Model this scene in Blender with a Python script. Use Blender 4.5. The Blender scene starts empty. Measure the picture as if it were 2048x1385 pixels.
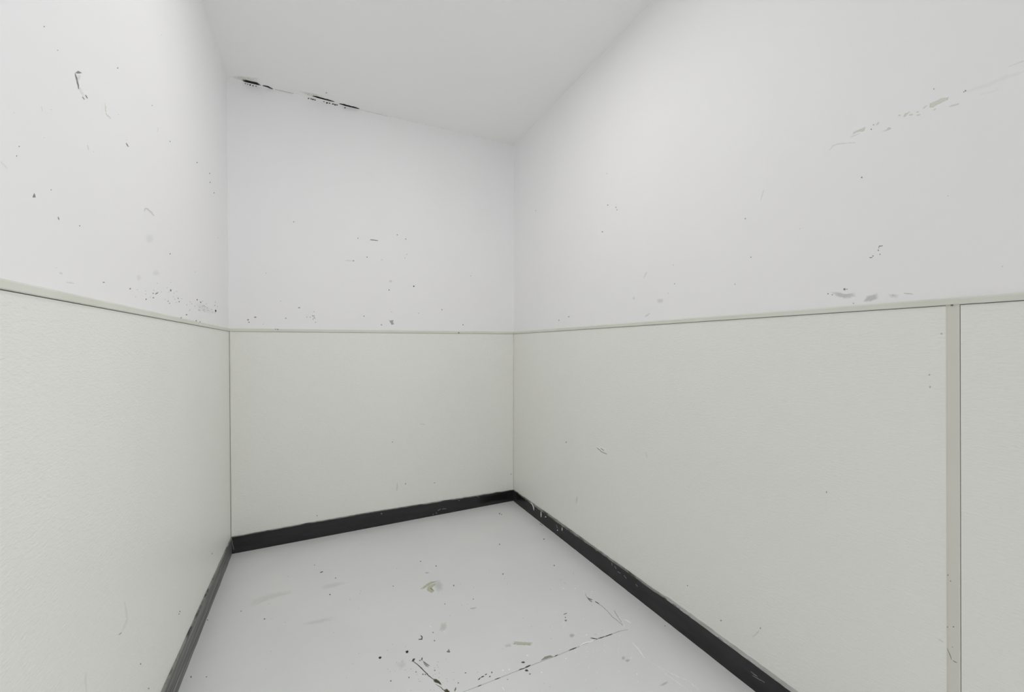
import bpy, math, random
from mathutils import Matrix, Vector
random.seed(3)
scene = bpy.context.scene
col = scene.collection

# ---------------------------------------------------------------- camera
cam_data = bpy.data.cameras.new('camera')
cam_data.sensor_width = 36.0
cam_data.lens = 813.5 / 2048 * 36.0
cam_data.clip_start = 0.01
cam = bpy.data.objects.new('camera', cam_data)
col.objects.link(cam)
yaw, pitch, roll = 0.44981, -0.00024, -0.00515
fw = Vector((math.sin(yaw) * math.cos(pitch), math.cos(yaw) * math.cos(pitch), math.sin(pitch)))
rt = fw.cross(Vector((0, 0, 1))).normalized()
up = rt.cross(fw)
r2 = rt * math.cos(roll) + up * math.sin(roll)
u2 = up * math.cos(roll) - rt * math.sin(roll)
cam.matrix_world = Matrix(((r2.x, u2.x, -fw.x, 0.0), (r2.y, u2.y, -fw.y, 0.0), (r2.z, u2.z, -fw.z, 1.195), (0, 0, 0, 1)))
scene.camera = cam

# ---------------------------------------------------------------- world, lights, exposure
world = bpy.data.worlds.new('world'); scene.world = world
world.use_nodes = True
world.node_tree.nodes['Background'].inputs[0].default_value = (0.95, 0.97, 1.0, 1)
world.node_tree.nodes['Background'].inputs[1].default_value = 0.05

def area_light(name, loc, rot, sx, sy, power, colour):
    d = bpy.data.lights.new(name, 'AREA'); d.shape = 'RECTANGLE'; d.size = sx; d.size_y = sy
    d.energy = power; d.color = colour
    o = bpy.data.objects.new(name, d); o.location = loc; o.rotation_euler = rot; col.objects.link(o)
    return o
# flush ceiling fitting above the photographer
area_light('ceiling_lamp', (0.42, 1.45, 2.735), (0, 0, 0), 0.30, 0.40, 6.5, (1.0, 0.985, 0.975))
# light from an unseen doorway assumed behind the camera, plus an added side fill
area_light('doorway_light', (0.80, -1.70, 1.05), (math.radians(90), 0, 0), 0.84, 2.0, 9.0, (1.0, 0.99, 1.0))
area_light('side_fill_light', (1.40, 0.0, 1.25), (0, math.radians(90), 0), 2.0, 0.40, 11.6, (1.0, 0.99, 1.0))
vs = scene.view_settings
vs.view_transform = 'Standard'; vs.look = 'None'; vs.gamma = 1.0; vs.use_curve_mapping = False
vs.exposure = 0.0
# a small white room: let the light bounce as often as it really does
scene.cycles.max_bounces = 24; scene.cycles.diffuse_bounces = 20; scene.cycles.glossy_bounces = 6
scene.cycles.use_denoising = True

# ---------------------------------------------------------------- room measurements
XL, KL, HL = -0.43685, -0.00182, -0.00456      # left wall: x = XL + HL*y + KL*z
XR, KR, HR = 1.36173, 0.00576, 0.00463
YB, KB = 2.83175, -0.0031                      # back wall: y = YB + KB*z
ZC, CS = 2.76533, -0.00707                     # ceiling: z = ZC + CS*y
YN = -1.60                                     # wall with the doorway
ZT0, ZT1 = 1.2875, 1.3046                      # cap trim
def S(s, a, b, off=0.0):
    """point on a surface (a along it, b up / across it), moved off into the room"""
    if s == 'L': return (XL + HL * a + KL * b + off, a, b)
    if s == 'R': return (XR + HR * a + KR * b - off, a, b)
    if s == 'B': return (a, YB + KB * b - off, b)
    if s == 'C': return (a, b, ZC + CS * b - off)
    return (a, b, off)

# ---------------------------------------------------------------- materials
def new_mat(name):
    m = bpy.data.materials.new(name); m.use_nodes = True
    nt = m.node_tree; p = nt.nodes['Principled BSDF']
    return m, nt, p
def N(nt, t, **kw):
    n = nt.nodes.new(t)
    for k, v in kw.items(): setattr(n, k, v)
    return n
def coords(nt, scale):
    tc = N(nt, 'ShaderNodeTexCoord'); mp = N(nt, 'ShaderNodeMapping')
    mp.inputs['Scale'].default_value = scale
    nt.links.new(tc.outputs['Object'], mp.inputs['Vector'])
    return mp.outputs['Vector']
def noise(nt, scale, detail=2.0, rough=0.5, s=1.0, dist=0.0):
    n = N(nt, 'ShaderNodeTexNoise'); n.inputs['Scale'].default_value = s
    n.inputs['Detail'].default_value = detail; n.inputs['Roughness'].default_value = rough
    n.inputs['Distortion'].default_value = dist
    nt.links.new(coords(nt, scale), n.inputs['Vector'])
    return n.outputs['Fac']
def ramp(nt, fac, stops):
    r = N(nt, 'ShaderNodeValToRGB'); e = r.color_ramp.elements
    while len(e) < len(stops): e.new(0.5)
    for el, (pos, c) in zip(e, stops): el.position = pos; el.color = (c[0], c[1], c[2], 1)
    nt.links.new(fac, r.inputs['Fac'])
    return r.outputs['Color']
def bump(nt, p, fac, strength, dist):
    b = N(nt, 'ShaderNodeBump'); b.inputs['Strength'].default_value = strength; b.inputs['Distance'].default_value = dist
    nt.links.new(fac, b.inputs['Height']); nt.links.new(b.outputs['Normal'], p.inputs['Normal'])
def surface(name, lo, hi, scale, rough, spec=0.5, bump_scale=None, bs=0.2, bd=0.001, stops=(0.35, 0.65), detail=3.0, bdetail=3.0, dist=0.0):
    m, nt, p = new_mat(name)
    nt.links.new(ramp(nt, noise(nt, scale, detail, 0.55, dist=dist), [(stops[0], lo), (stops[1], hi)]), p.inputs['Base Color'])
    p.inputs['Roughness'].default_value = rough
    p.inputs['Specular IOR Level'].default_value = spec
    if bump_scale: bump(nt, p, noise(nt, bump_scale, bdetail, 0.55, dist=0.6), bs, bd)
    return m
MAT = {}
MAT['wall_paint'] = surface('wall_paint', (.885, .883, .89), (.895, .893, .90), (2.2, 2.2, 2.2), 0.6, 0.35, (90, 90, 90), 0.06, 0.001)
MAT['ceiling_paint'] = surface('ceiling_paint', (.885, .885, .885), (.895, .895, .895), (1.5, 1.5, 1.5), 0.8, 0.2, (120, 120, 120), 0.05, 0.001)
MAT['panel'] = surface('panel', (.84, .845, .805), (.855, .86, .82), (2.0, 2.0, 1.2), 0.42, 0.5, (60, 60, 200), 0.65, 0.0022, bdetail=2.0)
MAT['trim'] = surface('trim', (.68, .69, .615), (.72, .73, .665), (6, 6, 6), 0.45, 0.4)
MAT['batten'] = surface('batten', (.67, .665, .595), (.71, .70, .645), (3, 3, 2), 0.45, 0.4)
MAT['corner_strip'] = surface('corner_strip', (.78, .785, .74), (.81, .815, .77), (3, 3, 6), 0.45, 0.4)
MAT['gap_dark'] = surface('gap_dark', (.10, .10, .09), (.16, .16, .14), (8, 8, 30), 0.9, 0.1)  # dark tone for narrow gaps; paints the shade under the side caps
MAT['gap_grey'] = surface('gap_grey', (.50, .50, .46), (.60, .60, .56), (8, 8, 30), 0.9, 0.1)  # grey tone for fainter gaps; paints the shade under the back cap
MAT['floor_paint'] = surface('floor_paint', (.745, .758, .762), (.775, .783, .783), (3.0, 3.0, 3.0), 0.42, 0.4, (60, 60, 60), 0.05, 0.001, detail=5.0)
MAT['base_black'] = surface('base_black', (.020, .020, .022), (.030, .030, .031), (5, 5, 30), 0.5, 0.35, (40, 40, 120), 0.1, 0.001)
MAT['base_worn'] = surface('base_worn', (.045, .045, .042), (.25, .25, .235), (55, 2.2, 75), 0.45, 0.5, stops=(0.40, 0.72), dist=0.3)
MAT['ledge_worn'] = surface('ledge_worn', (.05, .05, .047), (.27, .27, .255), (11, 11, 25), 0.6, 0.4, stops=(0.36, 0.52), detail=5.0)
MAT['caulk'] = surface('caulk', (.40, .40, .385), (.50, .50, .49), (14, 14, 60), 0.6, 0.3, (60, 60, 120), 0.2, 0.001)

def mark_mat(name, colour, alpha, lo, hi, nscale, namp, rough=0.7):
    """thin mark whose outline is eaten by noise: 'fade' is 1 inside and 0 on the outline"""
    m, nt, p = new_mat(name)
    p.inputs['Base Color'].default_value = (*colour, 1); p.inputs['Roughness'].default_value = rough
    p.inputs['Specular IOR Level'].default_value = 0.2
    at = N(nt, 'ShaderNodeAttribute', attribute_name='fade')
    n = noise(nt, (nscale,) * 3, 3.0, 0.6)
    a = N(nt, 'ShaderNodeMath', operation='MULTIPLY_ADD'); a.inputs[1].default_value = namp; a.inputs[2].default_value = -namp * 0.5
    nt.links.new(n, a.inputs[0])
    b = N(nt, 'ShaderNodeMath', operation='ADD'); nt.links.new(at.outputs['Fac'], b.inputs[0]); nt.links.new(a.outputs[0], b.inputs[1])
    r = N(nt, 'ShaderNodeMapRange'); r.inputs['From Min'].default_value = lo; r.inputs['From Max'].default_value = hi
    r.inputs['To Max'].default_value = alpha
    nt.links.new(b.outputs[0], r.inputs['Value']); nt.links.new(r.outputs[0], p.inputs['Alpha'])
    MAT[name] = m
#         name            colour               alpha  lo   hi  noise amp
mark_mat('dark_speck',   (.13, .13, .12),      0.6, .15, .6, 400, .5)
mark_mat('fine_speck',   (.2, .2, .19),         .35, .15, .6, 400, .5)
mark_mat('black_soft',   (.006, .006, .006),   .9, .0, 1., 120, .5, .6)
mark_mat('black',        (.008, .008, .008),   1.0, .15, .5, 300, .4, .9)
mark_mat('mould',        (.02, .02, .018),     .95, .10, .4, 420, 1.5, .9)
mark_mat('grey_chip',    (.27, .27, .26),      .90, .15, .5, 300, .8)
mark_mat('grey_chip_dent_shade', (.45, .45, .45),   .85, .15, .5, 300, .8)  # pale grey chips, and the painted shade in the dent
mark_mat('beige_chip',   (.71, .71, .64),      1.0, .05, .25, 300, .3)
mark_mat('beige_soft',   (.66, .66, .58),      0.35, .10, .9, 160, .9)
mark_mat('dent_highlight',    (.95, .95, .93),      1.0, .30, .34, 300, .6)  # pale strokes that paint light catching the dent
mark_mat('faint',        (.45, .45, .45),      0.2, .20, 1., 220, 1.2)
mark_mat('faint2',       (.55, .55, .55),      .05, .10, 1., 90, 1.2)
mark_mat('smudge',       (.42, .43, .46),      .08, .05, .9, 160, 1.0)
mark_mat('smudge2',      (.38, .38, .38),      .28, .02, .7, 140, .8)
mark_mat('yellow_stain', (.60, .60, .43),      .75, .15, .7, 150, 1.1)
mark_mat('yellow_stain2', (.60, .60, .50),     .70, .10, .6, 150, .9)
mark_mat('yellow_faint', (.52, .52, .42),      .26, .15, 1., 180, 1.4)
mark_mat('brown_faint',  (.46, .44, .40),      .12, .05, 1., 70, 1.2)
mark_mat('brown',        (.085, .078, .05),    .95, .20, .55, 320, 1.1)
mark_mat('olive',        (.20, .195, .13),     .9,  .20, .55, 320, 1.0)
mark_mat('dark_floor',   (.035, .033, .022),   1.0, .10, .35, 320, .5)
mark_mat('crack',        (.20, .195, .17),     .70, .20, .6, 200, 1.2)
mark_mat('crack_faint',  (.34, .34, .31),      .42, .20, .7, 200, 1.2)
mark_mat('tan_chip',     (.36, .355, .30),     .9,  .10, .4, 250, .6)
mark_mat('white_chip',   (.95, .95, .94),      1.0, .38, .42, 260, 1.2)
mark_mat('white_faint',  (.95, .95, .94),      1.0, .74, .78, 330, 1.9)
mark_mat('scuff_grey',   (.33, .33, .32),      .8,  .25, .8, 300, 1.0)

# ---------------------------------------------------------------- mesh helpers
def obj(name, verts, faces, mat, parent=None, smooth=False):
    me = bpy.data.meshes.new(name); me.from_pydata(verts, [], faces); me.validate(); me.update()
    if smooth: me.polygons.foreach_set('use_smooth', [True] * len(me.polygons))
    o = bpy.data.objects.new(name, me); me.materials.append(MAT[mat]); col.objects.link(o)
    if parent: o.parent = parent
    return o
def structure(o, label, cat):
    o['kind'] = 'structure'; o['label'] = label; o['category'] = cat
    return o
def recalc(o):
    import bmesh
    bm = bmesh.new(); bm.from_mesh(o.data); bmesh.ops.recalc_face_normals(bm, faces=bm.faces); bm.to_mesh(o.data); bm.free()
    return o
def slab(name, s, a0, a1, b0, b1, o0, o1, mat, parent=None):
    v = [S(s, a, b, o) for o in (o0, o1) for a, b in ((a0, b0), (a1, b0), (a1, b1), (a0, b1))]
    f = [(0, 1, 2, 3), (4, 5, 6, 7), (0, 1, 5, 4), (1, 2, 6, 5), (2, 3, 7, 6), (3, 0, 4, 7)]
    return recalc(obj(name, v, f, mat, parent))
def extrude(name, s, stations, mat, parent=None, axis='a'):
    """stations: list of (position, closed profile [(other coordinate, offset), ...])"""
    n = len(stations[0][1]); v = []; f = []
    for pos, prof in stations:
        v += [S(s, pos, q, o) if axis == 'a' else S(s, q, pos, o) for q, o in prof]
    for i in range(len(stations) - 1):
        for k in range(n):
            l = (k + 1) % n
            f.append((i * n + k, i * n + l, (i + 1) * n + l, (i + 1) * n + k))
    f.append(tuple(range(n))); f.append(tuple(range((len(stations) - 1) * n, len(stations) * n)))
    return recalc(obj(name, v, f, mat, parent))
def interp(tab, a):
    for (a0, z0), (a1, z1) in zip(tab, tab[1:]):
        if a <= a1: return z0 + (z1 - z0) * (a - a0) / (a1 - a0)
    return tab[-1][1]

# ---------------------------------------------------------------- shell
T = 0.12
P = {}
P['fl'] = structure(slab('floor', 'F', XL - T, XR + T, YN - T, YB + T, -T, 0, 'floor_paint'), 'pale grey painted concrete floor with cracks and chips', 'floor')
P['cl'] = structure(slab('ceiling', 'C', XL - T, XR + T, YN - T, YB + T, -T, 0, 'ceiling_paint'), 'plain flat white ceiling', 'ceiling')
P['wl'] = structure(slab('wall_left', 'L', YN - T, YB + T, 0, ZC + .06, -T, 0, 'wall_paint'), 'scuffed white wall on the left with ribbed panel below', 'wall')
P['wb'] = structure(slab('wall_back', 'B', XL - T, XR + T, 0, ZC + .06, -T, 0, 'wall_paint'), 'narrow white back wall with dark gap at the ceiling', 'wall')
RY0, RY1, RZ = -1.20, 0.24, 2.30                # unseen opening added in the right wall, sized to steer the light
v = []; f = []
for a0, a1, z0, z1 in ((YN - T, RY0, 0, ZC + .06), (RY1, YB + T, 0, ZC + .06), (RY0, RY1, RZ, ZC + .06)):
    k = len(v)
    v += [S('R', a, z, o) for o in (-T, 0) for a, z in ((a0, z0), (a1, z0), (a1, z1), (a0, z1))]
    f += [tuple(k + i for i in q) for q in ((0, 1, 2, 3), (4, 5, 6, 7), (0, 1, 5, 4), (1, 2, 6, 5), (2, 3, 7, 6), (3, 0, 4, 7))]
P['wr'] = structure(recalc(obj('wall_right', v, f, 'wall_paint')), 'long white wall on the right with chipped paint streak', 'wall')
# wall with the open doorway behind the camera
DX0, DX1, DZ = -0.20, 1.20, 2.35  # unseen opening, widened so the near end bounces less light
v = []; f = []
for x0, x1, z0, z1 in ((XL - T, DX0, 0, ZC + .06), (DX1, XR + T, 0, ZC + .06), (DX0, DX1, DZ, ZC + .06)):
    k = len(v)
    v += [(x, y, z) for y in (YN - T, YN) for x, z in ((x0, z0), (x1, z0), (x1, z1), (x0, z1))]
    f += [tuple(k + i for i in q) for q in ((0, 1, 2, 3), (4, 5, 6, 7), (0, 1, 5, 4), (1, 2, 6, 5), (2, 3, 7, 6), (3, 0, 4, 7))]
structure(recalc(obj('wall_near', v, f, 'wall_paint')), 'white wall with an open doorway behind the camera', 'wall')

# ---------------------------------------------------------------- wainscot panels
PZ0, PZ1 = 0.03, ZT0 - 0.0016
xl = lambda z: S('L', YB, z)[0]
xr = lambda z: S('R', YB, z)[0]
JY0, JY1 = 0.4045, 0.4280                       # joint batten on the right wall
P['pl'] = slab('panel', 'L', YN, YB - .006, PZ0, PZ1, -.001, .003, 'panel', P['wl'])
def trapezoid_panel():
    v = [S('B', x, z, o) for o in (-.001, .003) for x, z in ((xl(PZ0) + .0045, PZ0), (xr(PZ0) - .0045, PZ0), (xr(PZ1) - .0045, PZ1), (xl(PZ1) + .0045, PZ1))]
    return recalc(obj('panel', v, [(0, 1, 2, 3), (4, 5, 6, 7), (0, 1, 5, 4), (1, 2, 6, 5), (2, 3, 7, 6), (3, 0, 4, 7)], 'panel', P['wb']))
P['pb'] = trapezoid_panel()
P['pr'] = slab('panel', 'R', JY0 + .008, YB - .005, PZ0, PZ1, -.001, .003, 'panel', P['wr'])
slab('panel', 'R', RY1, JY0 - .0012, PZ0, PZ1, -.001, .003, 'panel', P['wr'])
P['st'] = extrude('batten', 'R',
                  [(z, [(JY0, .0003), (JY0, .0036), (JY0 + .002, .0046), (JY1 - .004, .0046), (JY1, .0031), (JY1, .0003)]) for z in (PZ0, ZT0)], 'batten', P['wr'], axis='b')
slab('joint_strip', 'R', JY0 - .0030, JY0 + .001, PZ0, PZ1, 0, .0006, 'gap_dark', P['wr'])  # dark strip filling the joint beside the batten

# ---------------------------------------------------------------- cap trims
def cap(name, s, a0, a1, n, label, gap_mat, key):
    st = []
    for i in range(n + 1):
        a = a0 + (a1 - a0) * i / n; j = random.uniform(-.0004, .0004); k = random.uniform(-.0005, .0005)
        st.append((a, [(ZT0, .0002), (ZT0 + k * .4, .0066), (ZT0 + .0015, .0080), (ZT1 - .004 + j, .0080), (ZT1 - .0008 + j, .0058), (ZT1 + j, .0002)]))
    o = structure(extrude(name, s, st, 'trim'), label, 'trim')
    slab('gap_shade', s, a0, a1, PZ1 - .003, ZT0 + .002, 0, .0008, gap_mat, o)  # strip coloured darker to paint the shade in the gap under the cap
    P[key] = o
cap('trim_1', 'L', YN, YB - .004, 30, 'cream cap strip along the top of the left wall panel', 'gap_dark', 'tl')
cap('trim_2', 'B', xl(1.3) + .001, xr(1.3) - .001, 24, 'thin cream cap strip across the back wall', 'gap_grey', 'tb')
cap('trim_3', 'R', RY1, YB - .004, 36, 'cream cap strip along the top of the right wall panels', 'gap_dark', 'tr')
slab('nail_hole', 'R', .4150, .4180, ZT0 - .0022, ZT0 + .0004, .003, .0086, 'gap_dark', P['tr'])

# ---------------------------------------------------------------- inside corner strips
def corner_strip(name, x_of, sgn, x0, x1, label):
    def prof(z): return [(x_of(z) + sgn * q, o) for q, o in ((x0, .0002), (x0, .0040), ((x0 + x1) / 2, .0048), (x1, .0034), (x1, .0002))]
    st = [(z, prof(z)) for z in (PZ0, .4, .8, ZT0)]
    o = structure(extrude(name, 'B', st, 'corner_strip', axis='b'), label, 'trim')
    return o
o = corner_strip('trim_4', xl, 1, .0052, .0150, 'slim upright strip in the back left panel corner')
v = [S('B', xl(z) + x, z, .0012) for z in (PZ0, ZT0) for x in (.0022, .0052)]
obj('joint_strip', v, [(0, 1, 3, 2)], 'gap_dark', o)  # dark strip filling the left corner joint
o = corner_strip('trim_5', xr, -1, .0040, .0125, 'slim upright strip in the back right panel corner')
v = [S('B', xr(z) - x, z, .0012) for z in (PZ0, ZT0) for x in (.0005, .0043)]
obj('joint_strip', v, [(0, 1, 3, 2)], 'gap_grey', o)  # grey strip filling the right corner joint

# ---------------------------------------------------------------- baseboards
def baseboard(name, s, a0, a1, n, heights, label, mat, key, band, wob=.0012):
    st = []; led = []
    for i in range(n + 1):
        a = a0 + (a1 - a0) * i / n
        h = interp(heights, a) + random.uniform(-wob, wob); g = random.uniform(-.0006, .0006)
        st.append((a, [(0, .0015), (0, .0092 + g), (.004, .0087 + g * .5), (h - .002, .0084), (h, .0076), (h + .0004, .0015)]))
        low = h - interp(band, a) * random.uniform(.7, 1.25)
        led.append((a, [(low, .0080), (low, .0087), (h - .001, .0087), (h + .0012, .0074), (h + .0016, .0030), (h - .0002, .0030)]))
    o = structure(extrude(name, s, st, mat), label, 'baseboard')
    extrude('worn_edge', s, led, 'ledge_worn', o)
    P[key] = o
    return o
baseboard('baseboard_left', 'L', YN, YB - .003, 90, [(YN, .118), (1.6, .116), (2.4, .102), (YB, .094)], 'scraped grey-black baseboard along the left wall', 'base_worn', 'bl', [(YN, .006), (YB, .006)])
baseboard('baseboard_back', 'B', xl(0) + .003, xr(0) - .003, 60, [(-.5, .0965), (-.09, .1005), (.32, .1005), (.87, .091), (1.4, .083)], 'black baseboard across the back wall', 'base_black', 'bb', [(-.5, .0015), (.1, .003), (.9, .004), (1.1, .003), (1.4, .001)])
br = baseboard('baseboard_right', 'R', RY1, YB - .003, 110, [(YN, .090), (.77, .090), (1.13, .094), (1.34, .096), (1.76, .093), (2.29, .091), (YB, .083)], 'long black baseboard along the right wall with white scratches', 'base_black', 'br', [(RY1, .0015), (1.30, .0015), (1.36, .005), (1.8, .006), (2.0, .010), (2.5, .010), (2.72, .008), (2.78, .001), (YB, .001)])
st = []
for i in range(70):
    a = RY1 + (1.345 - RY1) * i / 69; h = interp([(YN, .090), (.77, .090), (1.13, .094), (1.34, .096)], a)
    t = .0105 * (1 if i < 66 else (69 - i) / 4 + .1) + random.uniform(-.0012, .0012)
    st.append((a, [(h - .004, .0028), (h - .0008 + random.uniform(-.0012, .0008), .0090), (h + t * .5, .0060), (h + t, .0033), (h + t, .0028)]))
extrude('caulk_bead', 'R', st, 'caulk', br)

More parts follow.
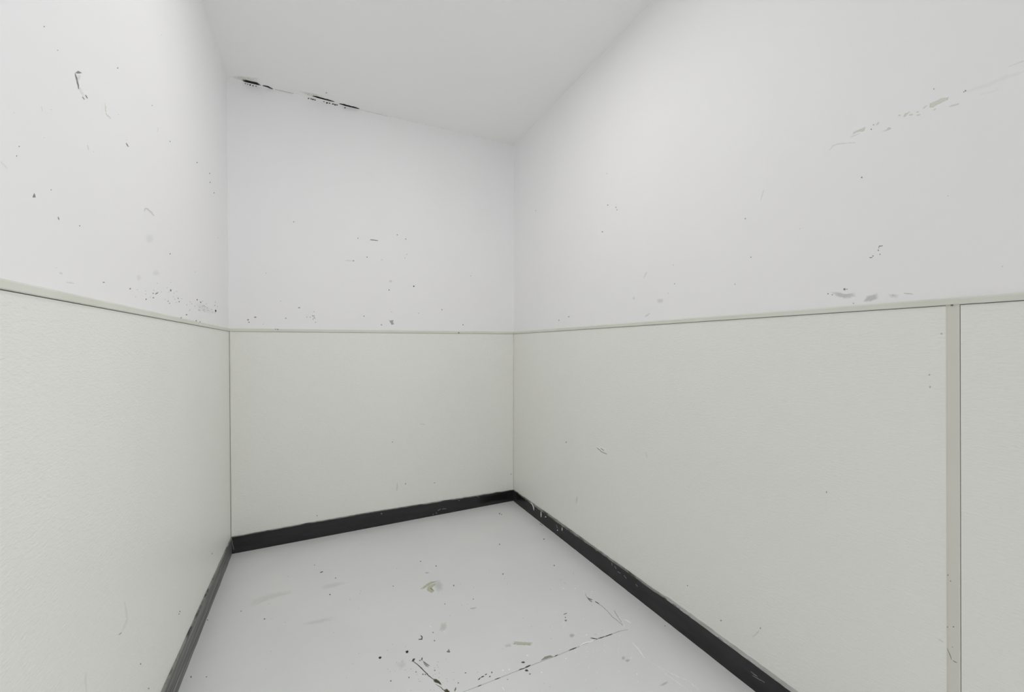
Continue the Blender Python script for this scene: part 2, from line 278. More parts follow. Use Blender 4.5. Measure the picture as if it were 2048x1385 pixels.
# ---------------------------------------------------------------- marks, chips, cracks and stains
SURF = {'wl': ('L', 0), 'wb': ('B', 0), 'wr': ('R', 0), 'cl': ('C', 0), 'fl': ('F', 0), 'pl': ('L', .003), 'pb': ('B', .003), 'pr': ('R', .003),
        'bl': ('L', .0087), 'bb': ('B', .0087), 'br': ('R', .0087), 'tl': ('L', .008), 'tb': ('B', .008), 'tr': ('R', .008), 'st': ('R', .0046)}
MARKS=[
('wl','specks','dark_speck',[('p',[(1.0443,1.7863),(1.0433,1.7846),(1.0415,1.7825),(1.0398,1.7822),(1.0386,1.7823),(1.0396,1.7842),(1.0416,1.7858),(1.0437,1.7871)]),('p',[(1.0875,1.7711),(1.0871,1.7699),(1.0851,1.7684),(1.0833,1.7676),(1.0822,1.7676),(1.0828,1.769),(1.0851,1.7706),(1.0869,1.7715)]),('p',[(1.3599,1.9047),(1.3588,1.9022),(1.3546,1.8992),(1.3512,1.8979),(1.3487,1.8978),(1.3517,1.9009),(1.3547,1.9039),(1.3579,1.9049)]),('p',[(1.0619,1.4923),(1.0612,1.4912),(1.0596,1.4902),(1.0576,1.4897),(1.0574,1.4908),(1.0578,1.492),(1.0597,1.4932),(1.0614,1.4932)]),('p',[(1.1658,1.4526),(1.1643,1.4512),(1.1622,1.4502),(1.1601,1.45),(1.1586,1.4507),(1.1599,1.4523),(1.1623,1.4534),(1.1648,1.4537)]),('p',[(1.7725,1.5186),(1.7694,1.516),(1.7633,1.5134),(1.7563,1.513),(1.7552,1.515),(1.7568,1.5174),(1.7635,1.5196),(1.771,1.5206)]),('p',[(2.3967,1.9918),(2.3895,1.9868),(2.3791,1.9811),(2.3697,1.9798),(2.3639,1.9799),(2.367,1.9838),(2.3793,1.9886),(2.3906,1.9921)]),('p',[(2.383,2.0299),(2.382,2.0268),(2.37,2.021),(2.3586,2.018),(2.3521,2.0181),(2.3599,2.0234),(2.3702,2.0289),(2.3818,2.0321)]),('p',[(2.4836,1.9708),(2.4777,1.9661),(2.4656,1.9604),(2.4514,1.9567),(2.4488,1.9589),(2.4529,1.9631),(2.4658,1.9678),(2.4791,1.9721)]),('p',[(1.2769,1.3496),(1.2753,1.3479),(1.2691,1.3465),(1.2644,1.3467),(1.2622,1.3475),(1.2637,1.349),(1.2692,1.3499),(1.2743,1.3504)]),('p',[(1.4283,1.3537),(1.4263,1.3517),(1.4219,1.3505),(1.4162,1.3499),(1.4158,1.3521),(1.4174,1.3542),(1.422,1.3558),(1.4279,1.3561)]),('p',[(1.7777,1.3935),(1.7761,1.3896),(1.7684,1.3869),(1.7596,1.3869),(1.7563,1.3908),(1.7598,1.3955),(1.7687,1.3972),(1.7761,1.3969)]),('p',[(1.6026,1.3623),(1.6016,1.3601),(1.5955,1.3584),(1.5911,1.3594),(1.5892,1.3608),(1.591,1.3626),(1.5957,1.3638),(1.6008,1.364)]),('p',[(1.607,1.349),(1.6033,1.3471),(1.5974,1.3461),(1.5912,1.3457),(1.5889,1.347),(1.5909,1.3489),(1.5975,1.3507),(1.6045,1.3505)]),('p',[(1.5441,1.3377),(1.5422,1.3357),(1.5372,1.3344),(1.5333,1.3352),(1.5295,1.3362),(1.532,1.3384),(1.5373,1.3399),(1.5426,1.3396)]),('p',[(1.862,1.3749),(1.8588,1.3723),(1.8514,1.371),(1.8433,1.3704),(1.8425,1.3728),(1.8451,1.375),(1.8515,1.3766),(1.8582,1.3765)]),('p',[(1.8738,1.3633),(1.8697,1.361),(1.8633,1.3596),(1.8566,1.3596),(1.8541,1.3613),(1.856,1.3637),(1.8634,1.3649),(1.8725,1.3658)]),('p',[(1.7464,1.3523),(1.7429,1.3504),(1.7381,1.3492),(1.7329,1.3492),(1.7307,1.3507),(1.7334,1.3525),(1.7382,1.3543),(1.7449,1.3543)]),('p',[(1.7619,1.347),(1.7595,1.345),(1.7539,1.3441),(1.7491,1.3443),(1.7464,1.3455),(1.7488,1.3474),(1.754,1.3491),(1.7589,1.3483)]),('p',[(2.1325,1.3976),(2.1328,1.3943),(2.1196,1.3922),(2.1103,1.3929),(2.104,1.3946),(2.1109,1.3976),(2.1199,1.4003),(2.1331,1.4011)]),('p',[(2.197,1.3934),(2.1908,1.3897),(2.1787,1.388),(2.1682,1.3879),(2.1652,1.3902),(2.1666,1.3934),(2.1789,1.3955),(2.1913,1.3959)]),('p',[(1.9735,1.3227),(1.969,1.3204),(1.9598,1.3182),(1.9476,1.3183),(1.9435,1.3205),(1.9485,1.3233),(1.9599,1.3252),(1.9712,1.3249)]),('p',[(1.6053,1.9407),(1.6041,1.9384),(1.5994,1.9354),(1.5957,1.9343),(1.5942,1.9348),(1.5953,1.9369),(1.5995,1.9397),(1.6045,1.942)]),('p',[(2.153,1.9889),(2.1463,1.9838),(2.137,1.9783),(2.1257,1.9749),(2.1214,1.9759),(2.1282,1.981),(2.1372,1.9854),(2.1456,1.988)]),('p',[(0.9633,1.5145),(0.9627,1.5134),(0.9615,1.5123),(0.9598,1.5119),(0.9592,1.5127),(0.9601,1.514),(0.9615,1.5151),(0.9631,1.5154)]),('p',[(0.9699,1.5331),(0.9697,1.532),(0.9681,1.5307),(0.9663,1.5305),(0.9657,1.5313),(0.9666,1.5326),(0.9681,1.5336),(0.9698,1.5342)]),('p',[(1.7806,1.9096),(1.7793,1.907),(1.7727,1.903),(1.7672,1.9018),(1.7649,1.9025),(1.766,1.9052),(1.7729,1.909),(1.7779,1.91)])]),
('wl','specks','fine_speck',[('p',[(2.2542,1.3832),(2.25,1.3808),(2.2414,1.3796),(2.2312,1.3787),(2.228,1.3808),(2.2314,1.3836),(2.2415,1.3845),(2.2493,1.3846)]),('p',[(2.3081,1.3782),(2.3077,1.376),(2.2984,1.3749),(2.2913,1.3751),(2.2871,1.3764),(2.2889,1.3788),(2.2986,1.3805),(2.3061,1.3798)]),('p',[(2.4872,1.4224),(2.4866,1.4199),(2.4751,1.4181),(2.4646,1.4179),(2.4636,1.4201),(2.4672,1.4222),(2.4753,1.4245),(2.4848,1.4242)]),('p',[(2.4234,1.3671),(2.4233,1.3647),(2.4123,1.3632),(2.402,1.3632),(2.4015,1.3654),(2.4019,1.3678),(2.4125,1.3687),(2.4232,1.3695)]),('p',[(2.4803,1.4049),(2.4758,1.4025),(2.4666,1.4006),(2.4552,1.4001),(2.4542,1.4025),(2.4585,1.4047),(2.4668,1.4067),(2.4755,1.4064)]),('p',[(2.1506,1.3542),(2.1482,1.3525),(2.142,1.3514),(2.1357,1.3514),(2.1328,1.3528),(2.1355,1.3547),(2.1421,1.3564),(2.1487,1.3557)]),('p',[(2.2689,1.38),(2.2645,1.378),(2.2574,1.3765),(2.251,1.3769),(2.2473,1.3781),(2.2511,1.38),(2.2576,1.382),(2.2658,1.3817)]),('p',[(2.474,1.406),(2.4715,1.4037),(2.4618,1.4014),(2.4537,1.4023),(2.4465,1.4034),(2.4526,1.406),(2.462,1.4078),(2.4731,1.4083)]),('p',[(1.9727,1.3617),(1.9706,1.3598),(1.9646,1.3584),(1.9577,1.3583),(1.9569,1.3602),(1.9581,1.3622),(1.9648,1.3635),(1.971,1.3633)]),('p',[(2.02,1.3468),(2.0173,1.345),(2.0115,1.3442),(2.0062,1.3443),(2.0043,1.3455),(2.0048,1.3474),(2.0116,1.3483),(2.0169,1.3481)]),('p',[(2.2967,1.396),(2.2963,1.3938),(2.2869,1.3919),(2.2781,1.3922),(2.2764,1.3941),(2.2796,1.3962),(2.287,1.3976),(2.2952,1.3978)]),('p',[(2.2492,1.3655),(2.2472,1.3635),(2.2395,1.3623),(2.2302,1.3617),(2.2264,1.3637),(2.2316,1.366),(2.2396,1.3672),(2.249,1.3678)]),('p',[(2.2622,1.3577),(2.2592,1.3556),(2.2516,1.3547),(2.2441,1.3544),(2.2406,1.356),(2.2438,1.3581),(2.2518,1.3592),(2.2598,1.3594)]),('p',[(2.2412,1.3611),(2.2393,1.3593),(2.2322,1.3582),(2.2247,1.358),(2.2233,1.3597),(2.226,1.3615),(2.2323,1.3629),(2.2393,1.3627)]),('p',[(2.4866,1.3695),(2.4821,1.367),(2.4721,1.3651),(2.4618,1.3654),(2.4573,1.3673),(2.4611,1.37),(2.4723,1.3713),(2.4814,1.3711)]),('p',[(2.1635,1.3577),(2.1575,1.3556),(2.1512,1.3538),(2.1436,1.3541),(2.143,1.356),(2.1432,1.358),(2.1514,1.3596),(2.159,1.3592)]),('p',[(2.0196,1.3772),(2.0169,1.375),(2.0099,1.3742),(2.0037,1.3739),(2.0012,1.3754),(2.003,1.3774),(2.01,1.3789),(2.017,1.3788)]),('p',[(2.0085,1.3419),(2.0066,1.3398),(1.9995,1.3387),(1.9929,1.3389),(1.9918,1.3406),(1.9946,1.3422),(1.9996,1.3432),(2.0054,1.3433)]),('p',[(2.0909,1.3665),(2.0904,1.3645),(2.0828,1.3632),(2.0758,1.3633),(2.0729,1.3649),(2.0757,1.367),(2.0829,1.3683),(2.0883,1.3677)]),('p',[(2.2272,1.379),(2.2233,1.3766),(2.2148,1.3753),(2.2071,1.3753),(2.2034,1.3769),(2.2086,1.3789),(2.215,1.3809),(2.2219,1.3803)]),('p',[(2.1705,1.3694),(2.1685,1.3676),(2.1618,1.3658),(2.1555,1.3665),(2.1507,1.3677),(2.1533,1.3701),(2.162,1.3712),(2.1689,1.371)]),('p',[(2.541,1.4058),(2.5375,1.4032),(2.5264,1.4011),(2.5157,1.4013),(2.5112,1.4032),(2.518,1.4056),(2.5266,1.4072),(2.5359,1.4073)]),('p',[(2.331,1.3691),(2.3255,1.3669),(2.3176,1.3652),(2.3108,1.3659),(2.3078,1.3673),(2.3101,1.3692),(2.3178,1.371),(2.3269,1.3709)]),('p',[(2.2265,1.4009),(2.2218,1.3987),(2.2147,1.397),(2.2072,1.3971),(2.2041,1.3986),(2.2084,1.4006),(2.2149,1.4028),(2.2216,1.4021)]),('p',[(2.1786,1.3555),(2.1747,1.3531),(2.1661,1.3524),(2.1589,1.3521),(2.1545,1.3536),(2.1576,1.356),(2.1662,1.3571),(2.1729,1.3567)]),('p',[(2.0432,1.3717),(2.0427,1.3696),(2.0352,1.3688),(2.0286,1.3685),(2.0276,1.3702),(2.0289,1.372),(2.0353,1.3738),(2.0407,1.3729)]),('p',[(2.4066,1.3793),(2.401,1.3768),(2.3918,1.3747),(2.382,1.3751),(2.3805,1.3771),(2.3815,1.3796),(2.392,1.381),(2.3994,1.3804)]),('p',[(1.7128,1.3544),(1.7122,1.3531),(1.7082,1.3522),(1.7046,1.3524),(1.7035,1.3535),(1.7046,1.3548),(1.7083,1.3556),(1.7128,1.3559)]),('p',[(1.7341,1.3967),(1.734,1.3952),(1.7295,1.394),(1.7261,1.3945),(1.7229,1.3952),(1.7252,1.3969),(1.7296,1.3982),(1.7333,1.3977)]),('p',[(1.5375,1.3614),(1.5363,1.3602),(1.5334,1.359),(1.5302,1.3594),(1.5293,1.3604),(1.5305,1.3617),(1.5334,1.3624),(1.5359,1.3622)]),('p',[(1.84,1.3973),(1.8397,1.3957),(1.8344,1.3948),(1.829,1.3943),(1.8286,1.3959),(1.8303,1.3974),(1.8345,1.3986),(1.8385,1.3983)]),('p',[(1.6067,1.3724),(1.6061,1.371),(1.602,1.3699),(1.5982,1.37),(1.597,1.3712),(1.5982,1.3728),(1.6021,1.3739),(1.6056,1.3735)]),('p',[(1.5412,1.3527),(1.5389,1.3515),(1.5364,1.3504),(1.5334,1.3507),(1.5316,1.3516),(1.5332,1.353),(1.5364,1.3536),(1.5389,1.3534)]),('p',[(1.5774,1.3482),(1.5748,1.347),(1.572,1.346),(1.569,1.3462),(1.5678,1.3472),(1.5685,1.3485),(1.5721,1.3496),(1.575,1.349)]),('p',[(1.4631,1.3362),(1.4615,1.3351),(1.459,1.3342),(1.4564,1.3344),(1.4557,1.3354),(1.4567,1.3364),(1.459,1.3371),(1.4622,1.3374)]),('p',[(1.6366,1.3983),(1.6347,1.397),(1.6316,1.3956),(1.6274,1.3955),(1.6267,1.3969),(1.6286,1.3982),(1.6317,1.3991),(1.6346,1.399)]),('p',[(1.8113,1.3876),(1.8091,1.3862),(1.8053,1.3852),(1.8013,1.3852),(1.7989,1.3861),(1.8003,1.3879),(1.8054,1.389),(1.8097,1.3888)]),('p',[(1.4747,1.3576),(1.4737,1.3564),(1.4709,1.3557),(1.4683,1.3558),(1.4677,1.3567),(1.4684,1.3578),(1.471,1.359),(1.4733,1.3584)]),('p',[(1.7515,1.3842),(1.7499,1.3827),(1.7456,1.3814),(1.7419,1.3819),(1.7403,1.3829),(1.7419,1.3843),(1.7457,1.3853),(1.7497,1.3853)]),('p',[(1.8204,1.3669),(1.8179,1.3651),(1.8127,1.3639),(1.8091,1.3646),(1.8076,1.3656),(1.808,1.3671),(1.8129,1.3684),(1.8173,1.3679)]),('p',[(1.8032,1.374),(1.8002,1.3725),(1.7967,1.3714),(1.7915,1.3711),(1.7897,1.3725),(1.7917,1.3742),(1.7968,1.3755),(1.8007,1.3749)]),('p',[(1.9032,1.3776),(1.9015,1.3762),(1.8972,1.3749),(1.8918,1.3748),(1.8889,1.3761),(1.8918,1.3779),(1.8973,1.3791),(1.9028,1.3792)]),('p',[(1.7739,1.4206),(1.7723,1.419),(1.768,1.4182),(1.7633,1.4176),(1.7627,1.419),(1.7631,1.4206),(1.7681,1.4218),(1.772,1.4215)]),('p',[(1.8351,1.3564),(1.8337,1.355),(1.8295,1.3537),(1.8246,1.3538),(1.8241,1.3553),(1.8258,1.3566),(1.8296,1.3578),(1.8343,1.3577)]),('p',[(1.6764,1.3753),(1.6746,1.374),(1.6713,1.3729),(1.6683,1.3734),(1.6665,1.3741),(1.6677,1.3755),(1.6714,1.3768),(1.6753,1.3765)]),('p',[(2.1065,1.5125),(2.1027,1.5104),(2.0971,1.5091),(2.092,1.5088),(2.0877,1.5094),(2.0911,1.5115),(2.0972,1.5129),(2.1018,1.5129)]),('p',[(1.0762,1.3483),(1.0757,1.3475),(1.0745,1.3471),(1.0734,1.3472),(1.0727,1.3477),(1.0731,1.3486),(1.0745,1.3489),(1.0754,1.3487)]),('p',[(1.2285,1.6358),(1.2279,1.6348),(1.2263,1.6337),(1.2249,1.6335),(1.2237,1.6337),(1.2245,1.635),(1.2263,1.636),(1.2278,1.6362)]),('p',[(2.5646,1.7641),(2.5579,1.7608),(2.5497,1.7576),(2.542,1.757),(2.5389,1.7579),(2.5403,1.7602),(2.5499,1.7629),(2.5603,1.7652)]),('p',[(1.0401,1.58),(1.0395,1.5791),(1.0385,1.5784),(1.0375,1.5782),(1.0369,1.5785),(1.0373,1.5794),(1.0385,1.5801),(1.0396,1.5804)]),('p',[(1.3597,1.7862),(1.3595,1.785),(1.357,1.7837),(1.3553,1.7832),(1.3546,1.7836),(1.3551,1.7846),(1.3571,1.7863),(1.3595,1.7871)]),('p',[(1.0639,1.644),(1.0634,1.643),(1.0621,1.642),(1.061,1.6419),(1.0606,1.6424),(1.0607,1.6432),(1.0621,1.6441),(1.063,1.6441)]),('p',[(1.6995,2.2226),(1.6975,2.2202),(1.6941,2.2174),(1.6909,2.2156),(1.6899,2.216),(1.6914,2.218),(1.6942,2.2205),(1.6975,2.2224)]),('p',[(1.4095,1.7448),(1.4076,1.7431),(1.4056,1.7415),(1.4036,1.7413),(1.4026,1.7417),(1.4031,1.7429),(1.4057,1.7445),(1.4079,1.745)]),('p',[(0.9566,1.5825),(0.9564,1.5818),(0.9555,1.5811),(0.9545,1.5807),(0.9545,1.5814),(0.9547,1.582),(0.9556,1.5829),(0.9563,1.5828)])]),
('wl','nail_hole','black',[('p',[(2.5036,1.3806),(2.4992,1.3748),(2.4796,1.3712),(2.4657,1.3737),(2.4601,1.3771),(2.4658,1.3815),(2.4801,1.3866),(2.4957,1.3843)])]),
('wl','paint_chip','grey_chip',[('p',[(1.1465,1.7625),(1.1598,1.7764),(1.1708,1.7801),(1.1792,1.7824),(1.1607,1.7696)]),('r',[(1.147,1.7619),(1.1487,1.7631),(1.1503,1.7643),(1.1485,1.7569),(1.1517,1.7593),(1.1549,1.7617),(1.1512,1.7528),(1.1555,1.7559),(1.1597,1.759),(1.1534,1.75),(1.1568,1.7524),(1.1602,1.7549),(1.1538,1.7459),(1.1581,1.7489),(1.1624,1.752),(1.1574,1.7441),(1.161,1.7466),(1.1647,1.7491),(1.1587,1.7409),(1.1616,1.7427),(1.1646,1.7446),(1.161,1.7381),(1.163,1.7394),(1.1651,1.7406)])]),
('wl','scuff_mark','faint',[('p',[(1.1536,1.7648),(1.1647,1.7715),(1.1757,1.7786),(1.1719,1.771),(1.1697,1.7647),(1.1642,1.7555),(1.1602,1.7486),(1.1578,1.7519),(1.1565,1.7559),(1.1557,1.7606)]),('r',[(1.1609,1.744),(1.1632,1.7459),(1.1656,1.7477),(1.161,1.7392),(1.166,1.7431),(1.1711,1.7471),(1.162,1.7351),(1.1695,1.7409),(1.177,1.7468),(1.167,1.7337),(1.1729,1.7386),(1.1789,1.7436),(1.1728,1.7314),(1.1788,1.7365),(1.1848,1.7417),(1.1822,1.7322),(1.1848,1.7345),(1.1875,1.7367)])]),
('wl','scratch','grey_chip',[('r',[(1.1887,1.7407),(1.1901,1.742),(1.1915,1.7433),(1.1927,1.7387),(1.1953,1.741),(1.1978,1.7433),(1.1992,1.7388),(1.2006,1.7401),(1.202,1.7414)]),('r',[(1.176,1.7293),(1.1771,1.7305),(1.1783,1.7317),(1.1806,1.7289),(1.1823,1.7307),(1.184,1.7325),(1.1858,1.729),(1.1869,1.7302),(1.188,1.7313)])]),
('wl','paint_chip','grey_chip',[('p',[(1.0079,1.4694),(1.0051,1.463),(1.0027,1.4581),(1.0124,1.4609),(1.0106,1.4656)])]),
('wl','scratch','grey_chip',[('r',[(1.4005,1.7324),(1.4027,1.7339),(1.4048,1.7355),(1.4062,1.7291),(1.4104,1.7321),(1.4147,1.7351),(1.4176,1.7298),(1.4197,1.7312),(1.4218,1.7327)])]),
('wl','scratch','grey_chip',[('r',[(1.0806,1.4469),(1.0817,1.4475),(1.0829,1.4481),(1.0812,1.4438),(1.0834,1.445),(1.0856,1.4461),(1.0845,1.4422),(1.0857,1.4428),(1.087,1.4435)])]),
('wl','scuff_mark','beige_soft',[('r',[(1.2814,1.7737),(1.2841,1.7752),(1.2868,1.7768),(1.2808,1.7681),(1.2844,1.7702),(1.2881,1.7723),(1.2803,1.7626),(1.2866,1.7662),(1.293,1.7698),(1.281,1.7578),(1.2866,1.7609),(1.2923,1.7641),(1.2831,1.7537),(1.288,1.7565),(1.293,1.7592),(1.2849,1.7488),(1.2892,1.752),(1.2936,1.7552),(1.2937,1.7485),(1.2973,1.752),(1.301,1.7555),(1.3037,1.7501),(1.3067,1.753),(1.3099,1.756),(1.3139,1.7517),(1.3156,1.7534),(1.3173,1.755)])]),
('wl','scuff_mark','beige_soft',[('r',[(1.1947,1.6357),(1.1971,1.6371),(1.1995,1.6386),(1.1952,1.6301),(1.2003,1.6331),(1.2054,1.6361),(1.2005,1.6273),(1.203,1.6288),(1.2055,1.6302)])]),
('wl','scuff_mark','beige_chip',[('r',[(1.5326,1.593),(1.5297,1.5923),(1.5268,1.5916),(1.5382,1.6023),(1.535,1.6025),(1.5317,1.6027),(1.5487,1.6037),(1.5514,1.6065),(1.5541,1.6092),(1.5636,1.6037),(1.5668,1.6061),(1.57,1.6086),(1.5802,1.6045),(1.5843,1.6072),(1.5885,1.6099),(1.5915,1.6018),(1.5955,1.604),(1.5995,1.6062),(1.6066,1.6006),(1.6094,1.6022),(1.6122,1.6037)])]),
('wl','scratch','faint',[('r',[(0.9212,1.4877),(0.9218,1.4884),(0.9224,1.4891),(0.9237,1.4858),(0.9249,1.4871),(0.926,1.4883),(0.9277,1.4854),(0.9288,1.4866),(0.9299,1.4878),(0.931,1.4843),(0.9322,1.4856),(0.9335,1.4869),(0.9344,1.4832),(0.9353,1.4842),(0.9363,1.4852),(0.9382,1.4825),(0.9389,1.4832),(0.9396,1.4839)]),('r',[(1.0287,1.631),(1.03,1.6319),(1.0313,1.6328),(1.0295,1.6269),(1.0322,1.6286),(1.035,1.6304),(1.032,1.6238),(1.0333,1.6246),(1.0345,1.6254)]),('r',[(1.6467,1.8934),(1.6508,1.8952),(1.6548,1.897),(1.6428,1.8836),(1.6492,1.8865),(1.6557,1.8894),(1.6432,1.8758),(1.6471,1.8775),(1.6509,1.8792)])]),
('wl','scratch','grey_chip',[('r',[(1.6146,1.3598),(1.6127,1.3606),(1.6108,1.3614),(1.6311,1.3634),(1.6273,1.3649),(1.6236,1.3664),(1.6423,1.3692),(1.6403,1.37),(1.6383,1.3708)])]),
('wl','scuff_mark','faint',[('p',[(1.1,1.3419),(1.0977,1.3387),(1.091,1.3375),(1.0863,1.3377),(1.0819,1.339),(1.0845,1.3423),(1.0911,1.3439),(1.0957,1.3432)]),('r',[(1.1084,1.3245),(1.1086,1.3256),(1.1089,1.3267),(1.1153,1.3235),(1.1159,1.326),(1.1165,1.3285),(1.1228,1.3245),(1.1234,1.3269),(1.124,1.3293),(1.1304,1.325),(1.131,1.3274),(1.1315,1.3298),(1.1383,1.3265),(1.1385,1.3275),(1.1388,1.3285)])]),
('wl','scuff_mark','smudge',[('p',[(1.5089,1.3956),(1.4961,1.3853),(1.4813,1.3796),(1.4655,1.38),(1.4581,1.3878),(1.4659,1.3979),(1.4817,1.4028),(1.4969,1.4023)]),('p',[(1.6664,1.4357),(1.6553,1.4241),(1.6233,1.4191),(1.5961,1.4159),(1.5825,1.422),(1.6019,1.4318),(1.6238,1.442),(1.6469,1.4396)]),('p',[(1.6121,1.5319),(1.5971,1.5145),(1.5649,1.501),(1.5373,1.5021),(1.5246,1.511),(1.5346,1.5267),(1.5657,1.5389),(1.5991,1.5432)])]),
('wl','scuff_mark','smudge',[('p',[(2.0709,1.379),(2.1238,1.3859),(2.1876,1.3952),(2.2303,1.3921),(2.2695,1.391),(2.3135,1.3889),(2.3555,1.3855),(2.3971,1.3787),(2.4455,1.373),(2.4926,1.3657),(2.4251,1.3553),(2.3583,1.3487),(2.3042,1.3496),(2.2572,1.3519),(2.2072,1.3514),(2.1652,1.3536),(2.1215,1.3547),(2.0863,1.3567),(2.0821,1.3693)])]),
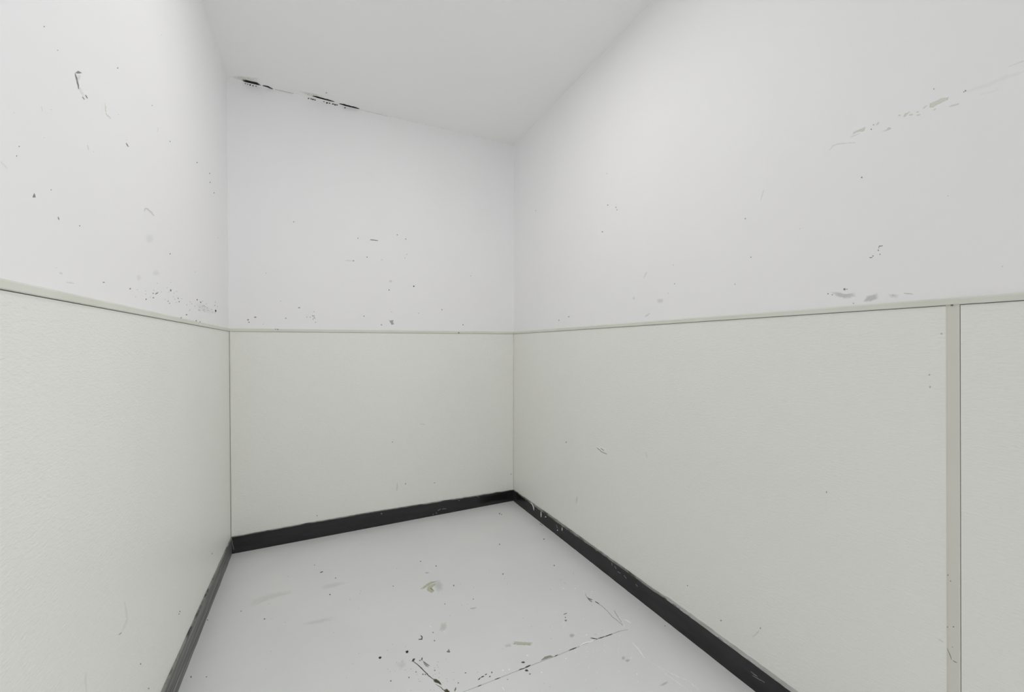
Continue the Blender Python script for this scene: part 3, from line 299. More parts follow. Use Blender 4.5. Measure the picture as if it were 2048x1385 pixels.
('wb','specks','dark_speck',[('p',[(0.5086,1.9547),(0.5062,1.9512),(0.503,1.948),(0.4994,1.95),(0.4983,1.9535),(0.4991,1.9576),(0.503,1.9591),(0.5061,1.9576)]),('p',[(0.5654,1.9321),(0.5628,1.9288),(0.5598,1.9257),(0.5566,1.9278),(0.5545,1.9309),(0.5556,1.9353),(0.5599,1.9368),(0.5637,1.9358)]),('p',[(0.257,1.9032),(0.2552,1.9),(0.2524,1.8984),(0.2495,1.8992),(0.2473,1.9021),(0.2491,1.9059),(0.2525,1.9079),(0.2565,1.9074)]),('p',[(0.3137,1.7853),(0.3121,1.782),(0.3075,1.7795),(0.3034,1.7815),(0.3018,1.7842),(0.3028,1.7876),(0.3076,1.7889),(0.3123,1.7884)]),('p',[(0.4513,1.5761),(0.4505,1.5709),(0.4469,1.5685),(0.4439,1.5713),(0.4418,1.5755),(0.4436,1.5806),(0.447,1.5819),(0.4511,1.5819)]),('p',[(-0.0818,1.4372),(-0.0843,1.4345),(-0.0894,1.4333),(-0.0957,1.4335),(-0.0991,1.4366),(-0.096,1.4401),(-0.0894,1.4411),(-0.084,1.4399)]),('p',[(-0.3135,1.3725),(-0.314,1.3692),(-0.3206,1.3678),(-0.3264,1.3693),(-0.3299,1.3721),(-0.3266,1.3753),(-0.3205,1.3776),(-0.3137,1.376)]),('p',[(-0.3525,1.3568),(-0.3529,1.3517),(-0.3572,1.3517),(-0.3609,1.3522),(-0.3622,1.3566),(-0.3604,1.3605),(-0.3571,1.3618),(-0.353,1.3617)]),('p',[(-0.3472,1.3422),(-0.3478,1.3395),(-0.3523,1.3376),(-0.356,1.3397),(-0.3577,1.342),(-0.3568,1.3449),(-0.3522,1.346),(-0.3476,1.3451)]),('p',[(-0.1571,1.3705),(-0.1597,1.368),(-0.1629,1.3667),(-0.1661,1.3677),(-0.167,1.3703),(-0.167,1.3735),(-0.1628,1.3748),(-0.1589,1.3735)]),('p',[(0.4017,1.341),(0.4017,1.3364),(0.3973,1.3347),(0.3935,1.3369),(0.3913,1.3408),(0.3936,1.3448),(0.3973,1.3459),(0.4006,1.3443)]),('p',[(0.8174,1.4554),(0.8156,1.4523),(0.8125,1.4503),(0.8082,1.451),(0.8066,1.455),(0.8081,1.4594),(0.8125,1.461),(0.816,1.4588)]),('p',[(0.9765,1.3513),(0.9741,1.348),(0.9691,1.3459),(0.9639,1.3477),(0.9625,1.351),(0.9637,1.3546),(0.9691,1.3568),(0.9737,1.3542)]),('p',[(0.2924,1.3949),(0.2897,1.392),(0.2871,1.3903),(0.2841,1.3915),(0.282,1.3946),(0.2832,1.3987),(0.2871,1.4001),(0.2902,1.398)]),('p',[(-0.1127,1.9635),(-0.1146,1.9605),(-0.1171,1.9591),(-0.1202,1.959),(-0.121,1.9625),(-0.1199,1.9659),(-0.117,1.9675),(-0.1138,1.967)]),('p',[(0.2288,1.7539),(0.2279,1.7499),(0.2243,1.7483),(0.2206,1.7493),(0.2199,1.7531),(0.2208,1.757),(0.2243,1.7585),(0.2273,1.7569)]),('p',[(-0.0057,1.4156),(-0.0062,1.4128),(-0.0087,1.4124),(-0.0115,1.4123),(-0.0116,1.4154),(-0.0106,1.4176),(-0.0087,1.4187),(-0.0059,1.4187)]),('p',[(-0.0015,1.3748),(-0.0027,1.3725),(-0.0047,1.3717),(-0.0066,1.3725),(-0.0083,1.3747),(-0.0072,1.3775),(-0.0047,1.3788),(-0.0021,1.3777)]),('p',[(-0.0135,1.3895),(-0.0138,1.3868),(-0.0163,1.3859),(-0.019,1.3864),(-0.0201,1.3893),(-0.019,1.3924),(-0.0162,1.3925),(-0.0135,1.3926)]),('p',[(-0.0037,1.3882),(-0.0048,1.385),(-0.0076,1.3849),(-0.0097,1.3857),(-0.0105,1.388),(-0.0096,1.3902),(-0.0076,1.3923),(-0.0049,1.3911)]),('p',[(-0.0099,1.3884),(-0.0108,1.3854),(-0.0135,1.3844),(-0.0156,1.3858),(-0.0163,1.3882),(-0.0154,1.3905),(-0.0134,1.3924),(-0.0113,1.3907)]),('p',[(-0.0448,1.38),(-0.0457,1.3774),(-0.048,1.3769),(-0.0501,1.3775),(-0.051,1.3799),(-0.0505,1.3827),(-0.0479,1.3835),(-0.0457,1.3824)]),('p',[(-0.0099,1.3687),(-0.0115,1.366),(-0.0139,1.3643),(-0.0164,1.3657),(-0.0166,1.3685),(-0.0161,1.3711),(-0.0138,1.3722),(-0.0112,1.3716)]),('p',[(-0.0257,1.3805),(-0.0263,1.3777),(-0.0289,1.3767),(-0.031,1.3781),(-0.0327,1.3804),(-0.0308,1.3826),(-0.0289,1.3847),(-0.0268,1.3828)]),('p',[(-0.0053,1.3783),(-0.0059,1.3759),(-0.008,1.3741),(-0.0108,1.375),(-0.0107,1.3781),(-0.0103,1.3808),(-0.008,1.3819),(-0.0053,1.3812)]),('p',[(0.0036,1.3496),(0.0031,1.3469),(0.0007,1.346),(-0.002,1.3465),(-0.0024,1.3495),(-0.0021,1.3526),(0.0007,1.353),(0.0028,1.3519)]),('p',[(0.6486,1.4254),(0.6473,1.423),(0.645,1.4225),(0.6425,1.4227),(0.6423,1.4252),(0.6424,1.4278),(0.645,1.4288),(0.6476,1.428)]),('p',[(-0.1872,1.4737),(-0.1882,1.4718),(-0.1899,1.4709),(-0.1916,1.4716),(-0.1928,1.4735),(-0.1913,1.4753),(-0.1898,1.477),(-0.1884,1.4753)]),('p',[(-0.2623,1.6375),(-0.2629,1.6357),(-0.2645,1.6341),(-0.2662,1.6353),(-0.2668,1.6372),(-0.2665,1.6396),(-0.2645,1.6399),(-0.2628,1.6395)]),('p',[(0.5698,1.8274),(0.569,1.8248),(0.5665,1.8235),(0.5641,1.8244),(0.5635,1.8268),(0.5644,1.8291),(0.5665,1.8299),(0.5691,1.83)]),('p',[(1.0341,1.7125),(1.033,1.7097),(1.0301,1.7092),(1.0276,1.7097),(1.026,1.712),(1.0274,1.7146),(1.0301,1.7152),(1.0327,1.7149)]),('p',[(0.467,1.4295),(0.4654,1.4274),(0.4634,1.4265),(0.4614,1.4272),(0.46,1.4292),(0.4609,1.4318),(0.4634,1.4321),(0.4653,1.4314)]),('p',[(-0.2783,1.3334),(-0.2789,1.3315),(-0.2805,1.3305),(-0.2819,1.3316),(-0.2827,1.3333),(-0.2819,1.3351),(-0.2804,1.3367),(-0.2786,1.3355)]),('p',[(0.5572,1.8003),(0.5571,1.7975),(0.5544,1.7973),(0.5523,1.7976),(0.5506,1.7997),(0.5519,1.8024),(0.5545,1.8036),(0.5567,1.8025)])]),
('wb','nail_hole','black',[('p',[(0.619,1.6112),(0.6181,1.6068),(0.6129,1.6059),(0.6086,1.607),(0.6064,1.6105),(0.609,1.614),(0.613,1.6165),(0.6184,1.6158)])]),
('wb','scratch','grey_chip',[('r',[(0.3267,1.8985),(0.3269,1.901),(0.327,1.9035),(0.3391,1.8973),(0.3394,1.9014),(0.3398,1.9056),(0.3517,1.8979),(0.352,1.9015),(0.3524,1.9051),(0.3642,1.897),(0.3647,1.9009),(0.3652,1.9048),(0.3772,1.8987),(0.3775,1.9013),(0.3778,1.9039)])]),
('wb','scratch','faint',[('r',[(0.1729,1.7482),(0.1731,1.7508),(0.1732,1.7534),(0.1864,1.7479),(0.1866,1.7523),(0.1869,1.7568),(0.1998,1.7464),(0.2001,1.7512),(0.2003,1.756),(0.2134,1.7471),(0.2137,1.752),(0.2139,1.7569),(0.2272,1.7497),(0.2273,1.7524),(0.2275,1.7551)])]),
('wb','paint_chip','grey_chip_dent_shade',[('p',[(0.4432,1.3722),(0.4602,1.3737),(0.4775,1.3765),(0.4731,1.3584),(0.4825,1.3433),(0.462,1.3388),(0.4529,1.3557)])]),
('wb','scuff_mark','faint',[('p',[(0.4729,1.6364),(0.4692,1.6264),(0.457,1.6251),(0.446,1.6258),(0.4407,1.6343),(0.4472,1.6427),(0.4571,1.6471),(0.4695,1.6461)]),('p',[(0.4117,1.7764),(0.4106,1.7715),(0.4025,1.7698),(0.3937,1.7696),(0.3893,1.7744),(0.3945,1.7796),(0.4026,1.7812),(0.4108,1.7812)])]),
('cl','gap','black',[('r',[(-0.0094,2.7977),(-0.0086,2.7922),(-0.0079,2.7867),(0.0019,2.801),(0.003,2.7929),(0.004,2.7848),(0.0131,2.8054),(0.0146,2.7935),(0.0161,2.7817),(0.0248,2.8067),(0.0262,2.7951),(0.0276,2.7836),(0.037,2.8062),(0.0382,2.7954),(0.0395,2.7847),(0.0489,2.808),(0.0502,2.7964),(0.0515,2.7849),(0.0611,2.8081),(0.0623,2.7976),(0.0634,2.7872),(0.0734,2.8083),(0.0746,2.7968),(0.0758,2.7854),(0.0863,2.8083),(0.0873,2.7983),(0.0883,2.7883),(0.0995,2.8062),(0.1002,2.7991),(0.1009,2.7921),(0.1126,2.806),(0.1131,2.8004),(0.1136,2.7949)])]),
('cl','gap','black',[('r',[(0.1434,2.8158),(0.1436,2.8098),(0.1439,2.8038),(0.1586,2.8181),(0.1591,2.8092),(0.1596,2.8004),(0.1718,2.8255),(0.173,2.8101),(0.1741,2.7948),(0.1859,2.8245),(0.1868,2.8118),(0.1877,2.7991),(0.2,2.8256),(0.2009,2.8119),(0.2018,2.7983),(0.2142,2.8265),(0.2149,2.8141),(0.2155,2.8019),(0.2262,2.8298),(0.2267,2.8138),(0.2273,2.7979),(0.2382,2.8269),(0.2386,2.8135),(0.239,2.8003),(0.2503,2.8232),(0.2505,2.8141),(0.2508,2.8052),(0.2624,2.8196),(0.2625,2.8135),(0.2626,2.8074)])]),
('cl','mould_stain','mould',[('p',[(-0.3833,2.7998),(-0.3629,2.7868),(-0.3481,2.7868),(-0.3329,2.7885),(-0.3152,2.786),(-0.2988,2.7844),(-0.2873,2.7947),(-0.2772,2.809),(-0.2874,2.8164),(-0.31,2.8161),(-0.3324,2.8173),(-0.3453,2.8153),(-0.3584,2.8172),(-0.3751,2.8155)])]),
('cl','mould_stain','mould',[('r',[(-0.2757,2.8131),(-0.2747,2.8077),(-0.2736,2.8023),(-0.2576,2.8161),(-0.2556,2.807),(-0.2535,2.798),(-0.2479,2.8187),(-0.2449,2.808),(-0.242,2.7973),(-0.2384,2.8242),(-0.236,2.8156),(-0.2336,2.807),(-0.2242,2.8242),(-0.2228,2.819),(-0.2213,2.8139)])]),
('cl','crack','crack_faint',[('r',[(-0.2129,2.8191),(-0.2121,2.8152),(-0.2114,2.8112),(-0.1992,2.8228),(-0.1982,2.8177),(-0.1973,2.8126),(-0.1845,2.8218),(-0.1834,2.8153),(-0.1823,2.8089),(-0.1744,2.8247),(-0.1732,2.8174),(-0.172,2.81),(-0.1637,2.8234),(-0.1627,2.8173),(-0.1617,2.8111),(-0.153,2.8233),(-0.152,2.8164),(-0.1509,2.8095),(-0.1425,2.8234),(-0.1414,2.8164),(-0.1402,2.8094),(-0.1289,2.8221),(-0.128,2.8163),(-0.127,2.8105),(-0.1151,2.82),(-0.1144,2.8159),(-0.1138,2.8118)])]),
('cl','scuff_mark','beige_soft',[('p',[(-0.4458,2.7953),(-0.433,2.7881),(-0.4191,2.7768),(-0.4067,2.7686),(-0.3929,2.7599),(-0.3799,2.7524),(-0.3679,2.7519),(-0.3557,2.7514),(-0.3447,2.7497),(-0.3309,2.7455),(-0.3182,2.7443),(-0.3062,2.7403),(-0.292,2.7356),(-0.2806,2.7365),(-0.2854,2.7676),(-0.2872,2.7997),(-0.3011,2.8039),(-0.3132,2.8046),(-0.3248,2.8053),(-0.3385,2.8122),(-0.3521,2.8139),(-0.3641,2.8119),(-0.3761,2.8132),(-0.3889,2.8119),(-0.4006,2.8123),(-0.4115,2.8105),(-0.4227,2.8051),(-0.4345,2.7988)]),('p',[(-0.1046,2.776),(-0.0907,2.7721),(-0.0781,2.7671),(-0.0647,2.7658),(-0.0502,2.7636),(-0.0383,2.7613),(-0.0223,2.7564),(-0.011,2.7569),(0.0026,2.7571),(0.0189,2.7589),(0.0321,2.761),(0.0467,2.7605),(0.0599,2.7617),(0.061,2.8056),(0.0467,2.8036),(0.0325,2.8052),(0.0187,2.8033),(0.003,2.8039),(-0.0093,2.8081),(-0.0235,2.8054),(-0.0369,2.8077),(-0.0512,2.7984),(-0.0654,2.793),(-0.0787,2.7864),(-0.0911,2.7821)])]),
('cl','specks','dark_speck',[('p',[(0.0702,2.7236),(0.0699,2.7304),(0.0665,2.7328),(0.0637,2.7322),(0.0611,2.7279),(0.0628,2.7205),(0.0661,2.7149),(0.0695,2.7177)])]),
('wb','mould_specks','mould',[('p',[(-0.3342,2.742),(-0.335,2.7388),(-0.3392,2.7361),(-0.3444,2.7355),(-0.3466,2.7386),(-0.3436,2.7425),(-0.3392,2.7449),(-0.3355,2.7443)]),('p',[(-0.3471,2.7426),(-0.3491,2.7396),(-0.3519,2.738),(-0.3544,2.7384),(-0.3555,2.7403),(-0.3553,2.7432),(-0.3519,2.7445),(-0.3481,2.7455)]),('p',[(-0.3591,2.7437),(-0.3592,2.7406),(-0.3628,2.7394),(-0.3653,2.7398),(-0.3676,2.7413),(-0.3656,2.7443),(-0.3628,2.7468),(-0.36,2.7458)]),('p',[(-0.3217,2.7407),(-0.3219,2.7376),(-0.3255,2.7355),(-0.3291,2.7356),(-0.3304,2.7383),(-0.3281,2.7412),(-0.3254,2.7437),(-0.322,2.7436)]),('p',[(-0.0267,2.7421),(-0.0277,2.738),(-0.0325,2.7364),(-0.0374,2.7355),(-0.0388,2.739),(-0.0358,2.7424),(-0.0325,2.7444),(-0.0281,2.7453)]),('p',[(-0.0112,2.743),(-0.0139,2.739),(-0.0169,2.7364),(-0.0208,2.7362),(-0.0212,2.7404),(-0.0209,2.7451),(-0.0168,2.7471),(-0.0139,2.7456)]),('p',[(-0.0018,2.7424),(-0.0031,2.7373),(-0.0074,2.7345),(-0.0118,2.7348),(-0.0124,2.7396),(-0.012,2.7449),(-0.0073,2.7471),(-0.0029,2.747)]),('p',[(0.0089,2.742),(0.0071,2.7379),(0.0038,2.7356),(0.0001,2.7356),(-0.0018,2.7393),(0.0001,2.7439),(0.0039,2.7462),(0.007,2.745)]),('p',[(0.0592,2.7455),(0.0593,2.7408),(0.055,2.7383),(0.0508,2.7389),(0.0502,2.7432),(0.0512,2.7477),(0.055,2.7512),(0.0591,2.7501)]),('p',[(0.0797,2.7413),(0.0769,2.7371),(0.0722,2.7342),(0.0663,2.7335),(0.0654,2.7376),(0.0667,2.7421),(0.0722,2.745),(0.0781,2.7453)]),('p',[(0.0941,2.7424),(0.0909,2.7382),(0.0866,2.7362),(0.0824,2.736),(0.0802,2.7389),(0.0818,2.7432),(0.0867,2.7466),(0.0921,2.7463)]),('p',[(0.1129,2.7434),(0.1128,2.7396),(0.107,2.7365),(0.101,2.7365),(0.0995,2.74),(0.1023,2.7438),(0.107,2.7473),(0.1128,2.7472)]),('p',[(0.1253,2.7414),(0.1237,2.7355),(0.1186,2.7335),(0.115,2.7349),(0.1124,2.7382),(0.1138,2.7438),(0.1187,2.7457),(0.1235,2.7462)]),('p',[(0.1366,2.743),(0.1337,2.7387),(0.1304,2.7355),(0.1264,2.7361),(0.1252,2.7401),(0.1271,2.7442),(0.1304,2.7466),(0.1345,2.747)]),('p',[(0.1841,2.7357),(0.1817,2.7322),(0.1777,2.7306),(0.1732,2.7297),(0.1714,2.7326),(0.1741,2.7359),(0.1777,2.7385),(0.1824,2.7387)]),('p',[(-0.306,2.742),(-0.3077,2.7391),(-0.3104,2.7373),(-0.3132,2.7375),(-0.3137,2.7399),(-0.3127,2.7424),(-0.3104,2.7439),(-0.3075,2.7444)])]),
('wb','crack','crack_faint',[('r',[(0.262,2.7424),(0.2625,2.7447),(0.263,2.747),(0.2758,2.7422),(0.2763,2.7448),(0.2769,2.7474),(0.2899,2.7431),(0.2905,2.7459),(0.2911,2.7487),(0.3035,2.7415),(0.3043,2.7452),(0.305,2.7488),(0.3175,2.7414),(0.3182,2.7445),(0.3188,2.7477),(0.3317,2.7421),(0.3325,2.7457),(0.3333,2.7493),(0.3458,2.7418),(0.3466,2.7452),(0.3473,2.7487),(0.3595,2.7426),(0.3603,2.746),(0.361,2.7494),(0.3727,2.7406),(0.3734,2.7437),(0.374,2.7468),(0.3865,2.7412),(0.3873,2.7449),(0.3881,2.7486),(0.4004,2.742),(0.4011,2.7454),(0.4019,2.7488),(0.4141,2.7419),(0.4148,2.745),(0.4155,2.7482),(0.4279,2.7413),(0.4285,2.7442),(0.4291,2.7471),(0.4418,2.7413),(0.4423,2.7437),(0.4428,2.7462)])]),
('wr','paint_chip','beige_chip',[('p',[(0.4582,1.7814),(0.4573,1.7908),(0.4529,1.7916),(0.448,1.7912),(0.4423,1.7917),(0.4362,1.7929),(0.4316,1.7912),(0.4271,1.7894),(0.4222,1.7883),(0.4242,1.7824),(0.4288,1.7824),(0.4336,1.7822),(0.4379,1.7807),(0.4426,1.7809),(0.4467,1.7795),(0.4505,1.7777)])]),
('wr','paint_chip','beige_chip',[('p',[(0.4238,1.7643),(0.4173,1.7662),(0.413,1.765),(0.4091,1.765),(0.4044,1.763),(0.4064,1.7615),(0.4111,1.7616),(0.4161,1.7627)])]),
('wr','paint_chip','beige_chip',[('p',[(0.4702,1.784),(0.4673,1.7886),(0.4601,1.7898),(0.4638,1.7857)])]),
('wr','paint_chip','beige_chip',[('p',[(0.4507,1.7705),(0.4474,1.7737),(0.4443,1.7728),(0.447,1.7694)])]),
('wr','paint_chip','beige_chip',[('p',[(0.5073,1.7831),(0.5041,1.7907),(0.4976,1.7905),(0.492,1.7908),(0.4981,1.7867),(0.5027,1.7825)])]),
('wr','paint_chip','beige_chip',[('p',[(0.4964,1.7823),(0.4928,1.784),(0.4869,1.7806),(0.4902,1.778)])]),
('wr','paint_chip','beige_chip',[('r',[(0.4812,1.7811),(0.4815,1.7821),(0.4817,1.7831),(0.4789,1.7799),(0.4793,1.7818),(0.4797,1.7837),(0.4769,1.7804),(0.4771,1.7814),(0.4773,1.7824)]),('r',[(0.4812,1.7733),(0.4814,1.7744),(0.4815,1.7755),(0.4773,1.7716),(0.4776,1.7734),(0.4778,1.7752),(0.4736,1.7715),(0.4738,1.7725),(0.4739,1.7736)]),('p',[(0.5121,1.7901),(0.5132,1.7893),(0.5148,1.7893),(0.5164,1.7909),(0.5171,1.7926),(0.5164,1.7936),(0.5148,1.7935),(0.5126,1.7922)])]),
('wr','paint_chip','beige_chip',[('p',[(0.6177,1.7908),(0.6161,1.797),(0.6077,1.7971),(0.6002,1.797),(0.5936,1.7973),(0.5875,1.7972),(0.5892,1.789),(0.5934,1.7865),(0.6031,1.7912),(0.61,1.7914)])]),
('wr','paint_chip','beige_chip',[('p',[(0.5534,1.7664),(0.5477,1.7665),(0.5416,1.7671),(0.5377,1.7716),(0.5311,1.767),(0.534,1.7635),(0.5416,1.7645),(0.5473,1.7653)])]),
('wr','paint_chip','beige_chip',[('r',[(0.5628,1.7891),(0.5634,1.7903),(0.5641,1.7914),(0.5588,1.7899),(0.5602,1.7923),(0.5616,1.7947),(0.5566,1.7938),(0.5573,1.795),(0.558,1.7962)])]),
('wr','scratch','faint',[('r',[(0.6747,1.7691),(0.6758,1.7705),(0.6769,1.7719),(0.6693,1.7726),(0.6708,1.7747),(0.6724,1.7767),(0.6655,1.7775),(0.6668,1.7801),(0.6682,1.7828),(0.6587,1.7758),(0.6598,1.7796),(0.6609,1.7833),(0.6524,1.776),(0.6531,1.7797),(0.6538,1.7834),(0.6473,1.7744),(0.6475,1.7771),(0.6477,1.7799),(0.6419,1.7729),(0.6421,1.7759),(0.6423,1.7789),(0.6365,1.7706),(0.6367,1.7736),(0.6369,1.7765),(0.6312,1.7692),(0.6313,1.7718),(0.6315,1.7743),(0.6258,1.7669),(0.626,1.7699),(0.6262,1.7729),(0.6206,1.7656),(0.6207,1.7678),(0.6209,1.77),(0.6154,1.7637),(0.6155,1.7658),(0.6156,1.768),(0.6102,1.7628),(0.6103,1.7642),(0.6104,1.7655)]),('r',[(0.6237,1.7833),(0.6241,1.7847),(0.6245,1.786),(0.6186,1.7824),(0.6192,1.7846),(0.6199,1.7868),(0.6136,1.7818),(0.6146,1.785),(0.6155,1.7883),(0.609,1.7822),(0.6098,1.785),(0.6106,1.7878),(0.6045,1.783),(0.6053,1.7856),(0.606,1.7881),(0.6001,1.7839),(0.6005,1.7854),(0.601,1.7869)])]),
('wr','scratch','faint',[('r',[(0.3293,1.8021),(0.3295,1.8031),(0.3297,1.804),(0.3263,1.8012),(0.3265,1.8024),(0.3268,1.8037),(0.3236,1.8016),(0.3239,1.803),(0.3242,1.8044),(0.3206,1.8008),(0.3211,1.8028),(0.3215,1.8048),(0.3179,1.8009),(0.3182,1.8024),(0.3186,1.804),(0.3151,1.8005),(0.3155,1.8025),(0.3159,1.8044),(0.3124,1.8008),(0.3128,1.8027),(0.3133,1.8047),(0.3096,1.8001),(0.31,1.8022),(0.3105,1.8043),(0.3071,1.801),(0.3074,1.8026),(0.3077,1.8042),(0.3043,1.8006),(0.3046,1.8023),(0.305,1.8039),(0.3018,1.8013),(0.302,1.8025),(0.3023,1.8037),(0.2992,1.8015),(0.2994,1.8024),(0.2996,1.8034)])]),
('wr','scuff_mark','faint2',[('r',[(0.3994,1.7826),(0.3998,1.785),(0.4003,1.7874),(0.396,1.7824),(0.3965,1.7849),(0.397,1.7874),(0.3925,1.7811),(0.3933,1.7848),(0.394,1.7886),(0.389,1.7793),(0.3898,1.7838),(0.3907,1.7883),(0.3858,1.7795),(0.3866,1.7838),(0.3874,1.7881),(0.3822,1.7776),(0.3833,1.7833),(0.3844,1.7891),(0.379,1.7773),(0.38,1.7826),(0.381,1.7879),(0.3756,1.7759),(0.3769,1.7827),(0.3782,1.7896),(0.3726,1.7765),(0.3737,1.7824),(0.3748,1.7882),(0.3691,1.7748),(0.3704,1.7814),(0.3716,1.7881),(0.3658,1.7733),(0.3672,1.7811),(0.3687,1.7889),(0.3624,1.773),(0.3641,1.7808),(0.3657,1.7886),(0.3597,1.7758),(0.3611,1.7812),(0.3624,1.7867),(0.3559,1.7728),(0.3579,1.781),(0.3599,1.7892),(0.3535,1.7756),(0.355,1.7816),(0.3565,1.7876),(0.3503,1.7747),(0.352,1.7818),(0.3537,1.789),(0.3474,1.7754),(0.3491,1.7822),(0.3507,1.789),(0.3444,1.7755),(0.346,1.782),(0.3476,1.7885),(0.3419,1.7772),(0.3431,1.7824),(0.3444,1.7877),(0.3381,1.774),(0.3401,1.782),(0.342,1.7901),(0.3353,1.7744),(0.3372,1.7823),(0.3391,1.7903),(0.3327,1.7747),(0.3342,1.7822),(0.3358,1.7898),(0.3302,1.7748),(0.3316,1.7826),(0.3329,1.7903),(0.3276,1.775),(0.3288,1.782),(0.33,1.789),(0.3248,1.7745),(0.326,1.7816),(0.3273,1.7887),(0.3221,1.774),(0.3232,1.7807),(0.3244,1.7873),(0.3195,1.7742),(0.3206,1.7808),(0.3217,1.7874),(0.3169,1.7745),(0.3179,1.7803),(0.3189,1.7861),(0.3141,1.7738),(0.3152,1.78),(0.3163,1.7863),(0.3117,1.7751),(0.3125,1.7794),(0.3132,1.7837),(0.3092,1.7755),(0.3098,1.779),(0.3104,1.7825),(0.3065,1.7744),(0.3072,1.7787),(0.3079,1.7831),(0.3041,1.7756),(0.3046,1.7784),(0.3051,1.7813),(0.3016,1.7756),(0.302,1.7783),(0.3024,1.7809),(0.2991,1.7761),(0.2994,1.7779),(0.2997,1.7798)]),('r',[(0.3716,1.7635),(0.3719,1.765),(0.3722,1.7666),(0.3684,1.7623),(0.3688,1.7648),(0.3693,1.7673),(0.3651,1.761),(0.3657,1.7642),(0.3663,1.7674),(0.3617,1.7588),(0.3626,1.7637),(0.3635,1.7687),(0.3587,1.7589),(0.3595,1.7633),(0.3603,1.7678),(0.3558,1.7591),(0.3565,1.7629),(0.3572,1.7667),(0.3527,1.7585),(0.3535,1.7627),(0.3543,1.767),(0.3497,1.7579),(0.3505,1.7624),(0.3513,1.7669),(0.3469,1.7588),(0.3476,1.7623),(0.3482,1.7657),(0.3441,1.7593),(0.3446,1.7617),(0.345,1.7641),(0.3413,1.7597),(0.3416,1.7613),(0.3419,1.7628)])]),
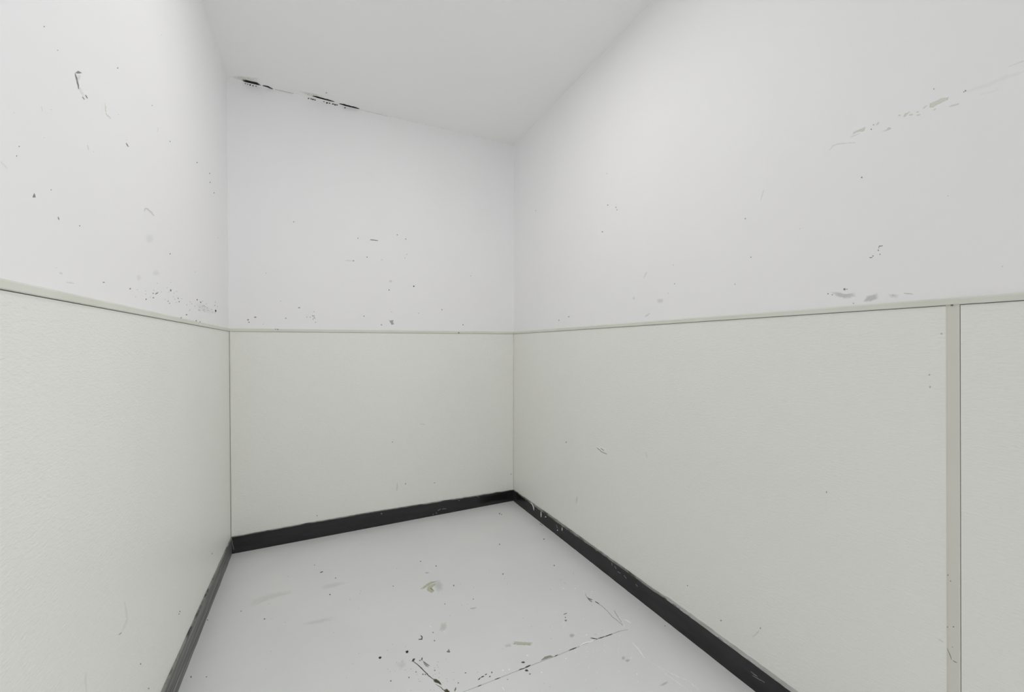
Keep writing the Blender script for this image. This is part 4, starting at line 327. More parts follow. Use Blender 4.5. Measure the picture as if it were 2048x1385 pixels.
('wr','specks','dark_speck',[('p',[(0.5723,1.7827),(0.5732,1.7814),(0.5747,1.7817),(0.5761,1.7828),(0.5768,1.7849),(0.5763,1.7867),(0.5747,1.7861),(0.5734,1.7849)]),('p',[(0.5678,1.7928),(0.5685,1.7916),(0.5698,1.792),(0.5709,1.793),(0.5714,1.7946),(0.571,1.796),(0.5698,1.7959),(0.5685,1.7948)]),('p',[(0.3932,1.7867),(0.3939,1.7855),(0.395,1.7853),(0.3962,1.7867),(0.3967,1.7887),(0.3961,1.7899),(0.395,1.7902),(0.3938,1.7888)]),('p',[(0.396,1.7855),(0.3967,1.7848),(0.3974,1.7843),(0.3981,1.7857),(0.3988,1.7871),(0.3983,1.7881),(0.3974,1.7881),(0.3964,1.7872)]),('p',[(0.4474,1.822),(0.4479,1.821),(0.4489,1.8207),(0.4501,1.8219),(0.4504,1.8237),(0.4499,1.8248),(0.4489,1.8248),(0.4479,1.8237)]),('p',[(1.6911,1.9278),(1.6937,1.9261),(1.6977,1.9261),(1.7021,1.9285),(1.7035,1.9317),(1.7017,1.9338),(1.6977,1.9343),(1.6928,1.9315)]),('p',[(1.6267,1.8961),(1.6286,1.8939),(1.6328,1.8944),(1.6368,1.8966),(1.6381,1.8996),(1.6373,1.9024),(1.6328,1.9022),(1.6292,1.8993)]),('p',[(1.6194,1.8812),(1.6219,1.8798),(1.6252,1.8792),(1.6292,1.8815),(1.6311,1.8847),(1.6283,1.8859),(1.6252,1.8861),(1.6211,1.8844)]),('p',[(1.7363,1.7997),(1.7378,1.7976),(1.7417,1.7967),(1.7465,1.7993),(1.7496,1.8031),(1.747,1.8058),(1.7417,1.8054),(1.736,1.8032)]),('p',[(0.936,1.6417),(0.9368,1.6399),(0.939,1.6395),(0.941,1.6412),(0.9418,1.6433),(0.9412,1.6452),(0.939,1.6452),(0.9365,1.6442)]),('p',[(0.9155,1.5006),(0.9166,1.4988),(0.9187,1.4989),(0.9206,1.4997),(0.9215,1.5018),(0.9208,1.5037),(0.9186,1.5041),(0.9163,1.503)]),('p',[(2.0551,1.3688),(2.059,1.3659),(2.0647,1.365),(2.0707,1.3665),(2.0745,1.3701),(2.0701,1.3728),(2.0647,1.3741),(2.0582,1.3726)]),('p',[(2.1683,1.3544),(2.1701,1.3517),(2.1754,1.3496),(2.182,1.3517),(2.1837,1.3553),(2.1804,1.3578),(2.1754,1.36),(2.1692,1.3578)]),('p',[(0.6773,1.3449),(0.678,1.3431),(0.6803,1.3426),(0.6821,1.3439),(0.6825,1.3455),(0.682,1.3469),(0.6802,1.3475),(0.6784,1.3466)]),('p',[(0.5576,1.4483),(0.5581,1.4468),(0.5594,1.446),(0.5609,1.4471),(0.5613,1.4491),(0.5611,1.4512),(0.5594,1.4514),(0.5582,1.4499)]),('p',[(0.5544,1.4368),(0.5547,1.4351),(0.5561,1.4351),(0.5575,1.4357),(0.5576,1.4375),(0.5573,1.4389),(0.5561,1.4398),(0.5548,1.4386)]),('p',[(0.5693,1.4351),(0.5702,1.4338),(0.5715,1.4331),(0.5729,1.4341),(0.5733,1.4359),(0.573,1.4377),(0.5715,1.4381),(0.5698,1.4373)]),('p',[(0.6669,1.3407),(0.6677,1.3391),(0.6692,1.3388),(0.6705,1.3396),(0.6716,1.3412),(0.6705,1.3426),(0.6692,1.3431),(0.6678,1.3423)]),('p',[(0.6147,1.3106),(0.6151,1.309),(0.6165,1.3086),(0.6179,1.3092),(0.618,1.3109),(0.6175,1.3121),(0.6165,1.3131),(0.6153,1.3121)]),('p',[(0.6296,1.3521),(0.6306,1.3508),(0.6321,1.3506),(0.6336,1.3513),(0.6341,1.3527),(0.634,1.3545),(0.6321,1.3547),(0.6306,1.3537)]),('p',[(1.2535,1.4553),(1.2546,1.4536),(1.257,1.4535),(1.2598,1.4539),(1.2606,1.4563),(1.2599,1.4585),(1.257,1.4585),(1.2544,1.4575)]),('p',[(0.9767,1.4147),(0.9775,1.4134),(0.979,1.4122),(0.981,1.4134),(0.9813,1.4153),(0.981,1.4172),(0.9789,1.4177),(0.9773,1.4163)]),('p',[(2.4706,2.1346),(2.472,2.1322),(2.4778,2.1334),(2.4835,2.1357),(2.4839,2.1386),(2.4824,2.1403),(2.4778,2.1403),(2.4735,2.1375)]),('p',[(0.4239,1.5508),(0.424,1.5499),(0.4247,1.5499),(0.4253,1.5503),(0.4254,1.5513),(0.4252,1.5519),(0.4247,1.5521),(0.4242,1.5516)]),('p',[(0.7562,1.5589),(0.7569,1.5581),(0.7578,1.5578),(0.7587,1.5586),(0.7593,1.5597),(0.7588,1.5606),(0.7578,1.5608),(0.757,1.56)]),('p',[(1.2896,1.4198),(1.2897,1.4182),(1.2918,1.4181),(1.2935,1.419),(1.2942,1.4203),(1.2935,1.4216),(1.2918,1.4219),(1.2903,1.4211)]),('p',[(1.2605,1.5357),(1.2615,1.5345),(1.2632,1.5344),(1.2652,1.535),(1.2654,1.5366),(1.2649,1.5378),(1.2632,1.5385),(1.2617,1.5371)]),('p',[(1.7011,2.0966),(1.7018,2.0948),(1.7049,2.0952),(1.7073,2.0974),(1.7085,2.0995),(1.7079,2.1011),(1.7049,2.1004),(1.7016,2.0989)])]),
('wr','nail_hole','dark_speck',[('p',[(0.5939,1.6594),(0.5941,1.657),(0.5965,1.6574),(0.5983,1.6592),(0.5993,1.6614),(0.5982,1.6628),(0.5965,1.6635),(0.5946,1.6615)])]),
('wr','scratch','grey_chip',[('r',[(0.5579,1.4535),(0.5588,1.4539),(0.5596,1.4544),(0.5571,1.4578),(0.5578,1.4594),(0.5585,1.461),(0.5496,1.4579),(0.5497,1.459),(0.5498,1.46)])]),
('wr','scratch','grey_chip',[('r',[(0.5792,1.4316),(0.5793,1.4327),(0.5795,1.4338),(0.5757,1.4305),(0.5759,1.4323),(0.5762,1.4341),(0.5724,1.4311),(0.5726,1.4321),(0.5727,1.4331)])]),
('wr','nail_hole','grey_chip',[('p',[(0.6346,1.3528),(0.6354,1.3499),(0.6383,1.3492),(0.6408,1.351),(0.6419,1.3537),(0.6405,1.3558),(0.6382,1.3566),(0.6352,1.356)])]),
('wr','scuff_mark','smudge2',[('p',[(0.6752,1.3503),(0.669,1.3497),(0.6623,1.349),(0.656,1.3488),(0.6497,1.3459),(0.6437,1.3425),(0.6373,1.3403),(0.6301,1.3396),(0.6238,1.3395),(0.6184,1.3404),(0.6123,1.3398),(0.6057,1.3296),(0.6118,1.3278),(0.6174,1.3268),(0.6233,1.3252),(0.6296,1.324),(0.6375,1.3252),(0.6442,1.3276),(0.6526,1.331),(0.66,1.333),(0.6649,1.3387),(0.6704,1.3448)])]),
('wr','scuff_mark','smudge2',[('p',[(0.5964,1.3121),(0.5931,1.3172),(0.5902,1.3234),(0.5874,1.3285),(0.5807,1.3307),(0.5735,1.3309),(0.5675,1.3332),(0.5603,1.3336),(0.559,1.3265),(0.5567,1.3181),(0.5621,1.3158),(0.567,1.3147),(0.5726,1.3122),(0.5781,1.3094),(0.5846,1.311),(0.5899,1.3111)])]),
('wr','scuff_mark','beige_soft',[('p',[(0.5409,1.3285),(0.5355,1.3281),(0.5301,1.3284),(0.5252,1.328),(0.5197,1.3256),(0.5141,1.3235),(0.5183,1.3149),(0.5245,1.3151),(0.5312,1.3166),(0.5367,1.3175)])]),
('wr','scuff_mark','smudge2',[('r',[(0.5066,1.3247),(0.5065,1.3259),(0.5065,1.327),(0.5021,1.323),(0.5021,1.3249),(0.502,1.3267),(0.4977,1.322),(0.4976,1.3241),(0.4975,1.3262),(0.4933,1.3213),(0.4932,1.3233),(0.4931,1.3253),(0.489,1.3208),(0.4889,1.322),(0.4888,1.3231)])]),
('wr','scuff_mark','faint',[('r',[(1.4341,1.5077),(1.4367,1.5091),(1.4394,1.5105),(1.4239,1.5141),(1.4299,1.5172),(1.436,1.5204),(1.4169,1.5219),(1.4237,1.5255),(1.4306,1.5292),(1.4137,1.5318),(1.4163,1.5332),(1.419,1.5346)]),('p',[(1.312,1.3891),(1.3155,1.3791),(1.3354,1.3781),(1.3577,1.3822),(1.364,1.3944),(1.3572,1.4051),(1.3354,1.404),(1.3147,1.4001)]),('r',[(1.428,1.3248),(1.43,1.327),(1.4321,1.3293),(1.4138,1.3254),(1.419,1.3312),(1.4242,1.337),(1.4052,1.3321),(1.4092,1.3366),(1.4131,1.3411),(1.397,1.3392),(1.3989,1.3413),(1.4008,1.3434)]),('r',[(0.8831,1.6857),(0.8844,1.6866),(0.8857,1.6874),(0.8798,1.6909),(0.8819,1.6922),(0.8839,1.6935),(0.8779,1.6968),(0.8805,1.6985),(0.8831,1.7001),(0.8756,1.7025),(0.8781,1.7041),(0.8806,1.7057),(0.8739,1.7086),(0.8764,1.7102),(0.8789,1.7118),(0.8726,1.7149),(0.8746,1.7161),(0.8765,1.7174),(0.8702,1.7205),(0.8717,1.7214),(0.8732,1.7224)]),('p',[(0.3361,1.3654),(0.3364,1.3633),(0.3389,1.3626),(0.3413,1.3643),(0.3416,1.3664),(0.3412,1.3683),(0.3389,1.3686),(0.3368,1.3672)]),('p',[(1.4905,1.4193),(1.4959,1.4152),(1.5026,1.4108),(1.5116,1.4153),(1.5153,1.422),(1.5126,1.4287),(1.5026,1.4295),(1.495,1.4251)])]),
('pl','scuff_mark','grey_chip_dent_shade',[('r',[(1.3266,0.4859),(1.3252,0.4875),(1.3239,0.4891),(1.3367,0.4818),(1.3346,0.4842),(1.3326,0.4866),(1.3443,0.4808),(1.3428,0.4825),(1.3413,0.4842)])]),
('pl','scuff_mark','smudge',[('r',[(1.3435,0.4811),(1.3404,0.4838),(1.3373,0.4865),(1.3524,0.4791),(1.3468,0.484),(1.3413,0.4888),(1.3583,0.4799),(1.3525,0.4849),(1.3468,0.4898),(1.3678,0.4776),(1.3585,0.4856),(1.3493,0.4936),(1.373,0.4798),(1.3636,0.4872),(1.3543,0.4945),(1.38,0.4815),(1.368,0.4904),(1.3561,0.499),(1.3828,0.4861),(1.3726,0.4934),(1.3627,0.5007),(1.3881,0.4898),(1.3775,0.4965),(1.3671,0.5031),(1.3838,0.4988),(1.3739,0.5041),(1.3642,0.5093),(1.3848,0.5039),(1.3734,0.51),(1.3622,0.5159),(1.3843,0.5098),(1.3717,0.5164),(1.3594,0.5228),(1.3833,0.5159),(1.3704,0.5226),(1.3578,0.5292),(1.3772,0.5247),(1.3677,0.5296),(1.3583,0.5345),(1.3721,0.5329),(1.3654,0.5363),(1.3588,0.5397),(1.3692,0.5399),(1.3632,0.543),(1.3572,0.546),(1.3658,0.5472),(1.3616,0.5493),(1.3573,0.5514)])]),
('pl','scuff_mark','smudge',[('r',[(1.1634,0.5127),(1.1659,0.5107),(1.1684,0.5088),(1.1621,0.5083),(1.1658,0.5054),(1.1694,0.5026),(1.1583,0.506),(1.1641,0.5014),(1.1699,0.4967),(1.156,0.5022),(1.1629,0.497),(1.1699,0.4918),(1.1554,0.4977),(1.1626,0.4928),(1.1699,0.4878),(1.1571,0.4921),(1.1642,0.4873),(1.1714,0.4824),(1.159,0.4864),(1.1648,0.4824),(1.1707,0.4783),(1.1602,0.4812),(1.1662,0.477),(1.1722,0.4728),(1.1631,0.4747),(1.1671,0.4719),(1.1711,0.4691),(1.1649,0.469),(1.1675,0.4671),(1.1702,0.4653)])]),
('pl','specks','dark_speck',[('p',[(1.4714,0.3132),(1.468,0.3135),(1.4642,0.3151),(1.46,0.3188),(1.4581,0.3226),(1.4603,0.3233),(1.4643,0.3212),(1.4679,0.3177)]),('p',[(1.8406,0.2435),(1.8383,0.2428),(1.8316,0.2454),(1.8237,0.251),(1.8207,0.2551),(1.8237,0.2558),(1.8317,0.2521),(1.8388,0.2467)]),('p',[(1.8319,0.2396),(1.827,0.2409),(1.8218,0.2427),(1.8153,0.2474),(1.8138,0.2503),(1.8155,0.2512),(1.822,0.2486),(1.8282,0.2437)]),('p',[(1.5307,0.2001),(1.5276,0.2006),(1.5227,0.2035),(1.5167,0.2084),(1.5168,0.2106),(1.5182,0.2112),(1.5228,0.209),(1.528,0.204)]),('p',[(2.3583,0.2159),(2.357,0.214),(2.346,0.2184),(2.3355,0.2239),(2.3322,0.2278),(2.3358,0.2285),(2.3462,0.2248),(2.3561,0.2191)])]),
('pb','specks','dark_speck',[('p',[(0.4689,0.5491),(0.4678,0.5461),(0.4647,0.5437),(0.4612,0.5463),(0.4606,0.55),(0.4608,0.5541),(0.4647,0.5542),(0.4677,0.5523)]),('p',[(0.7591,0.2281),(0.7564,0.2258),(0.7518,0.225),(0.7467,0.2269),(0.7455,0.2301),(0.7466,0.2331),(0.7519,0.2328),(0.757,0.2314)]),('p',[(0.0072,0.1363),(0.0053,0.1339),(0.0028,0.1326),(0.0003,0.1348),(-0.0013,0.1379),(-0.0006,0.1416),(0.0028,0.1419),(0.0061,0.1401)]),('p',[(0.5548,0.2539),(0.5526,0.2501),(0.5499,0.2464),(0.5466,0.2498),(0.5463,0.2552),(0.5465,0.2606),(0.55,0.2611),(0.5527,0.2584)]),('p',[(1.3578,0.205),(1.3553,0.2018),(1.3512,0.2004),(1.3479,0.2034),(1.3451,0.2068),(1.348,0.2093),(1.3513,0.2104),(1.355,0.2088)])]),
('pb','scuff_mark','faint',[('r',[(0.4917,0.2704),(0.4946,0.2698),(0.4975,0.2693),(0.4886,0.2565),(0.4948,0.2553),(0.5011,0.2542),(0.4866,0.2424),(0.494,0.241),(0.5015,0.2396),(0.4852,0.2282),(0.4931,0.2267),(0.501,0.2252),(0.4893,0.213),(0.4928,0.2123),(0.4962,0.2117)]),('r',[(0.6508,0.6529),(0.6511,0.656),(0.6514,0.6591),(0.6681,0.6481),(0.6686,0.653),(0.6691,0.658),(0.6858,0.6468),(0.6861,0.6497),(0.6864,0.6526)])]),
('pr','dent','dent_highlight',[('r',[(1.7938,0.6479),(1.7911,0.65),(1.7884,0.652),(1.7811,0.6411),(1.777,0.6442),(1.7728,0.6473),(1.7696,0.6327),(1.7652,0.6366),(1.7608,0.6406),(1.7522,0.631),(1.7485,0.6351),(1.7449,0.6391),(1.7359,0.6295),(1.7339,0.6317),(1.7319,0.6339)]),('r',[(1.7667,0.6508),(1.7648,0.653),(1.7629,0.6552),(1.7415,0.6442),(1.7393,0.6477),(1.7371,0.6512),(1.7104,0.6481),(1.7095,0.6503),(1.7085,0.6526)])]),  # pale strokes paint the light caught by the dent
('pr','dent','grey_chip_dent_shade',[('r',[(1.788,0.6388),(1.7859,0.6408),(1.7837,0.6427),(1.7764,0.6331),(1.7731,0.6362),(1.7697,0.6394),(1.7622,0.6301),(1.759,0.6331),(1.7558,0.6361),(1.7503,0.6243),(1.7477,0.6274),(1.7451,0.6305),(1.7338,0.6238),(1.7318,0.6271),(1.7299,0.6303),(1.7185,0.6231),(1.7168,0.626),(1.715,0.6289),(1.7023,0.6242),(1.7011,0.6263),(1.6998,0.6284)]),('r',[(1.7536,0.6436),(1.7515,0.6456),(1.7494,0.6477),(1.7427,0.638),(1.7393,0.6414),(1.736,0.6447),(1.7274,0.637),(1.7253,0.6391),(1.7232,0.6411)])]),  # grey strokes paint the shaded side of the dent
('pr','specks','dark_speck',[('p',[(2.0802,0.6082),(2.0831,0.6047),(2.0884,0.6016),(2.0956,0.601),(2.0984,0.6044),(2.0935,0.6082),(2.0884,0.6107),(2.0814,0.6119)]),('p',[(1.0307,0.1628),(1.0323,0.1592),(1.0352,0.1563),(1.0377,0.1562),(1.04,0.1571),(1.038,0.1608),(1.0352,0.1643),(1.0321,0.1647)]),('p',[(0.8818,0.2276),(0.8823,0.2242),(0.8842,0.222),(0.8866,0.2208),(0.8873,0.2241),(0.8859,0.2276),(0.8842,0.23),(0.8822,0.2303)]),('p',[(1.1842,0.2123),(1.1853,0.2092),(1.1884,0.2068),(1.1912,0.2063),(1.1918,0.2083),(1.1915,0.211),(1.1884,0.2133),(1.1859,0.2133)]),('p',[(0.6819,0.7555),(0.6822,0.751),(0.6836,0.7507),(0.6846,0.7514),(0.6854,0.7543),(0.6847,0.7579),(0.6836,0.7597),(0.6824,0.759)])]),
('pr','specks','fine_speck',[('p',[(0.4552,1.1184),(0.4556,1.1162),(0.4572,1.1152),(0.4592,1.1156),(0.46,1.1181),(0.4586,1.12),(0.4572,1.1215),(0.4555,1.1208)]),('p',[(0.4536,1.0883),(0.4545,1.0857),(0.4564,1.0846),(0.4582,1.0854),(0.4587,1.0879),(0.458,1.0901),(0.4564,1.0918),(0.4544,1.091)]),('p',[(0.433,1.219),(0.434,1.2168),(0.4356,1.2163),(0.4373,1.2168),(0.438,1.2192),(0.4372,1.2213),(0.4356,1.2223),(0.4342,1.2211)])]),
('pr','scuff_mark','faint',[('r',[(1.9807,0.3109),(1.9744,0.3127),(1.9681,0.3146),(1.9888,0.2948),(1.9758,0.2986),(1.963,0.3024),(1.9946,0.2793),(1.9799,0.2837),(1.9653,0.2881),(1.9856,0.2683),(1.9793,0.2702),(1.9732,0.2721)]),('r',[(0.9114,0.1749),(0.9129,0.1754),(0.9143,0.1759),(0.903,0.1844),(0.9066,0.1856),(0.9103,0.1868),(0.8966,0.1943),(0.8997,0.1954),(0.9029,0.1964),(0.8901,0.2042),(0.8939,0.2055),(0.8977,0.2068),(0.8863,0.2148),(0.8879,0.2154),(0.8894,0.2159)]),('r',[(0.4433,0.4734),(0.4429,0.4746),(0.4425,0.4759),(0.4406,0.4715),(0.4398,0.4741),(0.4389,0.4767),(0.4376,0.4705),(0.4366,0.4735),(0.4356,0.4766),(0.4338,0.472),(0.4333,0.4734),(0.4329,0.4748)]),('r',[(1.4276,0.6991),(1.4245,0.7007),(1.4213,0.7023),(1.4225,0.6883),(1.4173,0.6911),(1.4121,0.6939),(1.4156,0.6787),(1.4127,0.6803),(1.4098,0.6818)])]),
('st','specks','dark_speck',[('p',[(0.4244,0.5159),(0.4247,0.514),(0.4259,0.5129),(0.4272,0.5124),(0.4272,0.5142),(0.427,0.5158),(0.4259,0.5175),(0.4249,0.517)]),('p',[(0.4141,0.5226),(0.4147,0.5209),(0.4157,0.5195),(0.4168,0.5193),(0.4176,0.5205),(0.4168,0.5225),(0.4157,0.524),(0.4146,0.5239)]),('p',[(0.4232,0.6406),(0.4236,0.6386),(0.4248,0.6375),(0.4258,0.6379),(0.4265,0.6389),(0.4261,0.6409),(0.4248,0.642),(0.4239,0.6415)]),('p',[(0.419,0.6284),(0.4194,0.6265),(0.4206,0.6257),(0.4215,0.6259),(0.4218,0.6269),(0.4216,0.6285),(0.4206,0.6299),(0.4195,0.6297)]),('p',[(0.4162,0.4732),(0.4168,0.4718),(0.4175,0.4709),(0.4183,0.4705),(0.4186,0.4715),(0.4182,0.4729),(0.4174,0.474),(0.4167,0.4738)])]),
('st','scratch','dark_speck',[('r',[(0.4268,0.4625),(0.4263,0.4632),(0.4257,0.4639),(0.4253,0.4572),(0.4245,0.4582),(0.4238,0.4591),(0.4235,0.4523),(0.4226,0.4534),(0.4217,0.4545),(0.4223,0.4484),(0.4213,0.4495),(0.4204,0.4506),(0.4209,0.4447),(0.42,0.4457),(0.4192,0.4467),(0.4199,0.4406),(0.4192,0.4414),(0.4186,0.4421)]),('r',[(0.4172,0.4399),(0.4169,0.441),(0.4166,0.442),(0.414,0.4384),(0.4135,0.4401),(0.413,0.4418),(0.4101,0.4395),(0.4098,0.4405),(0.4095,0.4415)])]),
('tl','specks','dark_speck',[('p',[(1.8627,1.3041),(1.8596,1.3018),(1.8523,1.2996),(1.8454,1.3009),(1.8392,1.3026),(1.8444,1.3052),(1.8525,1.3069),(1.8612,1.3065)]),('p',[(2.0781,1.3056),(2.0739,1.3024),(2.0625,1.3006),(2.0527,1.3015),(2.0463,1.3037),(2.0531,1.3066),(2.0627,1.3089),(2.0745,1.3084)]),('p',[(2.1423,1.305),(2.1363,1.3026),(2.1279,1.3007),(2.1173,1.301),(2.1156,1.3035),(2.1199,1.3058),(2.1281,1.3074),(2.1388,1.3075)])]),
('tb','specks','dark_speck',[('p',[(-0.1998,1.3017),(-0.2015,1.2991),(-0.2049,1.2972),(-0.2094,1.2982),(-0.2116,1.3016),(-0.2089,1.3046),(-0.2049,1.3071),(-0.2011,1.3046)]),('p',[(-0.2123,1.3025),(-0.2143,1.2998),(-0.2167,1.2988),(-0.219,1.2997),(-0.2199,1.3024),(-0.2194,1.3056),(-0.2166,1.307),(-0.2142,1.3052)]),('p',[(0.9427,1.2923),(0.9389,1.2874),(0.9338,1.286),(0.9291,1.2877),(0.9255,1.2921),(0.9276,1.2981),(0.9338,1.2985),(0.9382,1.2964)])]),
('fl','specks','dark_speck',[('p',[(0.0912,2.2878),(0.0891,2.2834),(0.0864,2.28),(0.0838,2.2854),(0.0826,2.292),(0.0844,2.2969),(0.0872,2.2994),(0.0898,2.2945)]),('p',[(0.0597,2.1481),(0.0591,2.143),(0.0558,2.1445),(0.0526,2.1465),(0.0525,2.1516),(0.053,2.1564),(0.0561,2.1562),(0.0594,2.1536)]),('p',[(0.3463,2.0839),(0.3452,2.08),(0.3419,2.0802),(0.3386,2.0827),(0.3378,2.0881),(0.3404,2.0914),(0.3437,2.0907),(0.3462,2.0879)]),('p',[(0.4318,1.6228),(0.43,1.6194),(0.4272,1.6195),(0.4253,1.6221),(0.4245,1.6264),(0.4268,1.6299),(0.4298,1.6295),(0.4328,1.6275)]),('p',[(0.6187,1.9542),(0.6162,1.9489),(0.6128,1.9494),(0.6095,1.9515),(0.61,1.9585),(0.6138,1.9624),(0.6176,1.9646),(0.6203,1.9606)]),('p',[(0.8821,1.938),(0.8782,1.9328),(0.8736,1.9314),(0.8703,1.9349),(0.8734,1.9423),(0.877,1.9489),(0.8819,1.9495),(0.8839,1.9447)]),('p',[(0.5232,2.2549),(0.5205,2.2482),(0.517,2.2493),(0.5136,2.2516),(0.5148,2.2591),(0.5171,2.2658),(0.5212,2.2673),(0.5227,2.2613)]),('p',[(0.5886,2.1694),(0.5851,2.1622),(0.581,2.1634),(0.5792,2.168),(0.5794,2.1739),(0.5816,2.1819),(0.5854,2.1796),(0.5893,2.1779)]),('p',[(0.5362,1.8329),(0.5345,1.8283),(0.5317,1.8293),(0.5299,1.8317),(0.5294,1.8362),(0.5321,1.839),(0.5349,1.84),(0.5376,1.8379)]),('p',[(0.6684,1.8092),(0.6657,1.805),(0.6622,1.8042),(0.6615,1.8087),(0.6616,1.8125),(0.6637,1.8168),(0.667,1.8171),(0.6679,1.8133)]),('p',[(0.4916,1.4124),(0.4893,1.4111),(0.4864,1.4113),(0.4843,1.4137),(0.4841,1.4161),(0.4849,1.4189),(0.4885,1.4175),(0.4917,1.4154)]),('p',[(0.3004,1.4838),(0.2993,1.4809),(0.2969,1.4813),(0.2948,1.4831),(0.2948,1.4865),(0.2959,1.4897),(0.2985,1.489),(0.3009,1.4874)]),('p',[(0.2394,1.4966),(0.2376,1.4945),(0.2354,1.4939),(0.2332,1.4961),(0.2321,1.5002),(0.2343,1.5025),(0.2367,1.5024),(0.2395,1.5008)]),('p',[(0.4532,1.3822),(0.451,1.3796),(0.4483,1.3802),(0.4468,1.3824),(0.4467,1.3854),(0.4485,1.3873),(0.4507,1.3873),(0.4528,1.3858)]),('p',[(0.3925,1.4738),(0.3909,1.471),(0.3884,1.4712),(0.3871,1.4737),(0.3861,1.4769),(0.388,1.4797),(0.3907,1.4797),(0.3926,1.4773)]),('p',[(0.3287,1.4974),(0.3274,1.4946),(0.3249,1.4946),(0.3232,1.497),(0.3233,1.5001),(0.3247,1.5021),(0.3267,1.5024),(0.3288,1.5008)]),('p',[(0.4386,1.6723),(0.4367,1.6692),(0.434,1.6688),(0.4325,1.6717),(0.4313,1.6759),(0.4342,1.6778),(0.4368,1.6794),(0.4393,1.6769)]),('p',[(-0.3065,2.191),(-0.3064,2.1861),(-0.3087,2.1859),(-0.3112,2.1892),(-0.3127,2.1941),(-0.3123,2.1978),(-0.3108,2.2006),(-0.3077,2.1968)]),('p',[(-0.203,2.0816),(-0.205,2.0781),(-0.207,2.0753),(-0.2101,2.08),(-0.2122,2.0861),(-0.2114,2.0912),(-0.2086,2.0914),(-0.205,2.089)]),('p',[(0.0597,2.1481),(0.0595,2.1424),(0.0565,2.1412),(0.054,2.1456),(0.053,2.1514),(0.0538,2.1573),(0.057,2.1561),(0.0597,2.1537)]),('p',[(-0.4285,2.1853),(-0.429,2.1814),(-0.4308,2.1798),(-0.4336,2.1836),(-0.4356,2.1888),(-0.4357,2.1934),(-0.4336,2.1944),(-0.4309,2.1905)]),('p',[(-0.4088,1.8342),(-0.4087,1.829),(-0.4108,1.8288),(-0.4136,1.8313),(-0.4155,1.8375),(-0.4167,1.844),(-0.4142,1.844),(-0.4112,1.8409)]),('p',[(-0.4385,1.8353),(-0.4386,1.8314),(-0.441,1.8315),(-0.4436,1.8344),(-0.4467,1.8393),(-0.4461,1.843),(-0.4438,1.8436),(-0.4407,1.8404)]),('p',[(-0.3586,1.8096),(-0.3594,1.8073),(-0.3609,1.8071),(-0.3632,1.8085),(-0.3645,1.8125),(-0.3645,1.8156),(-0.3628,1.8164),(-0.3602,1.8138)]),('p',[(1.2708,2.1753),(1.2638,2.1704),(1.2582,2.1678),(1.2548,2.1717),(1.2582,2.1816),(1.2651,2.1869),(1.2701,2.1882),(1.2722,2.1839)]),('p',[(0.9952,2.2379),(0.9913,2.2316),(0.9861,2.2286),(0.9844,2.2344),(0.9863,2.2423),(0.9909,2.2474),(0.9954,2.2497),(0.9991,2.2465)]),('p',[(1.18,2.6469),(1.1734,2.6382),(1.1675,2.636),(1.1643,2.6411),(1.1674,2.6532),(1.1741,2.6604),(1.1806,2.6653),(1.1819,2.6576)]),('p',[(1.1843,2.6256),(1.1791,2.6191),(1.1745,2.617),(1.1729,2.6219),(1.1749,2.6303),(1.1798,2.636),(1.1841,2.6383),(1.1868,2.6348)]),('p',[(1.3544,2.3697),(1.3494,2.3633),(1.3432,2.3596),(1.3428,2.3662),(1.3455,2.3741),(1.3511,2.3806),(1.3576,2.3846),(1.357,2.377)]),('p',[(1.3563,2.3518),(1.3506,2.3444),(1.3466,2.3455),(1.3446,2.3489),(1.3466,2.3566),(1.3525,2.3631),(1.357,2.3635),(1.3575,2.3585)]),('p',[(1.1656,1.8896),(1.161,1.8851),(1.1562,1.8834),(1.1554,1.8881),(1.1571,1.8938),(1.1616,1.8992),(1.1667,1.9005),(1.1674,1.8954)]),('p',[(0.7007,1.3048),(0.6984,1.3028),(0.6947,1.3027),(0.6931,1.3058),(0.6919,1.3091),(0.695,1.3108),(0.6985,1.3099),(0.7012,1.3077)]),('p',[(0.3553,1.545),(0.3534,1.5433),(0.3506,1.5423),(0.3484,1.5453),(0.3477,1.5488),(0.3496,1.5512),(0.3528,1.5517),(0.3555,1.5486)]),('p',[(0.3498,1.4755),(0.3487,1.4727),(0.3455,1.4731),(0.3429,1.4757),(0.3418,1.4794),(0.3443,1.4812),(0.3474,1.4811),(0.3506,1.4787)]),('p',[(0.3576,1.4706),(0.356,1.4679),(0.3533,1.4677),(0.3509,1.4699),(0.3509,1.4739),(0.3527,1.4769),(0.3555,1.4765),(0.357,1.4738)]),('p',[(0.5651,1.3588),(0.5624,1.3561),(0.5589,1.3556),(0.5567,1.3585),(0.5579,1.3623),(0.56,1.3649),(0.5628,1.3647),(0.5657,1.3631)]),('p',[(0.578,1.3726),(0.5758,1.3702),(0.5725,1.3688),(0.5706,1.372),(0.5717,1.3756),(0.5735,1.3792),(0.577,1.3794),(0.5789,1.3762)]),('p',[(0.9853,1.5075),(0.9828,1.504),(0.9796,1.5043),(0.9779,1.5066),(0.9785,1.5108),(0.9823,1.5139),(0.9861,1.5142),(0.9865,1.5107)]),('p',[(1.3344,1.2753),(1.3312,1.2732),(1.3289,1.2739),(1.3263,1.2749),(1.3292,1.2779),(1.3322,1.2797),(1.3351,1.2798),(1.3359,1.2779)]),('p',[(-0.0072,2.4754),(-0.0087,2.4704),(-0.0111,2.4694),(-0.0135,2.4731),(-0.014,2.4787),(-0.0134,2.4836),(-0.0112,2.4864),(-0.0084,2.4823)]),('p',[(0.6157,1.3193),(0.6136,1.318),(0.6117,1.3181),(0.6107,1.3196),(0.6105,1.3219),(0.6122,1.3235),(0.6143,1.3236),(0.6156,1.3219)])]),
